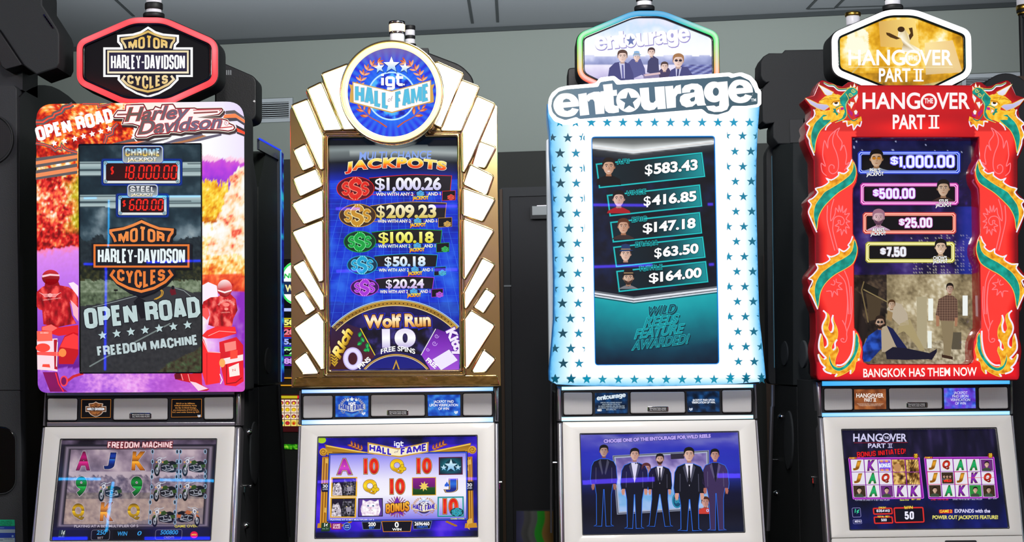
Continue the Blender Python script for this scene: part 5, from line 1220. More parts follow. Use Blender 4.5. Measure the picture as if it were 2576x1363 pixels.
for t, x0, x1, y, h, g in (('A', 772, 898, 782, 118, gA), ('10', 1000, 1124, 776, 112, g10), ('10', 1450, 1574, 772, 112, g10), ('10', 1222, 1347, 948, 112, g10), ('J', 1690, 1788, 940, 112, gJ)):
    ar = sym(t, x0, x1, y, h, g)
    if t == 'J': ar.poly(ell(*B4(1700, 880), 4, 4), '#2a60d8', 6); ar.poly(B4(1682, 890, 1705, 850, 1730, 890), '#2a60d8', 6)
    ar.build('reel_symbol', gsc)
for x, y in ((1288, 765), (1058, 940)):
    ar = sym('Q', x-62, x+48, y+15, 120, gQ); X, Y_ = B4(x+38, y-30)
    for dx, dy in ((0, -5), (-5, 2), (5, 2)): ar.poly(ell(X+dx, Y_+dy, 5.2), '#6a4a00', 5); ar.poly(ell(X+dx, Y_+dy, 4.2), '#e8c010', 6)
    ar.poly([(X-1, Y_), (X+1, Y_), (X+3, Y_+10), (X-3, Y_+10)], '#e8c010', 6); ar.build('reel_symbol', gsc)
ar = Art(TG); ar.poly(B4(1635, 642, 1838, 638, 1840, 790, 1636, 793), '#5a1428', 1); ar.grid(B4(1644, 650, 1830, 646, 1831, 782, 1645, 785), 12, 10, lambda u, v, p: rampc(ramp(0, '#1a8a98', .7, '#0a4a58', 1, '#062a38'), math.hypot(u-.5, v-.5)*1.6), 2)
ar.poly(ell(*B4(1740, 715), 15), '#0c3a48', 3)
for x, y, r in ((1740, 715, 17), (1678, 732, 8), (1800, 730, 8)): ar.poly(star(*B4(x, y), r, 0, .4), vgrad(B4(0, y)[1]-r, B4(0, y)[1]+r, 0, '#e8ffff', 1, '#4aa8e0'), 4)
ar.build('reel_symbol', gsc)
for (x0, y0, x1, y1) in ((722, 812, 944, 978), (714, 984, 936, 1156)):
    ar = Art(TG); ar.poly(B4(x0, y0, x1, y0-2, x1-4, y1, x0-3, y1), '#e8b020', 1); X = lambda u: x0+(x1-x0)*u; Yv = lambda v: y0+(y1-y0)*v; P = lambda *a: B4(*[f(v) for f, v in zip([X, Yv]*len(a), a)])
    ar.poly(P(.05, .06, .95, .05, .93, .95, .04, .95), vgrad(B4(0, y0)[1], B4(0, y1)[1], 0, '#181028', .4, '#2a1a40', 1, '#0a0814'), 2)
    tex(ar, P(.45, .95, .42, .55, .47, .3, .5, .06, .6, .2, .78, .18, .9, .04, .92, .4, .93, .95), cloth('#0e0e14', '#2c2a34', '#7a7686', .2, 2, 1.1, .4), 3, 2)
    ar.poly(P(.62, .42, .7, .5, .78, .42, .8, .62, .74, .84, .66, .84, .6, .62), '#9a94a4', 4); ar.poly(P(.66, .72, .74, .72, .72, .82, .68, .82), '#14121a', 5)
    for u in (.62, .78): ar.poly(ell(*P(u, .46)[0:1][0] if False else B4(X(u), Yv(.46)), 1.6, 1.1), '#e8d080', 5)
    tex(ar, P(.04, .95, .06, .6, .1, .3, .18, .36, .3, .26, .36, .42, .4, .6, .42, .95), cloth('#6a6070', '#b4aab8', '#f0e8f0', .2, 3, .8), 3, 2)
    for u in (.14, .26): ar.poly(ell(*B4(X(u), Yv(.54)), 1.5, 1.1), '#1a1418', 4)
    ar.poly(P(.16, .68, .24, .68, .2, .76), '#1a1418', 4); ar.build('reel_symbol', gsc)
ar = Art(TG); q = B4(1408, 814, 1613, 811, 1614, 966, 1408, 969); ar.poly(q, '#e0a828', 1); ar.grid(inset(q, 2), 10, 10, lambda u, v, p: mixc(lin('#8a1a8a'), lin('#3a0a4a'), v) if v < .6+.1*math.sin(u*6) else mixc(lin('#2a6a20'), lin('#0e3a14'), v), 2); ar.poly(star(*B4(1510, 890), 13, 8, .5, 8), '#f0d060', 3); ar.build('reel_symbol', gsc)
ar = Art(TG); q = B4(950, 992, 1160, 989, 1160, 1146, 948, 1150); ar.poly(q, '#1c1430', 1); ar.poly(inset(q, 2.2), '#5a3a98', 2)
tex(ar, spline(B4(985, 1140, 972, 1080, 985, 1040, 990, 1005, 1020, 1020, 1055, 1008, 1095, 1020, 1122, 1003, 1128, 1045, 1140, 1090, 1125, 1140), 3), cloth('#b49ab8', '#eed8ec', '#ffffff', .15, 6, .8, .6), 3, 2)
for x in (1035, 1078): ar.poly(ell(*B4(x, 1056), 2.6, 2), '#6a90c0', 4); ar.poly(ell(*B4(x, 1056), 1, 1.5), '#1a1a28', 5)
ar.poly(B4(1048, 1072, 1066, 1072, 1057, 1082), '#c87a90', 4); ar.line(B4(1040, 1096, 1057, 1088, 1074, 1096), .9, '#8a5a78', 4); ar.build('reel_symbol', gsc)
ar = Art(TG)
for i in range(24): a = math.radians(i*15); ar.line([B4(1282+30*math.cos(a), 1065+30*math.sin(a)), B4(1282+98*math.cos(a), 1065+90*math.sin(a))], 2, '#8a3a60', 2)
ar.poly(star(*B4(1282, 1068), 29, 0, .5), '#c07030', 3); ar.poly(star(*B4(1282, 1068), 26.5, 0, .5), '#6a2ab0', 4); block(ar, 'BONUS', B4(1186, 1122), B4(1384, 1098), 80/3.3816, vgrad(1265, 1295, 0, '#ffc040', .6, '#e88a18', 1, '#b85a10'), 8, .2, up=(.0, -1), gap=.1, edge=.12, ec='#3a1408'); ar.build('reel_symbol', gsc)
ar = Art(TG); hof(ar, lambda x, y: B4(1510+(x-710)*.196, 1066+(y-660)*.168), 1, ring=False, banner='#f0ead8', txt=lambda q: lin('#3a20b8'), disc='#3a3468', leafc=('#a8683a', '#d8a878')); ar.build('reel_symbol', gsc)
ar = sym('10', 1674, 1800, 1116, 112, g10); q = B4(1626, 978, 1848, 975, 1850, 1147, 1624, 1150); ar.line(inset(q, 1.5), 3, '#1a8a90', 1, True); ar.line(inset(q, 3.6), 1, '#8ad8d8', 1, True)
ar.poly(ell(*B4(1790, 1110), 17, 11), '#0a3a48', 6); dollars(ar, *B4(1790, 1110), 14, '#1a90a8', '#6ad8e0', '#083040', 7); ar.build('reel_symbol', gsc)
def meter(name, quad, rim, parts):
    ar = Art(TG)
    if quad: ar.poly(quad, rim, 1); ar.poly(inset(quad, 1.6), '#08081a', 2)
    for t, a, b_, y, h, c in parts: ar.text(t, B4(a, y), B4(b_, y-1), h, c, 4, .03)
    ar.build(name, gsc)
meter('bet_meter', B4(978, 1190, 1150, 1188, 1142, 1258, 990, 1260), '#5a6a9a', (('200', 1037, 1100, 1228, 8.6, '#ffffff'), ('BET', 1044, 1090, 1250, 4.6, '#3a70e0')))
meter('win_meter', B4(1148, 1186, 1410, 1183, 1396, 1276, 1162, 1278), '#c87a20', (('0', 1262, 1296, 1238, 12.5, '#ffffff'), ('WIN', 1240, 1318, 1266, 5.6, '#ffffff')))
meter('credit_meter', B4(1410, 1186, 1580, 1182, 1562, 1252, 1420, 1256), '#5a6a9a', (('2696460', 1430, 1557, 1222, 8, '#ffffff'), ('CREDITS', 1448, 1542, 1243, 4.6, '#3a70e0')))
meter('status_line', None, None, (('PLAYING AT A BET MULTIPLIER OF 5', 714, 1085, 1179, 3, '#f4f4ff'), ('GAME OVER', 1738, 1856, 1171, 3, '#e8f040')))
ar = Art(TG); ar.poly(rquad(B4(637, 1200, 713, 1198, 710, 1272, 634, 1274), 2), '#1a3a20', 1); ar.text('1\u00a2', B4(660, 1232), B4(694, 1231), 8.5, '#f0f0f0', 2, .03, .15); ar.text('MIN. BET', B4(645, 1256), B4(700, 1255), 3, '#9ac0a0', 2); ar.build('coin_badge', gsc)
ar = Art(TG); ar.poly(rquad(B4(722, 1204, 812, 1202, 810, 1256, 720, 1258), 2), '#8a1860', 1); ar.text('GAME', B4(737, 1228), B4(798, 1227), 5, '#ffe0f4', 2, .02); ar.text('RULES', B4(737, 1249), B4(798, 1248), 5, '#ffe0f4', 2, .02); ar.build('rules_button', gsc)
ar = Art(TG); ar.poly(ell(*B4(855, 1230), 9.5), '#5aa0f0', 1); ar.poly(ell(*B4(855, 1230), 8.2), '#1c2a90', 2); ar.text('VOLUME', B4(836, 1244), B4(874, 1243), 2.6, '#c0e0ff', 3, .02); ar.line(B4(838, 1226, 872, 1220), 1.6, '#c0e0ff', 3); ar.build('volume_button', gsc)
# ================================================================== MACHINE: WHITE STARRED FRAME
def face(art, P, skin, hair, l, beard=None, glasses=False, smile=False, hat=None, tone=1.0):
    """bust in a printed picture; P maps head units (head half-width = 1, half-height = 1.35)"""
    E = lambda x, y, rx, ry, n=16: [P(*p) for p in ell(x, y, rx, ry, n)]
    sk = lin(skin); dk = mixc(sk, (.06, .02, .02), .45); hi = mixc(sk, (1, .9, .8), .25)
    for s_ in (-1, 1): art.poly(E(s_*1.02, .1, .16, .3, 10), dk, l)
    art.poly([P(*p) for p in ((-.42, .9), (.42, .9), (.5, 1.7), (-.5, 1.7))], dk, l)
    art.poly([P(*p) for p in spline([(-.98, -.3), (-.7, -1.1), (0, -1.3), (.7, -1.1), (.98, -.3), (.92, .4), (.6, 1.05), (.2, 1.33), (-.2, 1.33), (-.6, 1.05), (-.92, .4)], 3, True)], lambda q: mixc(hi, dk, max(0, min(1, (q[0]-P(-.3, 0)[0])/(P(1.1, 0)[0]-P(-.3, 0)[0])))*.8), l+1)
    if beard: art.poly([P(*p) for p in ((-.9, .25), (-.6, .5), (-.35, .62), (.35, .62), (.6, .5), (.9, .25), (.72, 1.0), (.25, 1.42), (-.25, 1.42), (-.72, 1.0))], beard, l+2)
    art.poly([P(*p) for p in ((-.35, .78), (0, .7), (.35, .78), (0, .95 if smile else .86))], '#f0d8d0' if smile else mixc(sk, (.25, .02, .02), .5), l+3)
    for s_ in (-1, 1):
        art.poly(E(s_*.42, -.08, .19, .08, 10), '#cfc4be', l+3); art.poly(E(s_*.42, -.08, .09, .11, 8), '#140c0a', l+4)
        art.line([P(s_*.18, -.3), P(s_*.42, -.4), P(s_*.68, -.28)], abs(P(.11, 0)[0]-P(0, 0)[0]), hair, l+4)
        if glasses: art.poly(E(s_*.42, -.06, .34, .24, 14), '#5a3a10' if glasses is True else glasses, l+5)
    art.line([P(.04, -.1), P(.14, .36), P(-.08, .42)], abs(P(.09, 0)[0]-P(0, 0)[0]), dk, l+3)
    art.poly([P(*p) for p in spline([(-1.08, .15), (-1.15, -.6), (-.9, -1.3), (-.2, -1.62), (.5, -1.55), (1.05, -1.1), (1.15, -.4), (1.05, .15), (.92, -.35), (.7, -.75), (.1, -.85), (-.6, -.75), (-.9, -.35)], 3, True)], hair, l+4)
    if hat:
        art.poly([P(*p) for p in ((-.95, -.8), (-.85, -1.9), (.0, -2.1), (.85, -1.9), (1.0, -.8))], hat, l+5); art.poly([P(*p) for p in ((-1.4, -.65), (-.9, -.95), (1.0, -.95), (1.6, -.75), (.9, -.62), (-.8, -.55))], hat, l+6); art.line([P(-.93, -1.0), P(.98, -1.0)], abs(P(.2, 0)[0]-P(0, 0)[0]), '#a88a60', l+6)
def bust(art, Zf, cx, cy, s, skin, hair, shirt, l, sb=3.3, **kw):
    P = lambda x, y: Zf(cx+x*s, cy+y*s)
    art.poly([P(*p) for p in ((-2.2, sb), (-2.0, min(2.2, sb)), (-1.1, 1.75), (-.5, 1.5), (0, 1.8), (.5, 1.5), (1.1, 1.75), (2.0, min(2.2, sb)), (2.2, sb))], shirt, l); face(art, P, skin, hair, l+1, **kw)
def man(art, Zf, hx, hy, u, foot, suit, shirt, l, hair='#14100e', skin='#c8907a', tie=None, lean=0, beard=None, wide=.5, hem=3.0, glow=None, hand=True):
    """standing man in a printed picture; u = head height"""
    P = lambda x, y: Zf(hx+x*u+lean*y*u, hy+y*u); f = foot
    body = [(-.35, .72), (-.9, .95), (-1.12, 1.4), (-1.22, 2.6), (-1.15, 3.05), (-.82, 3.05), (-.8, hem+.1), (-.62-wide*.15, 4.0), (-.5-wide*.5, f-.1), (-.75-wide*.5, f), (-.1-wide*.4, f), (-.05, 3.5), (.05, 3.5), (.1+wide*.4, f), (.75+wide*.5, f), (.5+wide*.5, f-.1), (.62+wide*.15, 4.0), (.8, hem+.1), (.82, 3.05), (1.15, 3.05), (1.22, 2.6), (1.12, 1.4), (.9, .95), (.35, .72)]
    if glow: art.line([P(*p) for p in body], u*.03, glow, l, True)
    art.poly([P(*p) for p in body], suit, l+1)
    lite = mixc(lin(suit) if isinstance(suit, str) else suit, (.35, .35, .55), .16)
    for s_ in (-1, 1): art.line([P(s_*.72, 1.5), P(s_*.74, 2.9)], u*.018, lite, l+2); art.poly([P(s_*.3, .72), P(s_*.5, 1.0), P(s_*.16, 2.2), P(s_*.08, 2.0)], lite, l+4)
    if shirt: art.poly([P(*p) for p in ((-.32, .7), (.32, .7), (.14, 1.9), (.0, 2.5), (-.14, 1.9))], shirt, l+2)
    if tie: art.poly([P(*p) for p in ((-.08, .85), (.08, .85), (.06, 1.1), (.12, 2.2), (0, 2.4), (-.12, 2.2), (-.06, 1.1))], tie, l+3)
    if hand:
        for s_ in (-1, 1):
            art.poly([P(s_*x, y) for x, y in ((.84, 3.02), (1.12, 3.02), (1.16, 3.3), (1.06, 3.62), (.98, 3.5), (.92, 3.6), (.86, 3.3))], skin, l+2)
    face(art, lambda x, y: P(x*.36, y*.37), skin, hair, l+5, beard=beard)
M3 = chassis(Y3, 'slot machine with a white star-patterned glowing frame and a wide raised word sign',
             (1400.5, 1903, 972.4, 966, 981.3, 974.8, 1048.7, 1043.4, 1059, 1053, 1412.3, 1895),
             [(1401, 1061), (1906, 1055), (1930, 1363), (1407, 1363)], (1415, 1900, 1420, 1922),
             C4(676, 447, 2018, 427, 2072, 1277, 700, 1300),
             ((G(0, '#d8f6ff', .1, '#ffffff', .9, '#ffffff', 1, '#b8ecff'), G(0, '#70d8f4', .3, '#e0fbff', .8, '#e8fdff', 1, '#58c8ec'), 1.15), (G(0, '#e8fbff', .1, '#ffffff', 1, '#f0fdff'), G(0, '#80e0f4', .2, '#f0fdff', .9, '#f0fdff', 1, '#70d8f0'), 1.15)))
grilles(M3, [C4(532, 90, 778, 90, 778, 280, 535, 283), C4(1100, 87, 1562, 84, 1568, 264, 1103, 270), C4(1880, 72, 2130, 68, 2132, 260, 1885, 262)], (*C4(1255, 216), *C4(1415, 248)))
R = M3.root; Z14 = Z(1370, 180, 4.6)
# topper sign
cr_ = C1(1080, 82, 1320, 82, 1783, 264, 1788, 660, 1420, 812, 985, 800, 625, 628, 622, 272)
def rim3(q, t):
    y = q[1]; c = rampc(ramp(0, '#3aa8e0', .16, '#4ab8ec', .32, '#50f080', .55, '#70f060', .72, '#d8e860', .84, '#ff9a50', 1, '#ff5a5a'), (y-25)/185)
    return mixc(c, lin('#ffffff'), .62*max(0, 1-abs(t-.5)*3)*(1 if y > 45 else .25))
sg, fp, inn = hexsign(M3, cr_, [21, 21, 22, 24, 20, 20, 24, 22], 14, Y3+.06, rim3)
ar = Art(fp, 1.02)
def top3(q):
    x, y = q; n = fbm(x, y, .03, 4, 51)
    t = (y-48)/160
    if y < 140+3*n: return rampc(ramp(0, '#e8eaff', .12, '#cfe4fa', .3, '#f4f8ff', .6, '#ffffff'), t+.12*n)
    if y < 163: return rampc(ramp(0, '#d8dcf8', .5, '#a8b0dc', 1, '#8c94c4'), (y-140)/22+.5*n+(.3 if x > 1690 else 0))
    if x > 1700: return rampc(ramp(0, '#5a60a8', .5, '#a8b0e0', 1, '#3a3a80'), .5+.5*math.sin((y*1.6-x*.25)*.5))
    return rampc(ramp(0, '#f0ecff', .5, '#d4ccee', 1, '#a8a0d0'), (y-163)/45+.2*n)
tex(ar, inn, top3, 1, 3)
SU = '#4a4a80'
ar.poly(C1(870, 655, 885, 555, 930, 512, 1000, 500, 1050, 522, 1080, 600, 1088, 658), SU, 3); ar.poly(C1(965, 510, 1010, 505, 1012, 640, 985, 640), '#d0d0ec', 4); ar.poly(C1(985, 530, 1000, 530, 1006, 640, 990, 640), '#6a6aa8', 5)
ar.poly(C1(1030, 522, 1070, 482, 1140, 480, 1175, 560, 1182, 632, 1150, 610, 1080, 640), '#5a5c94', 2); ar.poly(C1(1090, 482, 1130, 482, 1110, 510), '#e8e4f8', 3)
ar.poly(C1(1192, 590, 1200, 500, 1240, 452, 1285, 482, 1292, 585, 1250, 610), '#44446c', 2); ar.poly(C1(1160, 605, 1290, 590, 1380, 590, 1370, 640, 1240, 645, 1165, 640), '#8a80a8', 3)
ar.poly(C1(1285, 585, 1310, 560, 1370, 555, 1395, 600, 1360, 635, 1295, 640), '#4a4064', 4); ar.poly(C1(1170, 608, 1300, 590, 1302, 606, 1175, 622), '#e0c0c4', 5)
ar.poly(C1(1368, 636, 1388, 572, 1440, 545, 1520, 545, 1558, 600, 1570, 622), SU, 5); ar.poly(C1(1425, 555, 1475, 548, 1455, 625, 1430, 628), '#c8c8e8', 6); ar.poly(C1(1440, 560, 1455, 560, 1450, 620, 1436, 622), '#38386a', 7)
for x, y, s_, h_, kw in ((992, 462, 36, '#5a4038', {}), (1108, 466, 25, '#8ab0d8', dict(hat='#8cb4dc')), (1228, 428, 26, '#463038', dict(smile=True)), (1335, 545, 27, '#54403c', {}), (1448, 498, 40, '#a87850', dict(glasses='#2a2030'))):
    face(ar, lambda a, b_, x=x, y=y, s_=s_: C1(x+a*s_, y+b_*s_*.95), '#f4d0c4', h_, 8, **kw)
ar.build('sign_face', sg)
WORD = [
 ([spline([(250, 250), (330, 268), (385, 325), (398, 400), (396, 440), (345, 505), (250, 526), (155, 500), (106, 425), (108, 345), (165, 270)], 4, True)], [[(210, 356), (220, 328), (250, 314), (282, 322), (304, 350)], [(216, 420), (402, 402), (399, 438), (318, 420), (300, 442), (262, 457), (230, 448)]]),
 ([[(388, 262), (485, 246), (518, 500), (410, 512)], [(470, 300), (505, 258), (570, 234), (632, 232), (672, 262), (688, 330), (693, 487), (590, 495), (576, 350), (560, 324), (532, 324), (508, 350)]], []),
 ([[(675, 152), (782, 140), (790, 215), (835, 210), (840, 278), (797, 283), (804, 385), (822, 396), (858, 394), (860, 470), (800, 482), (740, 480), (705, 455), (694, 420), (680, 295), (650, 297), (645, 230), (685, 225)]], []),
 ([ell(970, 332, 142, 139, 40)], []),
 ([[(1098, 192), (1205, 183), (1214, 330), (1226, 358), (1258, 361), (1283, 335), (1272, 178), (1385, 170), (1405, 430), (1308, 437), (1303, 405), (1270, 440), (1210, 452), (1150, 440), (1118, 395)]], []),
 ([[(1392, 172), (1486, 163), (1490, 205), (1520, 165), (1576, 150), (1582, 255), (1540, 260), (1518, 292), (1520, 415), (1415, 428)]], []),
 ([[(1590, 200), (1622, 160), (1700, 138), (1770, 140), (1820, 170), (1836, 225), (1855, 360), (1871, 390), (1770, 396), (1755, 370), (1710, 405), (1640, 415), (1586, 390), (1562, 340), (1570, 290), (1612, 260), (1730, 240), (1735, 215), (1710, 205), (1688, 214), (1682, 240), (1590, 250)]], [[(1680, 322), (1700, 304), (1738, 292), (1740, 320), (1728, 345), (1696, 348)]]),
 ([ell(1962, 236, 119, 121, 32), [(2008, 122), (2115, 112), (2134, 390), (2112, 440), (2050, 465), (1960, 469), (1895, 446), (1868, 400), (1962, 392), (1985, 406), (2018, 396), (2026, 330), (1990, 340)]], [ell(1981, 234, 35, 47, 20)]),
 ([spline([(2262, 92), (2345, 112), (2398, 170), (2410, 240), (2400, 284), (2350, 345), (2262, 366), (2175, 342), (2128, 270), (2130, 185), (2185, 112)], 4, True)], [[(2214, 194), (2224, 168), (2256, 154), (2288, 165), (2303, 188)], [(2220, 262), (2412, 241), (2402, 283), (2322, 262), (2302, 286), (2264, 298), (2234, 286)]])]
def entourage(art, T, l, c, starc, hole=None, shadow=None):
    """heavy lower-case word with a star in the o, in sign coordinates"""
    for solid, holes in WORD:
        for P in solid:
            if shadow: art.poly([T(x+10, y+13) for x, y in inset(P, -8)], shadow, l)
            art.poly([T(*p) for p in P], c, l+1)
        for P in holes: art.poly([T(*p) for p in P], hole or starc, l+2)
    art.poly([T(*p) for p in star(975, 345, 112, -4, .42)], starc, l+3)
ar = Art(fp.moved(.0035))
T3 = lambda x, y: C1(768+(x-105)*.336, 404+(y-520)*.40)
entourage(ar, T3, 1, '#ffffff', '#6a78b4', hole='#a8a4dc', shadow='#9a90d0')
ar.build('sign_title', sg)
tower(M3, R, 1622.5, [(24, 13, 26, M_BLACK, 'base'), (13.5, -1, 18.5, M_FROST, 'lens'), (1, -30, 21, M_BLACK, 'collar')], Y3+.08)
# top box with star print
yb3 = Y3-.05; bx3 = front(yb3)
lefte = [(1377, 262), (1378, 290), (1383, 330), (1384, 370), (1389, 480), (1392.5, 584), (1395, 700), (1394.5, 802), (1390, 860), (1383, 935)]
righte = [(1926, 945), (1920, 885), (1911, 805), (1907, 700), (1904.5, 584), (1902, 480), (1903, 400), (1906, 330), (1909.5, 285), (1911, 262)]
out3 = lefte+[(1384, 957), (1400, 966), (1450, 969), (1568, 971.5), (1700, 970), (1850, 965), (1912, 960), (1926, 951)]+righte
sc3 = [(1487.5, 344), (1798.5, 342), (1809.5, 916), (1496.5, 919)]
hole = rquad(sc3, 9, 5); hole_o = inset(hole, -8)
def edgex(tab, y):
    for (x0, y0), (x1, y1) in zip(tab, tab[1:]):
        if min(y0, y1) <= y <= max(y0, y1): return x0+(x1-x0)*(y-y0)/((y1-y0) or 1)
    return tab[0][0] if abs(y-tab[0][1]) < abs(y-tab[-1][1]) else tab[-1][0]
def art3(q):
    x, y = q; dl = x-edgex(lefte, y); dr = edgex(righte[::-1], y)-x; db = 968-y; n = fbm(x, y, .05, 3, 3)
    t = min(dl/62, dr/34, db/26+.12)
    return rampc(ramp(0, '#2f86c8', .06, '#6cc4f4', .3, '#a4e0fc', .7, '#dcf6ff', .95, '#ffffff'), t+.06*n)
mb = MB(); mb.slab(inset(out3, -1), bx3, -.16, -.006, mat('blue_lit_acrylic_edge', '#2a6ab0', .15, emit='#3a8ad0', es=.35), r=2); box = mb.build('top_box', R, True)
ar = Art(bx3, 1.06); tex(ar, out3, art3, 0, 5, inset(hole, -.5))
SP = []
for i in range(14): SP.append((*C1(480+i*129.2, 1000), 12.5, '#0a94bc'))
for r_ in range(8):
    ya = 385.5+r_*75.5; ym = 423.5+r_*75.5; sl = (ya-385)*.0155
    SP += [(1408.9+sl, ya, 14, '#0d4658'), (1448.6+sl, ya, 12.5, '#1488ac'), (1428.9+sl, ym, 13.4, '#0f6a88'), (1389+sl, ym, 12.5, '#0d5068'), (1468+sl, ym, 12, '#1890b4')]
    sr = (ya-380)*.0165; ya -= 4.5; ym -= 4.5
    SP += [(1848.7+sr, ya, 11.6, '#0c86a8'), (1888.7+sr, ya, 12.4, '#0e6a86'), (1868.7+sr, ym, 12.2, '#0e7c9c'), (1829+sr, ym, 11.6, '#0c8cb0'), (1907+sr, ym, 11.5, '#0d6884')]
SP += [(1428.5, 347, 13, '#0f5a74'), (1390, 346, 11, '#0d4a60'), (1466, 345, 11, '#1488ac'), (1828, 341, 11, '#0c86a8'), (1868, 342, 12, '#0e80a0'), (1904, 342, 11, '#0e6a86')]
for i in range(14): SP.append((*C3(440+i*130, 825), 12.5, '#0d5a72' if i in (0, 1, 12, 13) else '#0d8fae'))
ins_x = lambda y: (edgex(lefte, min(max(y, 263), 934)), edgex(righte[::-1], min(max(y, 263), 944)))
for x, y, r_, c in SP:
    if y > 895 and y < 930 and 1480 < x < 1830: continue
    P = star(x, y, r_, 0, .4)
    a, b_ = ins_x(y); P = [(min(max(px, a+2), b_-2), min(max(py, 264), 967)) for px, py in P]
    P = [((px if not (1488 < px < 1800 and 330 < py < 930) else (1476 if px < 1640 else 1816)), py) for px, py in P] if 330 < y < 925 else P
    if 338 < y < 925: P = [((min(px, 1471) if px < 1640 else max(px, 1829)), py) for px, py in P]
    ar.poly(P, c, 1)
ar.build('star_print', box, M_SIGN)
# lit lip round the screen
M_LIP = mat('lit_clear_lip', '#d8f2ff', .1, emit='#c4ecff', es=.75)
mb = MB(); mb.ring(inset(hole, -9), inset(hole, -5), bx3, -.01, .010, mat('lit_white_moulding', '#f8ffff', .15, emit='#f4fdff', es=1.0), r=1.5); mb.ring(inset(hole, -24), inset(hole, -21), bx3, -.002, .003, mat('moulding_line', '#e8f8ff', .15, emit='#e0f6ff', es=.85), r=1.0)
mb.ring(inset(hole, -6), hole, bx3, -.005, .007, M_LIP, r=2); mb.ring(inset(hole, -1), inset(hole, 2.2), bx3, -.005, .001, mat('deep_blue_edge', '#0a5aa0', .15, emit='#0a6ab8', es=.6), r=.8)
mb.build('screen_lip', box)
# raised word sign
po = Z14(38, 400, 45, 330, 80, 262, 160, 202, 260, 180, 585, 152, 630, 88, 800, 66, 868, 122, 2130, 28, 2165, 44, 2260, 25, 2370, 65, 2438, 140, 2460, 212, 2492, 240, 2492, 395, 2470, 412, 2215, 440, 2150, 505, 2000, 535, 1870, 520, 1800, 462, 430, 575, 330, 612, 220, 618, 110, 575, 50, 490)
pi = Z14(75, 400, 90, 312, 160, 232, 250, 206, 622, 176, 642, 122, 795, 98, 832, 152, 2130, 55, 2155, 76, 2260, 50, 2370, 102, 2425, 200, 2440, 246, 2465, 248, 2465, 378, 2320, 398, 2172, 395, 2130, 460, 2000, 500, 1890, 488, 1822, 432, 402, 550, 370, 524, 240, 562, 150, 530, 90, 470)
po, pi = rquad(po, 5, 3), rquad(pi, 4, 3)
mb = MB(); mb.slab(po, bx3, -.02, .03, mat('lit_white_sign_edge', '#f8fbff', .2, emit='#ffffff', es=.95), r=2); ws = mb.build('word_sign', box, True, label='raised white edged word sign')
platec = lambda q: rampc(ramp(0, '#6e848e', .18, '#5c7a92', .45, '#48687e', 1, '#3c5a68'), (q[0]-1385)/520+.04*math.sin(q[1]*.05))
ar = Art(bx3.moved(.0304)); tex(ar, pi, platec, 1, 6)
entourage(ar, lambda x, y: Z14(x, y), 2, '#ffffff', platec); ar.text('TM', Z14(2388, 348), Z14(2448, 345), 7.5, '#f0f6fa', 4, .05)
ar.build('sign_lettering', ws, M_SIGN)
# upper screen
sp3 = bx3.moved(-.004); ar = Art(sp3, .95)
def scr3(u, v, q):
    x, y = q; n = fbm(x, y, .02, 4, 61)
    yv = 381+abs(x-1593)*-.13*(1 if x < 1593 else .95); yv2 = 755-(abs(x-1594)*.19 if x < 1594 else (x-1594)*.125)
    if y < yv: return rampc(ramp(0, '#0a3a60', .15, '#5a5f5e', .45, '#7c8080', .75, '#c8cccc', 1, '#f8f8f8'), (y-346)/(yv-346+.01))
    if y < yv+26: return rampc(ramp(0, '#ffffff', .3, '#3a4048', 1, '#0a1420'), (y-yv)/26)
    if y < yv2-16: return rampc(ramp(0, '#04060e', .5, '#0a1226', 1, '#122450'), .4+.5*n+.25*max(0, (1560-x)/90))
    if y < yv2: return lin('#0a1424')
    t = (y-yv2)/(916-yv2)
    c = rampc(ramp(0, '#1cb4bc', .25, '#0c98a4', .55, '#086a7c', .8, '#053c54', 1, '#031c34'), t+.06*n+.05*(abs(x-1660)/150))
    return c
ar.grid([(1486, 344), (1800, 342), (1811, 917), (1495, 920)], 90, 160, scr3, 0)
for pts in (C2(745, 72, 1080, 112, 1735, 38), C2(740, 45, 1000, 80, 1085, 88, 1725, 12)): ar.line(pts, 2.0, '#e8f0f4', 1)
for dy, wd_, c_ in ((-38, 5, '#6a7078'), (-24, 5, '#e8ecf4'), (-12, 3.2, '#4a5058'), (-4, 3.6, '#d8dce8'), (8, 2.4, '#0a4a54')): ar.line(C3(756, 125+dy+20, 1085, 175+dy+20, 1775, 88+dy+20), wd_, c_, 2)
vs3 = ar.build('video_screen', box)
TEAL = '#18c8c8'
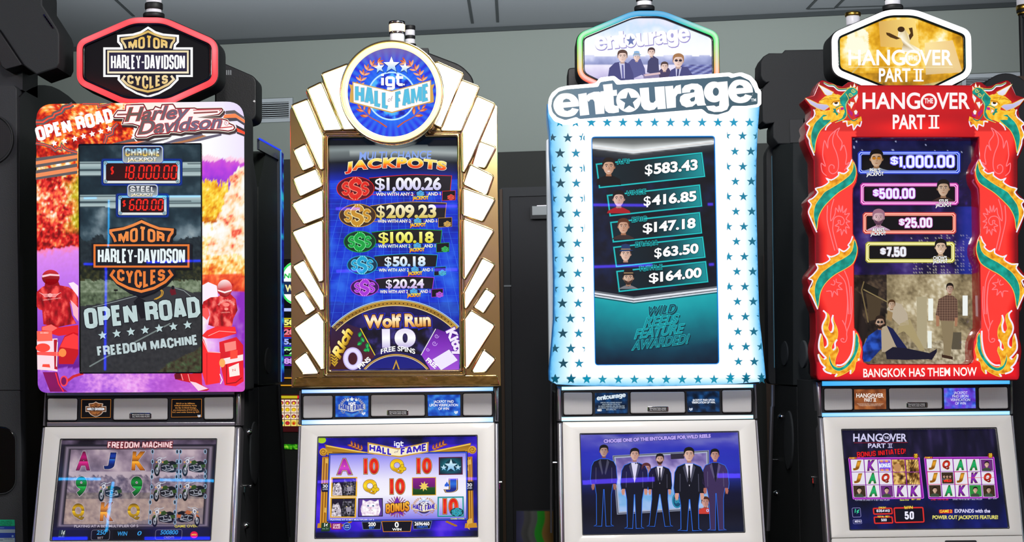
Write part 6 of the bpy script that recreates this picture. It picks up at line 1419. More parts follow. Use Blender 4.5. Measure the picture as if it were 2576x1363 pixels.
for quad, am, a0, a1, y0, y1, h, nm, n0, n1, ny0, ny1, bx_, by_, bs, bk in (
    (C2(780, 205, 1638, 112, 1662, 303, 805, 395), '$583.43', 1175, 1605, 290, 246, 78, 'ARI', 948, 1047, 210, 200, 880, 225, 46, dict(skin='#c88860', hair='#1c120e', shirt='#0c0a10', smile=True)),
    (C2(870, 460, 1620, 375, 1638, 545, 892, 625), '$416.85', 1165, 1595, 545, 500, 74, 'VINCE', 1025, 1185, 462, 447, 962, 488, 44, dict(skin='#d8a090', hair='#120e10', shirt='#a81820')),
    (C2(897, 680, 1620, 600, 1637, 765, 918, 838), '$147.18', 1158, 1588, 765, 720, 74, 'ERIC', 1070, 1190, 680, 668, 1000, 712, 42, dict(skin='#c88a64', hair='#5a3018', shirt='#3a2a28')),
    (C2(922, 883, 1645, 800, 1665, 962, 943, 1040), '$63.50', 1252, 1612, 965, 926, 72, 'DRAMA', 1098, 1280, 882, 865, 1018, 938, 40, dict(skin='#e0b098', hair='#3a241a', shirt='#101018', hat='#1c3a6a')),
    (C2(947, 1080, 1670, 1000, 1688, 1162, 967, 1242), '$164.00', 1208, 1637, 1170, 1122, 72, 'TURTLE', 1125, 1318, 1080, 1062, 1040, 1132, 40, dict(skin='#c89a7c', hair='#241812', shirt='#7a7a80', hat='#181418', beard='#3a2a22'))):
    ar = Art(sp3.moved(.001)); x0, x1 = quad[0][0], quad[1][0]
    n0_ = len(ar.v); ar.grid(quad, 14, 4, lambda u, v, p: rampc(ramp(0, '#06222c', .45, '#06161e', .7, '#0a4a56', 1, '#10929a'), u), 1)
    ar.line(quad, 5, '#0a5a64', 2, True); ar.line(quad, 2.6, TEAL, 3, True)
    bust(ar, C2, bx_, by_, bs, l=5, sb=(quad[3][1]-0 and (quad[3][1]-350)*3.2447-6-14-by_)/bs, **bk)
    block(ar, nm, C2(n0, ny0), C2(n1, ny1), 41/3.2447, '#06404c', 15, .17, gap=.2, edge=.13, ec=TEAL, slant=.1)
    ar.text(am, C2(a0, y0), C2(a1, y1), h/3.2447, '#ffffff', 16, .04, up=(0, -1), edge=.03, ec='#061018', grad=G(0, '#ffffff', 1, '#ffffff'))
    ar.build('jackpot_panel', vs3)
ar = Art(sp3.moved(.001))
for t, a, b_, y0, y1, c in (('WILD', 1205, 1432, 303, 280, '#0a4a60'), ('REELS', 1165, 1456, 397, 363, '#0c8a98'), ('FEATURE', 1088, 1500, 493, 442, '#0c8a98'), ('AWARDED!', 1068, 1540, 585, 527, '#0a6a7c')):
    ar.text(t, C3(a+10, y0+10), C3(b_+10, y1+10), 72/3.2447, '#063444', 1, .03, .35, up=(0, -1)); ar.text(t, C3(a, y0), C3(b_, y1), 72/3.2447, c, 4, .02, .35, up=(0, -1), edge=.02, ec='#2ae0e0')
ar.build('award_message', vs3)
# info cards
def card3(q): return rampc(ramp(0, '#041428', .5, '#0a2c54', 1, '#1a5a9a'), .4+.7*fbm(q[0], q[1], .07, 3, 7))
ar = Art(M3.bar.moved(.004)); q = C4(800, 95, 1078, 93, 1080, 268, 802, 272); ar.grid(q, 20, 14, lambda u, v, p: card3(p), 1)
entourage(ar, lambda x, y: C4(816+(x-105)*.107, 158+(y-520)*.115-(x-105)*.004), 2, '#dceaf4', '#1a3a5a')
for i, (t, a, b_) in enumerate((('OFFICIAL HBO LICENSED PRODUCT', 848, 1030), ('\u00a92014 HOME BOX OFFICE, INC.', 862, 1016), ('ALL RIGHTS RESERVED. HBO AND RELATED', 828, 1052), ('TRADEMARKS ARE THE PROPERTY OF HOME', 826, 1054), ('BOX OFFICE, INC.', 896, 982))): ar.text(t, C4(a, 182+i*15), C4(b_, 181+i*15), 2.5, '#c8dcec', 5, .01)
ar.text('HBO', C4(820, 250), C4(858, 249), 4.6, '#ffffff', 5, .06); ar.build('info_card', M3.barobj)
ar = Art(M3.bar.moved(.004)); q = C4(1580, 83, 1858, 80, 1862, 255, 1590, 258); ar.grid(q, 20, 14, lambda u, v, p: card3(p), 1)
ar.text('JACKPOT PAID UPON', C4(1630, 164), C4(1818, 162), 4.6, '#f0f6ff', 3, .03); ar.text('VERIFICATION OF WIN.', C4(1624, 185), C4(1824, 183), 4.6, '#f0f6ff', 3, .03); igt(ar, C4, 1602, 1632, 240, 18, '#e0ecff', 3); ar.build('info_card', M3.barobj)
# lower screen picture
gs = M3.scr; ar = Art(gs, .97)
def game3(u, v, p):
    n = fbm(p[0], p[1]*3, .008, 4, 71)
    c = rampc(ramp(0, '#3a3aa8', .06, '#7070c0', .1, '#4a48b8', .18, '#2a2ab0', .35, '#2424a4', .5, '#101c60', .62, '#0a0c30', .8, '#08081c', .93, '#14162c', 1, '#0a1430'), v+.09*n*(1 if v < .3 else .3))
    return mixc(c, lin('#2a4ad0'), .5*max(0, 1-abs(v-.3)*4)*max(0, 1-abs(u-.5)*1.2))
ar.grid(M3.scrq, 60, 44, game3, 0)
bb = C4(950, 628, 1770, 582, 1776, 1085, 988, 1130); ar.poly(bb, '#8a90a8', 2); ar.poly(inset(bb, 2), '#1a1c2c', 3); ar.poly(inset(bb, 3.5), '#a8b0c8', 4)
ar.grid(inset(bb, 7), 24, 16, lambda u, v, p: rampc(ramp(0, '#6a5aa0', .3, '#b8a8e0', .5, '#d8d0f8', .7, '#5aa8e0', 1, '#a0c0f0'), v+.25*fbm(p[0], p[1], .04, 3, 5)), 5)
ar.poly(C4(1443, 615, 1560, 610, 1560, 655, 1446, 660), '#2a2438', 6)
gsc3 = ar.build('game_screen', R)
PL3 = gs.moved(.002)
ar = Art(PL3); ar.text('CHOOSE ONE OF THE ENTOURAGE FOR WILD REELS', C4(875, 520), C4(1785, 474), 27/3.3816, '#b8a4f4', 4, .06, edge=.06, ec='#1c1258'); ar.build('screen_title', gsc3)
for hx, hy, sx, c1, c2 in ((1236, 745, 34, '#c07860', '#5a2a20'), (1740, 1025, 30, '#b86858', '#4a2418')):
    ar = Art(PL3); bust(ar, C4, hx, hy, sx, c1, c2, '#c83a30' if hx > 1500 else '#3a5ab0', 1); ar.build('picture_portrait', gsc3)
ar = Art(PL3); ar.poly(ell(*C4(1500, 1010), 13, 19), '#0a4a70', 1); ar.line(ell(*C4(1500, 1010), 11, 17), 1.5, '#2ab0d0', 2, True); ar.text('80', C4(1478, 1032), C4(1535, 1030), 11, '#2a8aa8', 3, .05); ar.text('0', C4(1748, 1108), C4(1770, 1107), 7, '#c0d0ff', 3, .02); ar.build('picture_badge', gsc3)
SK = '#b87868'
for hx, hy, u, ft, suit, shirt, tie, kw in ((876, 592, 92, 6.9, '#0c0c1a', None, None, dict(skin='#9a6458', wide=.3)), (1138, 622, 96, 6.5, '#0c0f22', '#d8d4ec', None, dict(skin='#c88c78', wide=.2, lean=-.004)), (1600, 622, 108, 5.95, '#0a0c1c', '#e0dcf0', '#0c0c18', dict(skin='#d49c8a', lean=.012, wide=.35)), (1820, 626, 92, 6.9, '#3a2a54', '#141020', None, dict(skin='#b06858', lean=.03, wide=.2)), (1352, 662, 84, 6.75, '#0a0a16', '#e4def0', '#0c0c18', dict(skin='#c88c7c', beard='#3a221c', wide=1.1))):
    ar = Art(PL3.moved(.0006)); man(ar, C4, hx, hy, u, ft, suit, shirt, 2, tie=tie, glow='#2a6ae0', **kw)
    if hx == 1138: ar.poly(C4(1140, 690, 1152, 696, 1165, 688, 1166, 704, 1152, 698, 1142, 706), '#0a0a14', 16)
    ar.build('picture_figure', gsc3)
# ================================================================== MACHINE: RED DRAGON THEME
M4 = chassis(Y4, 'slot machine with a red moulded dragon frame, rightmost of the four lit machines',
             (2051.6, 2549, 958.8, 956.6, 970.5, 965.6, 1038.3, 1033.4, 1048, 1043, 2067, 2540),
             [(2058, 1048.5), (2550, 1043.5), (2582, 1363), (2080, 1363)], (2070, 2543, 2092, 2574),
             D4(817, 410, 2127, 396, 2235, 1243, 888, 1258),
             ((G(0, '#48b8ff', .5, '#80d8ff', 1, '#58c0ff'), G(0, '#3aa8f8', .5, '#58c4ff', 1, '#48b0ff'), 1.0), (G(0, '#9ae0ff', .5, '#f0ffff', 1, '#b8f0ff'), G(0, '#40b0ff', .5, '#70d0ff', 1, '#48b8ff'), 1.05)), seam=(1352.5, 1345.5))
grilles(M4, [D4(665, 58, 905, 58, 908, 240, 668, 245), D4(1215, 55, 1668, 52, 1670, 228, 1220, 235), D4(1978, 48, 2222, 45, 2230, 228, 1982, 230)], (*D4(1372, 180), *D4(1534, 214)))
R = M4.root
mb = MB(); mb.slab(rquad(D4(1690, 1352, 1960, 1350, 1970, 1420, 1700, 1420), 4), M4.pan, .0, .006, M_BLACK, r=1.5); mb.build('ticket_slot', M4.lowobj)
Z15, Z16, Z17 = Z(2000, 190, 4.394), Z(2000, 480, 4.394), Z(2000, 720, 5.678)
mx = lambda P: [(2*(2303.8+(y-420)*.0115)-x, y) for x, y in P]
# topper sign
cr_ = D1(1160, 72, 1390, 72, 1846, 246, 1852, 612, 1530, 770, 1150, 770, 712, 596, 706, 266)
sg, fp, inn = hexsign(M4, cr_, [21, 21, 22, 24, 20, 20, 24, 22], 15, Y4+.06, lambda q, t: lin('#ffffff'), depth=.14, rim_b=1.25)
def gold4(q):
    x, y = q; n = fbm(x, y, .025, 5, 81); n2 = fbm(x, y, .1, 3, 82)
    t = .5+.3*n+.12*n2+.38*math.exp(-((x-2150)**2+(y-120)**2)/2200)+.42*math.exp(-((x-2365)**2+(y-130)**2)/2600)+.2*math.exp(-((x-2275)**2+(y-150)**2)/2000)
    if x < 2185 and math.hypot((x-2160)/30, (y-104)/34) < 1 : t += .25
    if y > 185: t -= .2
    if 2220 < x < 2310 and y < 110: t += .18
    if x > 2395: t -= .08
    return rampc(ramp(0, '#6a4a04', .25, '#b07c08', .45, '#d89a10', .6, '#f0b828', .78, '#ffe27a', .95, '#fffbe0'), t)
ar = Art(fp, 1.02); tex(ar, inn, gold4, 1, 2.6)
ar.poly(D1(1085, 175, 1380, 150, 1420, 400, 1100, 380), lambda q: mixc(gold4(q), lin('#fff0b0'), .22), 2); ar.poly(D1(1460, 350, 1690, 330, 1770, 590, 1470, 610), lambda q: mixc(gold4(q), lin('#fff8d8'), .35), 2)
ar.poly(D1(1250, 245, 1300, 240, 1340, 300, 1340, 355, 1420, 400, 1415, 440, 1270, 420, 1285, 360, 1265, 310, 1240, 300), cloth('#a8843a', '#f0dca0', '#fffae8', .12, 3, 1, .6), 3)
ar.poly(D1(1145, 265, 1175, 270, 1235, 300, 1260, 315, 1230, 322, 1180, 305, 1150, 285), '#4a2e08', 4); ar.poly(D1(1330, 230, 1360, 225, 1368, 290, 1340, 330, 1330, 290, 1345, 270), '#4a2e08', 4); ar.poly(ell(*D1(1268, 240), 9, 7), '#3a2206', 4)
ar.line(D1(845, 620, 960, 500), 4, '#d8b868', 2)
ar.build('sign_face', sg)
def hang(ar, T, l, c, y0, h, xa, xb, xo, ro, xv0, xv1, the, line=None, part=None, roman=None):
    ar.text('HANG', T(xa, y0), T(xb, y0), h, c, l, .02); ar.text('VER', T(xv0, y0), T(xv1, y0), h, c, l, .02)
    ar.line([T(xo+ro*math.cos(t), y0-the[3]*.0+ -abs(ro)*.98+ro*math.sin(t)) for t in [i*math.pi/20 for i in range(40)]], h*.145, c, l, True)
    ar.text('THE', T(the[0], the[2]), T(the[1], the[2]), h*.3, c, l, .03)
    if part:
        ar.text('PART', T(part[0], part[2]), T(part[1], part[2]), part[3], c, l, .025)
        a, b_, y = roman; w_ = b_-a; hh = part[3]; k = abs(T(0, 100)[1]-T(0, 0)[1])/100; hz = hh/k
        for yy in (y-hz*.06, y-hz*.95): ar.line([T(a, yy), T(b_, yy)], hh*.11, c, l)
        for t in (.33, .7): ar.line([T(a+w_*t, y), T(a+w_*t, y-hz)], hh*.16, c, l)
ar = Art(fp.moved(.003)); hang(ar, D1, 2, '#ffffff', 530, 120/3.2457, 838, 1300, 1365, 58, 1418, 1690, (1325, 1405, 492, 0), part=(1087, 1345, 665, 104/3.2457), roman=(1368, 1452, 665)); ar.line(D1(840, 549, 1692, 549), 1, '#fff4c0', 2); ar.build('sign_title', sg)
tower(M4, R, 2249.5, [(22, 11, 26, M_BLACK, 'base'), (11.5, -4, 19, M_FROST, 'lens'), (-3, -30, 21, M_BLACK, 'collar')], Y4+.08)
# moulded red frame: outline on the left, mirrored to the right
yb4 = Y4-.07; bx4 = front(yb4); RECESS = .085
Lout = Z15(700, 105, 685, 90, 640, 68, 590, 72, 525, 120, 470, 110, 410, 82, 340, 60, 300, 50, 262, 72, 240, 130, 205, 215, 125, 238, 108, 262, 118, 285, 160, 335, 180, 375, 172, 460, 118, 525, 108, 560, 125, 620, 105, 665, 115, 730, 160, 840, 205, 935, 209, 1180, 214, 1260)+Z16(215, 20, 142, 95, 133, 120, 147, 165, 133, 235, 150, 320, 190, 430, 217, 495, 221, 780, 222, 835, 152, 925, 138, 985, 155, 1040, 143, 1090, 160, 1180, 200, 1280, 225, 1345)+Z17(250, 280, 288, 360, 297, 480, 299, 740, 278, 830, 269, 930, 285, 1040, 300, 1110, 304, 1270, 318, 1325, 345, 1345)
Lin = [(2144.5, 346), (2144.8, 398), (2151, 408), (2157, 424), (2159, 440), (2156, 458), (2147.5, 474), (2146.5, 490), (2147.3, 588), (2155, 604), (2160, 622), (2160, 638), (2156, 652), (2149.5, 667), (2149.7, 700), (2150, 790), (2150.8, 824), (2161, 838), (2170, 860), (2172, 885), (2171, 901), (2174, 910), (2184, 915.5)]
outer4 = Lout+mx(Lout)[::-1]                          # down the left, up the right
inner4 = Lin+mx(Lin)[::-1]
def plate(mb, outer, inner, pl, zb, zf, m, fn_art=None, r=2.5):
    """moulding with an opening: side walls, rounded front lip"""
    steps = 3; px = (pl.at((outer[0][0]+1, 500))-pl.at((outer[0][0], 500))).length
    for loop, sgn in ((outer, 1), (inner, -1)):
        rings = [[pl.at(q, zb) for q in loop]]
        for k in range(steps+1):
            a = k/steps*math.pi/2; rings.append([pl.at(q, zf-r*px*(1-math.sin(a))) for q in (inset(loop, sgn*r*(1-math.cos(a))) if k else loop)])
        n = len(loop); vs = [v for g in rings for v in g]
        mb.add(vs, [(k*n+i, k*n+(i+1) % n, (k+1)*n+(i+1) % n, (k+1)*n+i) for k in range(len(rings)-1) for i in range(n)], m)
mb = MB(); plate(mb, outer4, inner4, bx4, -RECESS-.02, -.0005, M_RED)
vs = [bx4.at(q, -RECESS-.02) for q in outer4]; mb.add(vs, [list(range(len(vs)))], M_RED)
# rear shell, slightly wider than the moulding
mb.slab([(2064, 300), (2062, 940), (2070, 950), (2545, 946), (2552, 930), (2546, 300)], bx4, -.19, -RECESS-.015, M_BLACK, r=2)
box = mb.build('top_box', R, True, sharp=50)
def seglen(q, loop):
    x, y = q; best = 1e9
    for (ax, ay), (bx_, by_) in zip(loop, loop[1:]+loop[:1]):
        if min(ay, by_)-40 > y or max(ay, by_)+40 < y: continue
        dx, dy = bx_-ax, by_-ay; L = dx*dx+dy*dy or 1e-9; t = max(0, min(1, ((x-ax)*dx+(y-ay)*dy)/L))
        best = min(best, math.hypot(ax+t*dx-x, ay+t*dy-y))
    return min(best, 60)
o4 = inset(outer4, 2.4); i4 = inset(inner4, -2.4)
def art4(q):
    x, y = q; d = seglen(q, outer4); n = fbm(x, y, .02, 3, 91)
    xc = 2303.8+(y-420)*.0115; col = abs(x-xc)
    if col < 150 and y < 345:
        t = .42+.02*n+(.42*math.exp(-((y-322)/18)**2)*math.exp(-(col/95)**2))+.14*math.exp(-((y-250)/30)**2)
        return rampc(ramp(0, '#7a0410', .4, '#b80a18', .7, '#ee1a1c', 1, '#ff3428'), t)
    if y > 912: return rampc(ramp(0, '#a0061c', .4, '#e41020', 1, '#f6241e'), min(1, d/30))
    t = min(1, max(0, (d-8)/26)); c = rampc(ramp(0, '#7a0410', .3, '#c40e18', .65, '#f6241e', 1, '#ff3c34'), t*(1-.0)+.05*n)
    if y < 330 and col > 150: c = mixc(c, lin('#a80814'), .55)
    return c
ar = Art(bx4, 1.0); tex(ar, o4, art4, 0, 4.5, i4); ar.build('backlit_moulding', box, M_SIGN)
# header and footer lettering
ar = Art(bx4.moved(.0006)); hang(ar, D1, 2, '#fff4f4', 886, 126/3.2457, 954, 1424, 1495, 58, 1558, 1830, (1458, 1530, 842, 0), part=(1200, 1465, 1050, 110/3.2457), roman=(1492, 1580, 1050)); ar.build('header_title', box)
ar = Art(bx4.moved(.0006)); ar.text('BANGKOK HAS THEM NOW', D3(960, 806), D3(1887, 793), 66/3.2457, '#fff8f4', 2, .03); ar.build('footer_title', box)
# line pattern printed on the columns
PK = '#ff7a80'
pat = [Z15(350, 1110, 300, 1060, 290, 970, 335, 1000, 305, 880, 325, 720, 360, 800, 365, 720, 400, 650, 490, 580, 465, 650, 520, 740, 500, 830, 540, 770, 570, 880, 560, 980, 600, 960, 545, 1050),
       Z15(455, 600, 420, 680, 420, 760, 460, 860, 480, 960, 470, 1050, 420, 1085, 380, 1060, 375, 1010, 400, 985, 430, 1000, 430, 1030),
       Z16(430, 90, 400, 200, 395, 330, 440, 260, 450, 190, 480, 230, 485, 160, 505, 230, 525, 165, 530, 240, 570, 195, 550, 260, 600, 250, 565, 310, 605, 340, 565, 350, 600, 410, 560, 400, 570, 470, 540, 430, 515, 485, 505, 425, 465, 450, 485, 400, 445, 385, 480, 360, 475, 330, 500, 330, 500, 370, 530, 370, 545, 330, 520, 290, 470, 280, 430, 310, 420, 380, 420, 450, 470, 650),
       Z16(360, 160, 355, 320, 390, 480, 440, 660), Z16(545, 880, 590, 1000, 610, 1180, 610, 1363), Z16(480, 920, 550, 1000, 580, 1150, 590, 1363),
       Z16(345, 1110, 400, 1110, 410, 1170, 430, 1110, 470, 1150, 465, 1090, 520, 1090, 480, 1050, 515, 1020, 460, 1010, 455, 970), Z16(395, 1030, 430, 1040, 440, 1010, 425, 985),
       Z17(730, 0, 750, 200, 740, 400, 715, 560), Z17(800, 0, 815, 250, 795, 480, 740, 650, 740, 740, 715, 795, 670, 790, 655, 755, 690, 745, 695, 765), Z17(675, 485, 715, 560, 740, 650)]
for fn_ in (lambda P: P, mx):
    ar = Art(bx4.moved(.0002))
    for P in pat: ar.line(spline(fn_(P), 4), 2.4, PK, 1)
    ar.build('column_pattern', box, M_SIGN)
# dragons: raised lit relief
GRN = lambda s: cloth('#044a48', '#0a8c7c', '#18b8a8', .07, s, .35, .5)
ORG = lambda s: cloth('#a85a04', '#f09a10', '#ffc838', .1, s, .5, .55)
YL, WH = '#f4cc50', '#f4ecff'
segs = [  # green body, orange fin (outer edge first), white outer line
 (Z15(310, 430, 360, 435, 350, 462, 400, 490, 330, 560, 280, 610, 245, 680, 225, 760, 215, 850, 195, 800, 180, 740, 175, 660, 195, 580, 230, 510),
  Z15(240, 365, 215, 400, 235, 440, 200, 470, 130, 530, 165, 560, 145, 600, 130, 650, 160, 700, 165, 760, 212, 880, 195, 800, 180, 740, 175, 660, 195, 580, 230, 510, 310, 430, 280, 390), Z15(205, 375, 218, 415, 200, 465, 128, 530, 160, 565, 128, 655, 155, 710, 165, 770, 212, 884)),
 (Z15(645, 960, 668, 1010, 674, 1090, 640, 1180, 560, 1240, 470, 1300)+Z16(350, 140, 290, 220, 255, 310, 240, 430, 215, 340, 205, 250, 225, 150, 290, 60, 330, 10)+Z15(430, 1225, 530, 1160, 610, 1090, 640, 1020),
  Z15(630, 930, 600, 1000, 578, 1030, 612, 1042, 540, 1078, 475, 1070, 492, 1110, 400, 1148, 345, 1135, 382, 1175, 310, 1222, 230, 1250, 262, 1292)+Z16(205, 75, 150, 110, 185, 150, 175, 190, 150, 230, 180, 310, 240, 455, 215, 340, 205, 250, 225, 150, 290, 60, 330, 10)+Z15(430, 1225, 530, 1160, 610, 1090, 640, 1020), Z15(628, 928, 604, 990, 575, 1030, 590, 1045)+Z15(540, 1085, 480, 1070, 478, 1105, 400, 1155, 345, 1135, 372, 1178, 300, 1228, 226, 1250, 250, 1292)+Z16(200, 78, 148, 110, 178, 150, 148, 230, 175, 312, 240, 458)),
 (Z16(655, 540, 685, 620, 680, 700, 640, 800, 550, 865, 450, 920, 370, 985, 310, 1060, 275, 1150, 255, 1290, 225, 1200, 215, 1090, 235, 1000, 290, 910, 350, 860, 450, 790, 560, 730, 630, 660),
  Z16(640, 505, 612, 570, 588, 600, 622, 620, 540, 662, 488, 640, 492, 690, 400, 722, 358, 710, 392, 760, 300, 802, 238, 805, 266, 850, 210, 920, 155, 970, 202, 990, 190, 1060, 153, 1100, 190, 1160, 252, 1310, 225, 1200, 215, 1090, 235, 1000, 290, 910, 350, 860, 450, 790, 560, 730, 630, 660), Z16(636, 500, 614, 560, 586, 600, 600, 620, 540, 672, 486, 642, 484, 690, 400, 730, 356, 712, 384, 760, 300, 812, 234, 808, 252, 855, 200, 925, 152, 970, 194, 995, 150, 1100, 182, 1160, 250, 1308)),
 (Z17(865, 670, 905, 730, 910, 850, 880, 960, 820, 1070, 740, 1160, 640, 1210, 560, 1190, 510, 1130, 485, 1050, 490, 970, 512, 1060, 550, 1130, 620, 1160, 690, 1140, 760, 1070, 820, 980, 850, 880),
  Z17(395, 340, 440, 380, 452, 450, 410, 540, 385, 600, 400, 680, 450, 760, 460, 850, 430, 880, 405, 850, 395, 740, 370, 680, 345, 770, 330, 850, 345, 920, 400, 980, 440, 1020, 420, 1045, 380, 1020, 340, 965, 330, 1000, 370, 1100, 430, 1150, 405, 1180, 440, 1220, 520, 1245, 600, 1250, 570, 1290, 640, 1280, 740, 1230, 800, 1190, 792, 1255, 850, 1190, 870, 1080, 932, 1050, 915, 1010, 940, 900, 905, 790, 905, 730, 865, 670, 850, 880, 820, 980, 760, 1070, 690, 1140, 620, 1160, 580, 1130, 570, 1080, 590, 1000, 620, 920, 600, 860, 580, 910, 540, 915, 520, 870, 550, 800, 600, 750, 610, 650, 590, 570, 555, 500, 545, 420, 540, 540, 520, 650, 490, 640, 470, 590, 490, 500, 488, 420, 455, 380), Z17(400, 345, 442, 390, 440, 450, 400, 530, 388, 600, 410, 680, 455, 760, 462, 840, 425, 878))]
extra = [Z17(543, 410, 525, 480, 545, 560, 535, 640, 505, 655), Z17(600, 760, 570, 810, 572, 880, 540, 910), Z17(368, 675, 345, 770, 338, 850, 350, 915, 405, 985, 440, 1020, 410, 1042), Z17(332, 970, 340, 1020, 375, 1100, 430, 1160, 405, 1178, 440, 1222, 520, 1248), Z17(600, 1250, 572, 1288), Z17(795, 1195, 788, 1250), Z17(838, 635, 838, 780, 810, 950, 740, 1070, 660, 1125, 590, 1125), Z17(905, 1030, 908, 1062)]
def dragon(side_fn, nm):
    F = side_fn
    base = Art(bx4.moved(.0008))
    for i, (g, o, wl) in enumerate(segs):
        a = Art(bx4.moved(.0012)); o_ = spline(F(o), 2, True); tex(a, o_, ORG(i), 1, 3.2); a.line(o_, 1.5, YL, 3, True); g_ = spline(F(g), 3, True); tex(a, g_, GRN(i), 2, 3.2); a.line(g_, 1.6, YL, 4, True)
        a.line(spline(F(wl), 3), 3.2 if i < 3 else 4.0, WH, 5)
        if i == 3:
            for e in extra: a.line(spline(F(e), 3), 4.2, WH, 5)
        a.build('dragon_body', box, M_SIGN)
    h = Art(bx4.moved(.0012)); L = 3
    tex(h, F(Z15(520, 490, 600, 500, 690, 470, 730, 450, 740, 500, 705, 520, 720, 560, 690, 545, 650, 600, 635, 545, 580, 570, 560, 520, 530, 520)), ORG(9), L, 3); h.line(spline(F(Z15(525, 515, 570, 505, 578, 558, 632, 540, 648, 598, 688, 545, 718, 562, 735, 505)), 3), 3, WH, L+1)
    tex(h, F(Z15(265, 290, 330, 235, 430, 200, 505, 225, 500, 290, 560, 300, 570, 430, 530, 500, 470, 490, 400, 520, 330, 605, 350, 540, 400, 490, 310, 490, 305, 460, 360, 440, 300, 430, 240, 440, 230, 390, 320, 390, 385, 380, 380, 345, 350, 320, 260, 300)), cloth('#d88a08', '#f8b818', '#ffd848', .1, 4, .4, .55), L+1, 3)
    h.line(F(Z15(265, 290, 330, 235, 400, 215, 430, 200, 440, 225, 470, 210, 505, 225, 490, 290)), 1.5, YL, L+2); h.line(F(Z15(280, 275, 340, 255, 400, 265, 380, 245, 460, 250)), 1.4, '#b86a08', L+2)
    for P in (Z15(250, 95, 300, 120, 425, 185, 405, 215, 360, 225, 330, 210, 290, 150), Z15(110, 250, 165, 268, 250, 310, 350, 320, 382, 345, 320, 388, 240, 362, 170, 320)):
        h.poly(F(P), vgrad(205, 275, 0, '#fffcff', 1, '#b8b0e0'), L+3); h.line(F(P), 1.4, YL, L+4, True)
    h.line(spline(F(Z15(318, 85, 372, 112, 430, 118, 480, 160, 560, 160, 590, 145)), 3), [2.2, 3, 4, 4.6, 5]+[5.5]*11, WH, L+2); h.line(spline(F(Z15(315, 75, 372, 102, 430, 108, 480, 150, 560, 150, 595, 138)), 3), 3.6, '#0a7a6c', L+4); h.line(spline(F(Z15(315, 72, 372, 98, 430, 103, 480, 144, 560, 144, 595, 132)), 3), 1.2, YL, L+5)
    tex(h, F(Z15(490, 245, 560, 172, 590, 142, 645, 132, 692, 170, 690, 202, 640, 232, 600, 262, 580, 300, 560, 345, 572, 430, 540, 482, 470, 515, 440, 520, 520, 470, 550, 400, 530, 340, 500, 310)), GRN(3), L+3, 3); h.line(spline(F(Z15(492, 245, 560, 172, 590, 142, 645, 132, 692, 170)), 3), 1.6, YL, L+5); h.line(spline(F(Z15(560, 200, 590, 260, 560, 320, 572, 430, 540, 482, 440, 522)), 3), 1.5, YL, L+5)
    for cx, cy, r_ in ((642, 168, 5.6), (612, 212, 5.6)):
        X, Y_ = F([Z15(cx, cy)])[0]; h.line(spline([(X+r_*(1-t*.85)*math.cos(t*8), Y_+r_*(1-t*.85)*math.sin(t*8)) for t in [i/10 for i in range(11)]], 3), 1.6, YL, L+5)
    for P in (Z15(600, 140, 612, 105, 628, 130), Z15(635, 135, 655, 82, 668, 128), Z15(672, 140, 690, 118, 692, 165), Z15(690, 205, 694, 240, 672, 305, 650, 250), Z15(612, 290, 655, 300, 620, 370, 605, 330), Z15(580, 300, 604, 320, 600, 340), Z15(650, 395, 672, 380, 690, 400, 680, 430, 660, 430)): h.poly(F(P), WH, L+5); h.line(F(P), .8, YL, L+6, True)
    h.poly(F(Z15(575, 378, 610, 385, 638, 415, 632, 455, 600, 420)), '#b01078', L+4); h.poly(F(Z15(655, 435, 690, 425, 700, 400, 700, 445, 665, 462)), '#b01078', L+4); h.line(spline(F(Z15(580, 430, 610, 480, 650, 500, 690, 475)), 3), 2.4, '#0a7a6c', L+5)
    h.poly(F(Z15(500, 355, 535, 350, 540, 375, 505, 385)), '#c01888', L+5); h.poly(F(Z15(455, 395, 485, 365, 495, 420)), '#fff4e8', L+5); h.line(F(Z15(455, 395, 485, 365, 495, 420)), 1, '#e04040', L+6, True)
    h.poly(F(Z15(415, 365, 450, 368, 455, 400, 480, 425, 460, 445, 445, 415, 415, 405, 430, 390)), '#0a8a7a', L+4); h.line(F(Z15(445, 360, 500, 330, 540, 335)), 2, '#0a8a7a', L+4)
    X, Y_ = F([Z15(452, 310)])[0]
    h.poly(ell(X, Y_, 9.4, 7.4), YL, L+4); h.poly(ell(X, Y_+.4, 8, 6), '#fffaf4', L+5); h.poly(ell(X, Y_-2, 4.6, 3.6), '#2a1a08', L+6); h.poly(F(Z15(395, 320, 420, 285, 500, 268, 490, 288, 425, 300)), '#f0a010', L+7); h.line(F(Z15(395, 322, 420, 288, 495, 276)), 1.3, '#a05a04', L+8)
    h.line(spline(F(Z15(335, 605, 350, 565, 400, 520)), 3), 3.2, WH, L+2)
    h.build('dragon_head', box, M_SIGN)
dragon(lambda P: list(P), 'l'); dragon(mx, 'r')
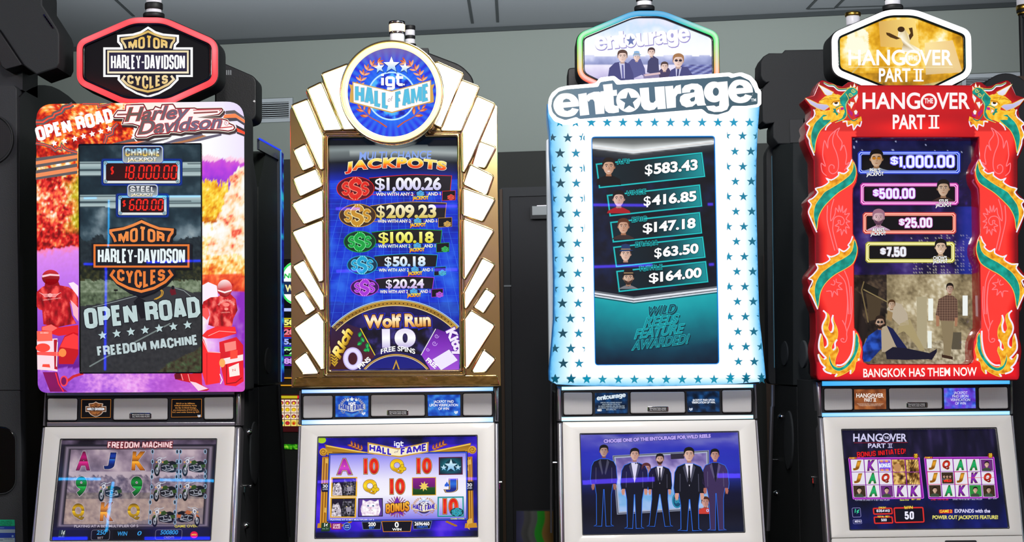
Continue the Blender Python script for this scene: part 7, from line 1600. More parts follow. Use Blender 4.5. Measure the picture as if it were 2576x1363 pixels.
# upper screen, deep inside the moulding
sp4 = Pl((0, yb4+RECESS, 0), (0, -1, 0)); ar = Art(sp4, .95)
def scr4(u, v, q):
    x, y = q; n = fbm(x, y, .02, 5, 95); n2 = fbm(x, y, .12, 3, 96)
    if y < 470:
        c = rampc(ramp(0, '#0a0c24', .5, '#181a44', 1, '#2a2a68'), .35+.35*n+(470-y)/260*.3)
        return mixc(c, lin('#c8d0ff'), .8) if n2 > .74 and y < 390 else c
    if y < 690:
        c = rampc(ramp(0, '#06061a', .4, '#1a1040', .7, '#3a2470', 1, '#6a5aa0'), .3+.45*n+.25*(y-470)/220)
        if y > 590 and x > 2290 and math.sin(x*.9) > .55 and math.sin(y*.8) > .3 and n2 > -.2: c = mixc(c, lin('#d8d0c0'), .6)
        return mixc(c, lin('#1a3ac0'), max(0, min(.5, (x-2400)/60)) if y > 520 else 0)
    if x < 2230 and y < 850: return rampc(ramp(0, '#0c0808', .5, '#2e2420', 1, '#6a5642'), .45+.6*n+.3*n2)
    if y > 868-(x-2160)*.05+4*n: return rampc(ramp(0, '#3a3226', .5, '#8a7c60', 1, '#d8ccb0'), .2+.5*n2+(x-2170)/420)
    return rampc(ramp(0, '#4a4030', .35, '#8a7a5a', .65, '#b8a884', 1, '#f0e8d0'), .35+.35*n+.25*n2+.3*math.exp(-((x-2340)/60)**2))
ar.grid([(2128, 338), (2448, 336), (2452, 922), (2132, 924)], 110, 190, scr4, 0)
ar.poly(D3(1395, 150, 1480, 150, 1480, 575, 1400, 560), '#b0a484', 1); ar.poly(D3(1490, 165, 1530, 165, 1530, 345, 1490, 345), '#f4f8f0', 2); ar.poly(D3(1485, 430, 1518, 430, 1518, 570, 1485, 570), '#f0f4ec', 2); ar.poly(D3(1770, 140, 1812, 140, 1812, 305, 1770, 305), '#f4f8f4', 2); ar.poly(D3(1680, 440, 1760, 440, 1760, 580, 1680, 580), '#5a5242', 1)
ar.poly(D3(945, 20, 1085, 90, 1080, 150, 960, 85), '#1c1610', 2); ar.line(D3(965, 25, 945, 95, 1000, 360), 3, '#7a6844', 3); ar.line(D3(960, 90, 1160, 195), 3, '#8a7850', 3); ar.poly(D3(980, 120, 1110, 170, 1090, 330, 1010, 350), '#4a3c2a', 2)
vs4 = ar.build('video_screen', box)
ar = Art(sp4.moved(.0012)); ar.poly(D3(890, 90, 940, 130, 955, 300, 1000, 410, 960, 560, 960, 680, 890, 680), cloth('#120c0c', '#2c2220', '#4a3c34', .05, 3, .8, .4), 1); tex(ar, D3(955, 560, 1000, 470, 1100, 400, 1120, 560, 1010, 680, 955, 680), cloth('#081a4a', '#12348a', '#2a5ac8', .05, 5, .8), 2, 4); ar.build('picture_figure', vs4)
ar = Art(sp4.moved(.0014))
ar.poly(D3(1105, 400, 1150, 385, 1200, 420, 1230, 545, 1180, 600, 1110, 600), '#b0a088', 3); ar.poly(D3(1150, 385, 1200, 410, 1310, 560, 1350, 630, 1270, 620, 1220, 540), '#141c4a', 4); ar.poly(D3(1140, 600, 1200, 560, 1310, 570, 1500, 610, 1560, 575, 1560, 600, 1520, 665, 1490, 660, 1300, 665, 1150, 660), '#14142a', 5)
face(ar, lambda a, b_: D3(1095+a*34, 360+b_*36), '#a87a5a', '#2a1c14', 5, beard='#241810', glasses='#1a1a1a'); ar.build('picture_figure', vs4)
ar = Art(sp4.moved(.0016)); ar.poly(D3(1150, 250, 1200, 190, 1270, 210, 1320, 290, 1330, 380, 1260, 390, 1200, 330), '#b8aa94', 3); ar.poly(D3(1260, 370, 1340, 330, 1400, 470, 1465, 590, 1420, 590, 1340, 480, 1290, 430, 1230, 460), '#a8986e', 3); ar.poly(D3(1160, 260, 1200, 280, 1190, 350, 1150, 330), '#9a8058', 4); face(ar, lambda a, b_: D3(1190+a*26, 215+b_*26), '#b08a64', '#4a3018', 5); ar.build('picture_figure', vs4)
ar = Art(sp4.moved(.0016))
tex(ar, D3(1575, 170, 1640, 135, 1690, 140, 1728, 175, 1732, 330, 1700, 350, 1590, 345, 1550, 300), lambda q: mixc(lin('#3a2420'), lin('#8a6a58'), .5+.25*math.sin(q[0]*1.0)+.25*math.sin(q[1]*1.0)), 3, 2); ar.poly(D3(1590, 345, 1700, 348, 1690, 480, 1670, 640, 1620, 640, 1610, 480), '#8a7a5c', 3); ar.poly(D3(1600, 620, 1690, 640, 1690, 664, 1600, 645), '#3a2418', 4)
for P in (D3(1552, 300, 1578, 310, 1580, 390, 1555, 392), D3(1706, 320, 1730, 320, 1725, 392, 1705, 390)): ar.poly(P, '#a8785a', 4)
face(ar, lambda a, b_: D3(1665+a*26, 85+b_*30), '#a8785c', '#1a1210', 5); ar.build('picture_figure', vs4)
# neon jackpot boxes
for rect, core, glow, am, a0, a1, ay, h, px_, py_, s_, kw, nm, n0, n1, ny, j0, j1, jy in (
    ((925, 108, 1743, 274), '#c8dcff', '#2a4af8', '$1,000.00', 1182, 1702, 236, 102, 1066, 160, 48, dict(skin='#b88a5a', hair='#141010', shirt='#8a98a8', glasses='#c07818', beard=None), "PHIL'S", 1010, 1097, 268, 983, 1126, 301),
    ((945, 367, 1728, 528), '#ffe0f8', '#f040c8', '$500.00', 1040, 1380, 488, 84, 1612, 402, 46, dict(skin='#b8906c', hair='#181210', shirt='#3a2a24'), "STU'S", 1576, 1650, 521, 1547, 1680, 554),
    ((965, 607, 1708, 764), '#ffdcc8', '#ff5a48', '$25.00', 1252, 1520, 724, 80, 1083, 640, 44, dict(skin='#c898a8', hair='#9a6a80', shirt='#c8a0c0', beard='#5a3850'), "ALAN'S", 1030, 1130, 754, 1016, 1143, 787),
    ((988, 848, 1696, 998), '#fffce0', '#e8e040', '$7.50', 1100, 1306, 960, 76, 1590, 882, 42, dict(skin='#d8b494', hair='#100e10', shirt='#5a5030', smile=True), "CHOW'S", 1528, 1640, 984, 1525, 1646, 1014)):
    ar = Art(sp4.moved(.0018)); x0, y0, x1, y1 = rect; c_ = 14
    oct_ = lambda d: D2(x0+c_+d, y0+d, x1-c_-d, y0+d, x1-d, y0+c_+d, x1-d, y1-c_-d, x1-c_-d, y1-d, x0+c_+d, y1-d, x0+d, y1-c_-d, x0+d, y0+c_+d)
    ar.poly(oct_(0), mixc((0, 0, 0), lin(glow), .35), 1); ar.line(oct_(-5), 4, mixc((.02, .02, .06), lin(glow), .4), 1, True)
    ar.line(oct_(2), 4.6, glow, 2, True); ar.line(oct_(1), 1.7, core, 3, True); ar.line(oct_(13), 1.4, core, 3, True)
    ar.poly(D2(x0+22, y0+22, x1-22, y0+22, x1-22, y1-22, x0+22, y1-22), '#08060e', 4)
    bust(ar, D2, px_, py_, s_, l=5, sb=(y1-20-py_)/s_, **kw)
    block(ar, am, D2(a0, ay), D2(a1, ay-3), h/3.2457, '#f0f4ff', 14, .19, gap=.12, edge=.12, ec=mixc(lin(glow), lin('#9a80ff'), .5), small='$')
    kw2 = dict(l=15, bold=.03, edge=.05, ec='#08060e')
    ar.text(nm, D2(n0, ny), D2(n1, ny-1), 27/3.2457, '#ffffff', **kw2); ar.text('JACKPOT', D2(j0, jy), D2(j1, jy-4), 27/3.2457, '#ffffff', **kw2)
    ar.build('jackpot_panel', vs4)
# info cards
ar = Art(M4.bar.moved(.004)); q = D4(922, 65, 1192, 62, 1195, 232, 925, 236); ar.grid(q, 20, 14, lambda u, v, p: rampc(ramp(0, '#4a2818', .5, '#8a4a28', 1, '#b8703c'), .5+.5*fbm(p[0], p[1], .06, 3, 3)), 1)
hang(ar, D4, 2, '#f8f0e8', 134, 10, 940, 1063, 1082, 15, 1100, 1172, (1070, 1098, 122, 0), part=(1008, 1076, 170, 9), roman=(1084, 1110, 170))
for i, t in enumerate(('THE HANGOVER PART II and all related characters', 'and elements are trademarks of and', '\u00a9 Warner Bros. Entertainment Inc. (s14)')): ar.text(t, D4(945+i*12, 190+i*8.5), D4(1172-i*12, 189+i*8.5), 1.8, '#f0d8c0', 3)
ar.build('info_card', M4.barobj)
ar = Art(M4.bar.moved(.004)); q = D4(1685, 55, 1952, 52, 1957, 225, 1690, 230); ar.grid(q, 26, 18, lambda u, v, p: mixc(rampc(ramp(0, '#1a2a9a', .5, '#3a5ae0', 1, '#6aa0ff'), .5+.8*fbm(p[0], p[1], .06, 3, 13)), lin('#7a2ad0'), max(0, min(.8, .4+fbm(p[0], p[1], .05, 2, 17)))), 1)
for i, (t, a, b_) in enumerate((('JACKPOT', 1768, 1886), ('PAID UPON', 1758, 1892), ('VERIFICATION', 1742, 1908), ('OF WIN', 1782, 1872))): ar.text(t, D4(a, 105+i*30), D4(b_, 104+i*30), 6.6, '#f0f4ff', 3, .0)
ar.build('info_card', M4.barobj)
# lower game screen
gs = M4.scr; ar = Art(gs, .97)
def game4(u, v, p):
    n = fbm(p[0], p[1], .015, 4, 97)
    if v < .3: return rampc(ramp(0, '#060614', .4, '#14102e', .7, '#2e2450', 1, '#5a3a80'), .35+.5*fbm(p[0]*3, p[1]*.4, .02, 3, 5)+.15*n)
    return rampc(ramp(0, '#04061c', .4, '#0a0e3a', .7, '#101a6a', 1, '#2a30a0'), .35+.4*n+.2*(u-.5)+(v-.6)*.35)
ar.grid(M4.scrq, 60, 40, game4, 0)
gs4 = ar.build('game_screen', R); P4 = gs.moved(.002)
ar = Art(P4); hang(ar, D4, 2, '#d0ccf0', 508, 64/3.3814, 914, 1160, 1197, 33, 1226, 1370, (1178, 1216, 486, 0), part=(1040, 1190, 562, 36/3.3814), roman=(1208, 1248, 562)); ar.line(D4(920, 520, 1378, 517), 1, '#a02030', 3); ar.build('game_title', gs4)
ar = Art(P4); block(ar, 'BONUS INITIATED!', D4(948, 645), D4(1362, 612), 46/3.3814, '#e0141c', 3, .17, gap=.14, edge=.08, ec='#30040c'); ar.build('bonus_message', gs4)
LC = {'J': ('#8a5008', '#e09a28'), 'K': ('#4a0a6a', '#8a28b0'), 'A': ('#0a5a30', '#1aa860'), 'Q': ('#7a0a0a', '#d02a20')}
def cell(ar, x, y, w_, h_, sx): return D4(x, y, x+w_, y-1.2, x+w_+h_*sx, y+h_-1.2, x+h_*sx, y+h_)
for (gx, gy, cw, grid_) in ((886, 662, 116.5, ['JKB12', 'JAQ12', 'pApKK']), (1530, 658, 114.5, ['JQAAp', 'JgJKQ', 'pAKpp'])):
    ar = Art(P4); fr = D4(gx-12, gy-14, gx+cw*5+8, gy-18, gx+cw*5+46, gy+330, gx+26, gy+336)
    ar.poly(rquad(fr, 3), '#8a1aa0', 1); ar.line(rquad(fr, 3), 1.4, '#e060f0', 2, True)
    ar.poly(D4(gx-10, gy-20, gx+60, gy-20, gx+60, gy-4, gx-8, gy-4), '#a01820', 4); ar.text('GAME 1' if gx < 1000 else 'GAME 2', D4(gx-6, gy-6), D4(gx+52, gy-6), 3.6, '#f0d840', 5, .03)
    ar.poly(ell(*D4(gx+cw*5-22, gy-30), 7, 6.4), '#6a1810', 4); ar.text('25', D4(gx+cw*5-36, gy-26), D4(gx+cw*5-8, gy-27), 6, '#f8d830', 5, .04); ar.text('LINES', D4(gx+cw*5-36, gy-12), D4(gx+cw*5-8, gy-13), 2.6, '#f8d830', 5, .03)
    fo = ar.build('reel_frame', gs4)
    for r_ in range(3):
        for c_ in range(5):
            ch = grid_[r_][c_]; x = gx+6+c_*cw+r_*8.5; y = gy+r_*109; cl = cell(None, x, y, cw-8, 104, .08)
            ar = Art(P4.moved(.001))
            if ch in LC:
                ar.poly(cl, '#e4e0ec', 1); d, m_ = LC[ch]
                ar.text(ch, D4(x+26, y+90), D4(x+cw-26, y+86), 76/3.3814, '#fff', 4, .045, .2, edge=[.02, .04], ec=[d, '#c8b060'], grad=G(0, d, .4, m_, .8, mixc(lin(m_), (1, 1, 1), .3) if False else m_, 1, d))
            elif ch == 'B':
                ar.poly(cl, '#d8d8f0', 1); ar.grid(inset(cl, 2), 10, 8, lambda u, v, p: mixc(lin('#6a2ae0'), lin('#f0a020'), abs(math.sin(u*7))*(1 if v < .25 or v > .75 else 0)) if (v < .3 or v > .7) else lin('#b0b8f8'), 2); ar.text('BONUS', D4(x+8, y+68), D4(x+cw-14, y+64), 9.5, '#ffffff', 5, .04, edge=.06, ec='#2a3ae0')
            elif ch in '12':
                tex(ar, cl, cloth('#2a1408', '#9a6a28', '#e8c070', .08, c_+r_, 1.1, .5), 1, 3)
                if ch == '2': 
                    for i in range(5): ar.line([(cl[0][0]+i*8, cl[0][1]), (cl[3][0]+i*5, cl[3][1])], 1, '#3a2008', 2); ar.line([(cl[1][0]-i*8, cl[1][1]), (cl[3][0]+8, cl[3][1]-i*7)], 1, '#3a2008', 2)
                elif r_ == 0: ar.poly(ell(*D4(x+50, y+70), 9, 11), '#c08a58', 2)
            else:
                ar.poly(cl, '#e4e0ec', 1); bg = ['#6a2a7a', '#2a8a3a', '#3a2a1a', '#20304a'][(r_+c_) % 4]; ar.poly(inset(cl, 1.2), bg, 2)
                if ch == 'g':
                    for i in range(3): bust(ar, D4, x+28+i*26, y+40, 9, '#b07850', '#1a0e0a', ['#3a4a5a', '#8a6a3a', '#5a2a2a'][i], 3)
                    ar.text('WILD', D4(x+20, y+88), D4(x+cw-24, y+86), 5, '#ff3020', 14, .06)
                else: bust(ar, D4, x+cw/2-2, y+46, 17, ['#c89478', '#d0a080', '#a87858'][(r_*2+c_) % 3], '#140e0c', '#3a4a3a', 3, smile=(r_ == 0), beard=None)
                q_ = [(cl[0][0], cl[3][1]), (cl[1][0]+9, cl[2][1])]
            ar.build('reel_symbol', gs4)
ar = Art(P4.moved(.0045))
for x in (1544, 1774): ar.line(D4(x, 768, x+108, 766, x+116, 872, x+8, 874), 1.1, '#e03028', 2, True)
ar.line(D4(1886, 818, 2112, 814), 1, '#e04038', 3); ar.build('win_line', gs4)
def meter4(name, quad, parts):
    ar = Art(P4)
    if quad: ar.line(quad, 4.6, '#6a0a10', 1, True); ar.line(quad, 2.8, '#e0302c', 2, True); ar.poly(inset(quad, 1.5), '#0c081c', 1)
    for t, a, b_, y, h, c, bl in parts: (block(ar, t, D4(a, y), D4(b_, y-1), h, c, 6, .2, gap=.16) if bl else ar.text(t, D4(a, y), D4(b_, y-1), h, c, 5, .03))
    ar.build(name, gs4)
meter4('credit_meter', rquad(D4(1085, 1078, 1240, 1076, 1246, 1122, 1090, 1126), 2), (('6354140', 1112, 1224, 1110, 6.6, '#f0ecff', True), ('CREDIT', 1130, 1194, 1080, 4.6, '#f0d840', True)))
meter4('bet_meter', rquad(D4(1092, 1152, 1244, 1150, 1250, 1200, 1098, 1204), 2), (('500', 1152, 1198, 1188, 6.6, '#f0ecff', True), ('TOTAL BET', 1118, 1222, 1156, 4.6, '#f0d840', True)))
meter4('win_meter', rquad(D4(1262, 1074, 1506, 1070, 1516, 1192, 1272, 1197), 3), (('50', 1352, 1430, 1172, 20, '#f0ecff', True), ('WIN', 1346, 1420, 1084, 8.6, '#f0d840', True)))
meter4('feature_message', None, (('EXPANDS with the', 1776, 2078, 1114, 8.6, '#d8d4f8', False), ('POWER OUT JACKPOTS FEATURE!', 1588, 2145, 1168, 8.6, '#e8e070', False)))
ar = Art(P4); ar.poly(rquad(D4(1643, 1088, 1758, 1086, 1760, 1118, 1645, 1120), 2), '#c81c20', 1); ar.text('GAME 2', D4(1650, 1114), D4(1752, 1112), 7, '#f4e040', 3, .05); ar.build('game_badge', gs4)
ar = Art(P4); ar.line(rquad(D4(904, 1074, 974, 1072, 980, 1150, 910, 1152), 3), 1.2, '#8a88c0', 1, True); ar.text('1\u00a2', D4(926, 1114), D4(968, 1112), 9, '#3ad8a0', 3, .02, .15); ar.build('coin_badge', gs4)
ar = Art(P4); ar.line(rquad(D4(912, 1174, 984, 1172, 988, 1206, 916, 1208), 2), 1, '#8a88c0', 1, True); ar.text('MENU', D4(927, 1198), D4(984, 1196), 5.4, '#e0dcf8', 3, .02, .1); ar.build('menu_button', gs4)
meter4('status_line', None, (('PLAYING 25 LINES AT A BET MULTIPLIER', 930, 1222, 1014, 3.8, '#a8a4c8', True), ('Game Over', 1310, 1390, 1012, 4, '#d8d860', False), ('BET 250', 1410, 1486, 1008, 4.4, '#f0d840', True), ('LINE 1 PAYS 25', 1576, 1722, 1010, 3.8, '#d83030', True), ('GAME PAYS 50 BET MULTIPLIER', 1760, 2010, 1008, 3.8, '#a8a4c8', True), ('BET 250', 2062, 2134, 1000, 4.2, '#a8a4c8', True)))
# ================================================================== CABINET SIDE DETAILS
def xprof(X, pts): 
    pl = side(X, 1 if X < 0 else -1); return [(pl.at(p).y, pl.at(p).z) for p in pts]
M_OVAL = mat('dark_speaker_cloth', '#3c4043', .8, bump=(900, .4))
def side_part(M, name, pts, m, zb, zf, r=0, parent=None):
    X = M.xr-.006 if M is M1 else M.xl+.006
    mb = MB(); mb.slab(pts, side(X, 1 if M is M1 else -1), zb, zf, m, r=r); return mb.build(name, parent or M.root)
def pin(M, q, L=.025):
    X = M.xr-.006 if q[0] > (M.c[0]) else M.xl+.006; sg_ = 1 if q[0] > M.c[0] else -1
    p = Pl((X, 0, 0), (1, 0, 0)).at(q) if M in (M1, M4) else Vector((X, M.Y+.03, front(M.Y+.03).at(q).z))
    mb = MB(); mb.tube([p-Vector((sg_*.01, 0, 0)), p+Vector((sg_*L, 0, 0))], .0045, M_CHROME, 10); mb.tube([p+Vector((sg_*.004, 0, 0)), p+Vector((sg_*.004, -.004, -.02))], .0035, M_CHROME, 8); mb.build('lock_pin', M.root)
for M, c in ((M1, (360, 0)), (M2, (1003, 0)), (M3, (1655, 0)), (M4, (2302, 0))): M.c = c
for cx, cy, rx, ry in ((629, 911, 9, 35), (639, 1139, 11.5, 79)): side_part(M1, 'side_speaker', ell(cx, cy, rx, ry), M_OVAL, -.002, .004, 1)
for cx, cy, rx, ry in ((2020.8, 891, 10, 35),): side_part(M4, 'side_speaker', ell(cx, cy, rx, ry), M_OVAL, -.002, .004, 1)
pin(M1, (612, 1222)); pin(M2, (1261, 1213), .012); pin(M3, (1392, 1164), .02); pin(M4, (2048, 1200), .01)
for M, q in ((M1, (623, 1087)), (M1, (616, 1322))):
    p = Pl((M.xr-.006, 0, 0), (1, 0, 0)).at(q); mb = MB(); mb.lathe((p.x, p.y, p.z), [(.011, -.002), (.011, .006), (.006, .014)], M_CHROME, 'x', 14); mb.build('lock', M.root)
# ================================================================== REAR ROW (backs against the lit row)
def rear(M, label, x0, x1, y0, y1, ztop, prof=None):
    t = empty('slot_machine', ((x0+x1)/2, (y0+y1)/2, 0), label, 'slot machine', 'dark slot machines standing back to back with the lit row')
    mb = MB()
    if prof: mb.prism_x(prof, x0, x1, M_CHAR2)
    else: mb.box(x0, x1, y0, y1, 0, ztop, M_CHAR2)
    mb.build('cabinet', t, False); return t
# behind the motorcycle machine
zt = front(Y1).at((600, 985)).z
xr1 = M1.xr-.006
t = rear(M1, 'dark slot machine with a blue lit edge standing behind the motorcycle machine', xr1-.6, xr1-.002, 5.31, 5.70, 1.46, (lambda P: [(5.31, 0), (5.31, P[0][1])]+P+[(P[-1][0], 0)])(xprof(xr1, [(702, 967), (705, 1040), (716, 1200), (727, 1352), (731, 1400)])))
pr = xprof(xr1, [(650, 470), (668, 385), (678, 380), (700, 399), (702, 962), (650, 968)])
mb = MB(); mb.prism_x(pr, xr1-.5, xr1, mat('dark_green_black_coat', '#161d19', .6, bump=(320, .3))); mb.build('top_box', t, False)
mb = MB(); mb.prism_x(xprof(xr1, [(616, 960), (616, 340), (628, 338), (648, 468), (649.5, 966)]), xr1-.5, xr1-.001, M_CHAR2); mb.build('back_shell', M1.root, False)
sX = side(xr1+.004, 1)
mb = MB(); mb.slab([(651, 348.5), (706, 379), (708, 960), (702, 961), (700, 402), (651, 376)], sX, -.006, .002, mat('smoked_acrylic', '#3a3f49', .2)); ap = mb.build('edge_panel', t, False)
ar = Art(sX.moved(.003)); ar.line([(651, 347.8), (706.5, 378.5)], [4.4, 3.4], '#1a3cff', 1); ar.line([(706.5, 378.5), (708.5, 960)], 2.2, lambda q: mixc(lin('#58a0f0'), lin('#1430d0'), .5+.5*math.sin(q[1]*.03)), 1); ar.build('lit_edge', t, M_SIGN)
pb = front(5.74); ar = Art(pb); ar.grid([(708, 382), (713.5, 387), (715, 958), (709, 961)], 4, 60, lambda u, v, q: rampc(ramp(0, '#080c50', .5, '#0e1a88', .7, '#1850c0', 1, '#20b0c0'), .45+.9*fbm(q[0], q[1], .06, 3, 5)), 0); ar.build('display_edge', t)
ptop = front(5.36)
mb = MB(); mb.slab(rquad([(540, 150), (562, 158), (645, 194), (645, 300), (600, 312), (540, 312)], [2, 3, 16, 16, 6, 2], 5), ptop, -.12, 0, M_BLACK, r=4); tp = mb.build('topper_sign', t)
mb = MB(); p = ptop.at((640, 255)); mb.lathe((p.x, p.y, p.z), [(.004, -.004), (.004, .003)], M_CHROME, 'y', 10); mb.build('screw', tp)
for i in range(3):
    mb = MB(); mb.slab([(569+i*5, 176), (572+i*5, 177), (572+i*5, 189), (569+i*5, 188)], ptop, -.001, .001, M_STITCH); mb.build('vent_slot', tp, False)
for cx, cy, rx, ry in ((673.5, 907, 8, 33),):
    mb = MB(); mb.slab(ell(cx, cy, rx, ry), side(xr1, 1), -.002, .004, M_OVAL, r=1); mb.build('side_speaker', t)
mb = MB(); mb.tube([sX.at(q) for q in ((702, 968), (705, 1040), (716, 1200), (727, 1350))], .006, M_CHAR, 8); mb.build('edge_trim', t)
# behind the gold machine: topper and candle
t = rear(M2, 'dark slot machine behind the gold fan machine, its black topper showing at upper right', M2.xl+.03, M2.xr-.03, 5.27, 5.68, 2.0)
p2 = front(5.33); mb = MB(); mb.slab(rquad([(1020, 118), (1051, 121), (1078, 132), (1160, 163), (1192, 196), (1192, 240), (1020, 240)], [2, 2, 2, 18, 18, 2, 2], 4), p2, -.14, 0, M_BLACK, r=5); tp = mb.build('topper_sign', t)
mb = MB(); mb.slab([(1046, 121.5), (1077.5, 121), (1078, 141), (1046, 141)], p2, -.05, .004, M_CHAR, r=1); mb.build('bracket', tp)
tw = tower(M2, t, 1031, [(118, 108, 15.5, M_BLACK, 'base'), (108, 95, 12, M_FROST, 'lens'), (96, 87, 13, M_BLACK, 'collar'), (87.5, 72, 12, M_FROST, 'lens'), (73, 62, 13.5, M_BLACK, 'cap')], 5.37)
# behind the star machine
x0 = (1385.5-1288)/4000*5.62
t = rear(M3, 'dark slot machine behind the star machine, showing a thin pale edge to its left', x0, M3.xr-.03, 5.38, 5.72, 1.42)
p3 = front(5.4); mb = MB(); mb.slab(rquad([(1428.5, 171), (1470, 168), (1470, 222), (1428.5, 222)], [8, 2, 2, 4], 4), p3, -.12, 0, M_BLACK, r=3); mb.build('topper_sign', t)
mb = MB(); mb.slab(rquad([(1374, 351), (1400, 344), (1412, 956), (1387, 962), (1382.5, 955)], [5, 2, 2, 4, 4], 3), p3, -.1, 0, mat('white_side_panel', '#d8dce0', .4, emit='#c8d4dc', es=.25), r=2); mb.build('side_panel', t)
mb = MB(); mb.tube([p3.at((1386.5, q)) for q in (965, 1100, 1250, 1340)], .004, M_SILVER, 8); mb.build('edge_trim', t)
# behind the dragon machine
xl4 = M4.xl+.006
t = rear(M4, 'tall dark slot machine with a stepped black outline behind the dragon machine', xl4+.002, xl4+.58, 5.48, 5.90, 1.46, (lambda P: [(5.48, 0), (5.48, P[0][1])]+P+[(P[-1][0], 0)])(xprof(xl4, [(1946, 967), (1944, 1020), (1938, 1150), (1932, 1335), (1930, 1400)])))
Zs = Z(1890, 100, 3.589)
p4 = front(5.7); mb = MB(); mb.slab(Zs(160, 120, 280, 120, 305, 92, 720, 84, 760, 700, 480, 715, 420, 940, 240, 940, 195, 880, 195, 775, 205, 748, 130, 762, 100, 735, 96, 450, 132, 402, 165, 376, 135, 390, 100, 362, 84, 318, 86, 200, 110, 150), p4, -.14, 0, M_CHAR2, r=3); tp = mb.build('topper_sign', t)
mb = MB(); mb.slab(Zs(345, 722, 470, 716, 470, 930, 350, 932), p4, -.002, .004, M_CHAR, r=1); mb.build('service_panel', tp)
pr = xprof(xl4, [(1995, 360), (1958, 364), (1943, 380), (1945, 966), (1995, 968)]); mb = MB(); mb.prism_x(pr, xl4, xl4+.5, mat('dark_teal_black_coat', '#151d21', .6, bump=(320, .3))); mb.build('top_box', t, False)
mb = MB(); mb.slab(rquad([(1924, 384), (1945, 352), (1948, 900), (1949, 966), (1934, 966), (1929, 955)], [12, 4, 0, 3, 8, 6], 3), front(5.93), -.04, .03, M_CHAR2, r=2); mb.build('screen_housing', t)
ar = Art(front(5.89)); ar.line([(1941.5, 392), (1948, 925)], 1.1, '#3a6a80', 1); ar.build('lit_edge', t, M_SIGN)
for cx, cy, rx, ry in ((1974.6, 888.6, 9, 31), (1984.6, 1107, 11, 74)):
    mb = MB(); mb.slab(ell(cx, cy, rx, ry), side(xl4, -1), -.002, .004, M_OVAL, r=1); mb.build('side_speaker', t)
mb = MB(); mb.tube([front(5.86).at(q) for q in ((1944, 968), (1944, 1020), (1942, 1024), (1938, 1150), (1932, 1335))], .008, M_SILVER, 8); mb.build('side_trim', t)
for q in ((1967, 1048), (1955, 1241)):
    p = Pl((xl4, 0, 0), (1, 0, 0)).at(q); mb = MB(); mb.lathe((p.x, p.y, p.z), [(.011, .002), (.011, -.006), (.006, -.014)], M_CHROME, 'x', 14); mb.build('lock', t)
p = Pl((xl4, 0, 0), (1, 0, 0)).at((1957, 1156)); mb = MB(); mb.tube([p, p-Vector((.03, 0, 0))], .005, M_CHROME, 10); mb.build('lock_pin', t)
tower(M4, t, 2149, [(60, 38, 17, M_FROST, 'lens'), (38.5, 29, 20, M_GOLDS, 'cap')], 5.68)
# ================================================================== DARK CABINETS AT THE PICTURE EDGES
yL = 5.0; XL = front(yL).at((50, 600)).x; FL = front(yL)
t = empty('slot_machine', (XL-.3, yL+.3, 0), 'tall charcoal slot machine with a round speaker at the left edge of the photo', 'slot machine')
pr = xprof(XL, [(50, 244), (62, 232), (80, 221), (95, 216), (112, 214), (130, 217), (150, 226), (172, 241), (192, 259), (208, 284)]); ye = pr[-1][0]
mb = MB(); mb.prism_x([(yL, 0)]+pr+[(ye, 0)], XL-.62, XL, M_BLACK); mb.build('side_shell', t, False)
mb = MB(); mb.slab([(-240, 217), (40, 217), (47, 226), (49, 600), (56, 1000), (64, 1400), (68, 1700), (-240, 1700)], FL, -.03, .02, M_CHAR, r=2); fc = mb.build('cabinet', t)
q0 = FL.at((0, 216)).z; q1 = FL.at((0, 165)).z
mb = MB(); mb.box(XL-.5, XL, yL+.02, xprof(XL, [(95, 200)])[0][0], q0-.01, q1+.03, M_CHAR); mb.build('neck', t, False)
ph = front(4.95)
mb = MB(); mb.slab(A1(-260, -300, 330, -300, 345, -60, 345, 40, 470, 235, 485, 280, 485, 510, 465, 552, 300, 610, 190, 535, 0, 250, -260, 60), ph, -.16, 0, M_CHAR2, r=4); hd = mb.build('topper_sign', t)
mb = MB(); mb.slab(A1(-260, 40, 0, 252, 188, 533, 150, 547, 55, 573, 20, 545, 0, 480, -260, 300), ph, -.14, .012, M_BLACK, r=2); mb.build('underside_panel', hd)
for i in range(6):
    mb = MB(); mb.slab(A1(352+i*12, 120+i*17, 362+i*12, 116+i*17, 380+i*12, 146+i*17, 372+i*12, 150+i*17), ph, -.001, .003, M_GLOSS); mb.build('vent_slot', hd, False)
fp_ = FL.moved(.02)
mb = MB(); mb.slab(ell(-20, 351, 54, 61, 40), fp_, -.01, .008, grille_mat('black_speaker_mesh', '#0c0c0e', '#24262a', 1500), r=5); g = mb.build('speaker_grille', t)
mb = MB(); mb.ring(ell(-20, 351, 56, 63, 40), ell(-20, 351, 52, 59, 40), fp_, -.01, .012, M_BLACK, r=1); mb.build('grille_rim', g)
mb = MB(); mb.slab(rrect(-160, 1072, 40.5, 1241, 36), fp_, -.005, .004, M_GLOSS, r=3); g = mb.build('lower_door', t)
mb = MB(); mb.ring(rrect(-162, 1070, 42, 1243, 37), rrect(-159, 1073, 39.5, 1240, 35), fp_, -.005, .006, M_CHAR2, r=.6); mb.build('door_rim', g)
mb = MB(); mb.slab([(-240, 980.5), (55, 980.5), (55, 982), (-240, 982)], fp_, -.004, .0008, M_GLOSS); mb.build('seam', t, False)
Ze = Z(0, 1000, 3.755); ar = Art(fp_.moved(.0015))
ar.poly(rquad(Ze(-300, 1152, 138, 1152, 141, 1212, -300, 1214), 2), '#10a878', 1)
for i, (tt, a, b_) in enumerate((('ONLY PARTS', 6, 110), ('COMPLIANT WITH THE', -68, 116), ('ROHS DIRECTIVE', -46, 106))): ar.text(tt, Ze(a, 1174+i*17), Ze(b_, 1174+i*17), 3.3, '#0a3a34', 3, .0)
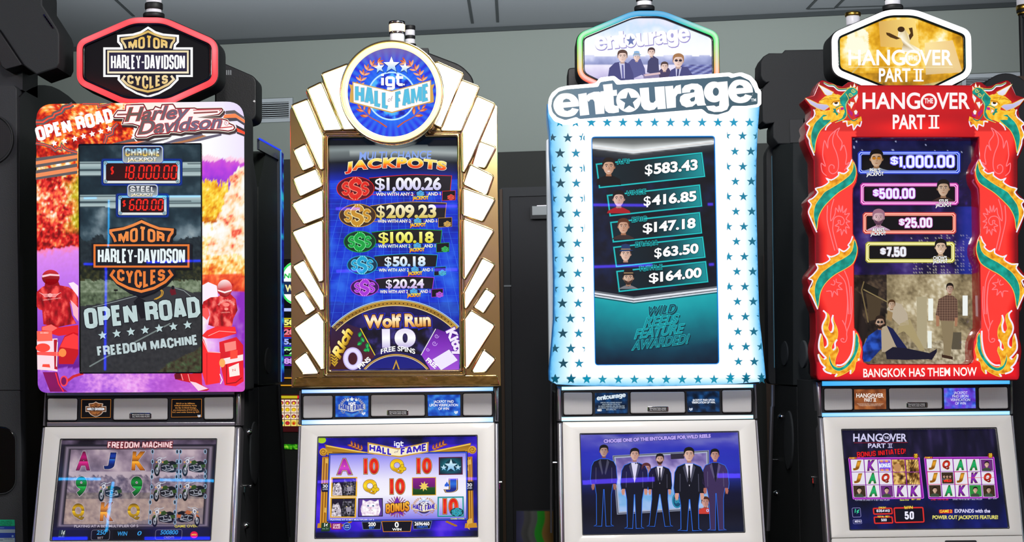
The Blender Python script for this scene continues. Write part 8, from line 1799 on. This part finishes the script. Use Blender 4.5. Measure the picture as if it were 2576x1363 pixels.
ar.poly(Ze(-300, 1217, 142, 1215, 146, 1420, -300, 1420), '#1c3a9c', 1); ar.poly(Ze(-300, 1244, 142, 1243, 142, 1276, -300, 1278), '#8aa0b0', 2); ar.poly(Ze(-300, 1326, 140, 1324, 142, 1420, -300, 1420), '#9ab0b8', 2)
for i in range(8): ar.line(Ze(44+i*10, 1334, 48+i*10, 1334), 2.6, '#2a3c60', 3)
ar.poly(ell(*Ze(120, 1308), 2.6), '#8ab0d8', 3); ar.line(Ze(-60, 1345, 30, 1344), 1.2, '#2a3c60', 3); ar.line(Ze(-60, 1230, 40, 1229), 1, '#8ab0d8', 3)
ar.build('compliance_label', t, M_PRINT)
# arched machine at the right edge with a gold lamp
pE = front(6.3); zE = pE.at((2530, 186)).z
t = empty('slot_machine', (pE.at((2540, 600)).x, 6.5, 0), 'black round-topped slot machine behind the right-hand dragon head', 'slot machine')
mb = MB(); mb.slab(ell(2531, 262, 70, 78, 24, 180, 360)+[(2601, 800), (2601, 2000), (2461, 2000), (2461, 800)], pE, -.4, 0, M_BLACK, r=2); mb.build('cabinet', t)
mb = MB(); mb.slab([(2538, 186), (2640, 184), (2640, 330), (2538, 330)], pE, -.3, -.05, M_BROWN, r=1); mb.build('top_shelf', t)
c = front(6.4).at((2584, 200)); mb = MB(); mb.tube([(c.x, 6.45, c.z-.1), (c.x, 6.45, front(6.45).at((2584, 40)).z)], .012, M_BLACK, 10); mb.build('lamp_post', t)
tower(M4, t, 2584, [(44, 34, 14, M_BLACK, 'base'), (35, 27, 20, M_GOLDS, 'collar'), (30, 22, 22, M_BLACK, 'ring'), (24, 11, 23, M_GOLDS, 'collar'), (12, -30, 21, M_FROST, 'lens')], 6.43)
# ================================================================== FAR MACHINE IN THE LEFT GAP
yF = 8.2; pF = front(yF); xa, xb = pF.at((692, 800)).x, pF.at((792, 800)).x
t = empty('slot_machine', ((xa+xb)/2, yF+.2, 0), 'distant slot machine with coloured jackpot rows in the gap left of the gold machine', 'slot machine')
mb = MB(); mb.box(xa, xb, yF+.01, yF+.45, 0, pF.at((720, 640)).z, M_BLACK); mb.build('cabinet', t, False)
ar = Art(pF); ar.poly([(690, 652), (790, 650), (790, 925), (690, 925)], '#06060c', 0)
ar.poly(ell(740, 712, 36, 53, 30), '#f0fff4', 1, 1.2); ar.line(ell(740, 712, 34, 50, 30), 5, '#3ae060', 2, True); ar.poly([(704, 708), (776, 708), (776, 740), (704, 740)], '#1a2a50', 3); ar.text('WIN', (717, 733), (760, 733), 16, '#f0e8a0', 4, .04); ar.text('NEW', (714, 700), (762, 696), 11, '#30c050', 4, .04, .2)
ar.poly([(700, 775), (786, 775), (786, 783), (700, 783)], '#b8c8ff', 2)
for i, (tt, c1, c2) in enumerate((('50', '#d8c820', '#f0f080'), ('20', '#d02030', '#f08090'), ('5.1', '#3040d8', '#a0b0f8'), ('92', '#20b040', '#b0f0b0'), ('88', '#6a20b0', '#d0a0f0'))):
    y = 800+i*24.3; ar.poly([(700, y), (786, y), (786, y+22), (700, y+22)], '#0a0a14', 1); ar.line([(700, y+1), (786, y+1)], 3, c1, 2); ar.line([(700, y+21), (786, y+21)], 3, c1, 2); ar.text(tt, (714, y+17), (742, y+17), 12.5, c2, 3, .05)
ar.build('top_screen', t)
for y in (950.5, 969):
    mb = MB(); mb.slab([(700, y-1.5), (790, y-1.5), (790, y+1.5), (700, y+1.5)], pF, -.005, .006, mat('amber_light_strip', '#e0a020', .3, emit='#e09a20', es=.8)); mb.build('light_strip', t, False)
ar = Art(pF); ar.poly([(698, 992), (790, 992), (790, 1086), (698, 1086)], '#3a0c10', 1); ar.poly([(698, 995), (748, 995), (748, 1002), (698, 1002)], '#c0b020', 2); ar.poly([(748, 995), (790, 995), (790, 1002), (748, 1002)], '#e01830', 2)
for r_ in range(4):
    for c_ in range(4):
        x, y = 698+c_*16+2, 1005+r_*17; ar.poly([(x, y), (x+14.6, y), (x+14.6, y+15.6), (x, y+15.6)], '#f4dcc0' if r_ < 3 else '#f0d870', 2); ar.poly(ell(x+7.3, y+8, 6, 5), ['#a02040', '#d0a020', '#8a1830', '#18a890'][(r_+c_*(r_ > 2)) % 4], 3); ar.poly(ell(x+7, y+9, 3, 3.4), '#e8d020' if r_ < 3 else '#c83018', 4)
ar.build('reel_screen', t)
ar = Art(pF); ar.grid([(712, 1117), (790, 1117), (790, 1130), (712, 1130)], 26, 4, lambda u, v, q: rampc(ramp(0, '#0a2a06', .5, '#2a9a10', 1, '#a0e040'), .4+.9*fbm(q[0], q[1], .15, 3, 3)), 1); ar.build('button_panel', t)
# ================================================================== PRINTED BOARD ON THE FLOOR
pB = front(7.0); a, b_ = pB.at((1298.5, 1285)), pB.at((1402, 1285))
t = empty('display_board', ((a.x+b_.x)/2, 7.02, 0), 'printed board with swirling grey, green and orange bands beside the star machine', 'board')
mb = MB(); mb.box(a.x, b_.x, 7.0, 7.04, 0, a.z, M_CHAR2); mb.build('panel', t, False)
ar = Art(pB.moved(.002))
def swirl(u, v, q):
    x = q[0]+6*math.sin((q[1]-1285)*.035)+3*math.sin(q[1]*.09); s_ = [(1296, '#2c2c58'), (1318, '#4a4a72'), (1321, '#5a5a5c'), (1333, '#4c4e4c'), (1340, '#6a6c6a'), (1351, '#5c6460'), (1355, '#10b010'), (1370, '#0aa808'), (1374, '#a07830'), (1386, '#8a6420'), (1402, '#6a5020')]
    return rampc([((p-1296)/106, lin(c)) for p, c in s_], (x-1296)/106)
ar.grid([pp for pp in ((1298.7, 1285.2), (1401.5, 1285.2), (1401.5, 1480), (1298.7, 1480))], 60, 60, swirl, 0); ar.build('swirl_print', t, M_PRINT)
# ================================================================== NEON LINES BEHIND THE CAMERA, seen only as reflections in the glass
def refl(pl, q):
    p = pl.at(q); d = (p-CAM).normalized(); return p, d-2*d.dot(pl.n)*pl.n
def to_ceiling(pl, q, z=3.47):
    p, d = refl(pl, q); return p+d*((z-p.z)/d.z)
def to_back(pl, q, y=-2.6):
    p, d = refl(pl, q); return p+d*((y-p.y)/d.y)
def neon_mat(name, c, s):
    m = mat(name, '#101010', .3, emit=c, es=s); return m
NC, NB, NP = neon_mat('cyan_neon', '#20b0ff', 34), neon_mat('blue_neon', '#1830ff', 40), neon_mat('violet_neon', '#5a40ff', 30)
k_ = 12
for pl, fn, segs, m, r in ((M1.scr, to_ceiling, ((A4(492, 827), A4(856, 827)), (A4(1358, 834), A4(1822, 842)), (A4(962, 858), A4(905, 1270))), NC, .007),
                        (M2.scr, to_ceiling, ((B4(604, 852), B4(980, 836)), (B4(1700, 826), B4(1960, 824))), NP, .007),
                        (M3.scr, to_ceiling, ((C4(695, 858), C4(1305, 832)), (C4(1842, 802), C4(2038, 799))), NP, .012),
                        (M1.scr, to_ceiling, ((A4(438, 1335), A4(742, 1332)), (A4(1232, 1334), A4(1785, 1332))), NB, .009),
                        (sp, to_back, ((A2(888, 495), A2(886, 880)), (A2(1250, 468), A2(1638, 466)), (A2(685, 482), A2(788, 480))), NC, .006),
                        (sp, to_back, ((A2(866, 1050), A3(857, 750)), (A2(685, 1018), A2(760, 1020)), (A2(1200, 1005), A2(1636, 992))), NB, .008),
                        (sp3, to_back, ((C2(752, 536), C2(1200, 540)), (C2(1690, 531), C2(1730, 531)), (C2(757, 1042), C2(1235, 1026)), (C2(1700, 1023), C2(1738, 1021))), NP, .010),
                        (sp2, to_back, ((B2(730, 568), B2(925, 566)), (B2(1490, 548), B2(1718, 546)), (B2(735, 1078), B2(950, 1072)), (B2(1530, 1066), B2(1720, 1064))), NP, .011)):
    for a, b_ in segs:
        mb = MB(); p, q = fn(pl, a), fn(pl, b_); mb.tube([p, q], r, m, 8); tag(mb.build('trim_or_neon_%d' % k_), kind='structure'); k_ += 1  # neon tubes, unseen except as reflections, numbered along with the wall trim
for nm, c_, pts in (('green_tint_tube', '#18ff40', ((-5.2, 0.5, .6), (-5.2, 0.5, 3.3))), ('magenta_tint_tube', '#ff20c0', ((5.2, 0.2, .6), (5.2, 0.2, 3.3))), ('teal_tint_tube', '#10d8c8', ((5.0, 2.6, 3.4), (2.6, -1.5, 3.4))), ('red_tint_tube', '#ff3020', ((-5.0, 2.4, 3.4), (-2.8, -1.8, 3.4)))):  # coloured tubes added out of view to tint reflections in the gold
    mb = MB(); mb.tube(pts, .035, neon_mat(nm, c_, 14), 8); tag(mb.build('trim_or_neon_%d' % k_), kind='structure'); k_ += 1
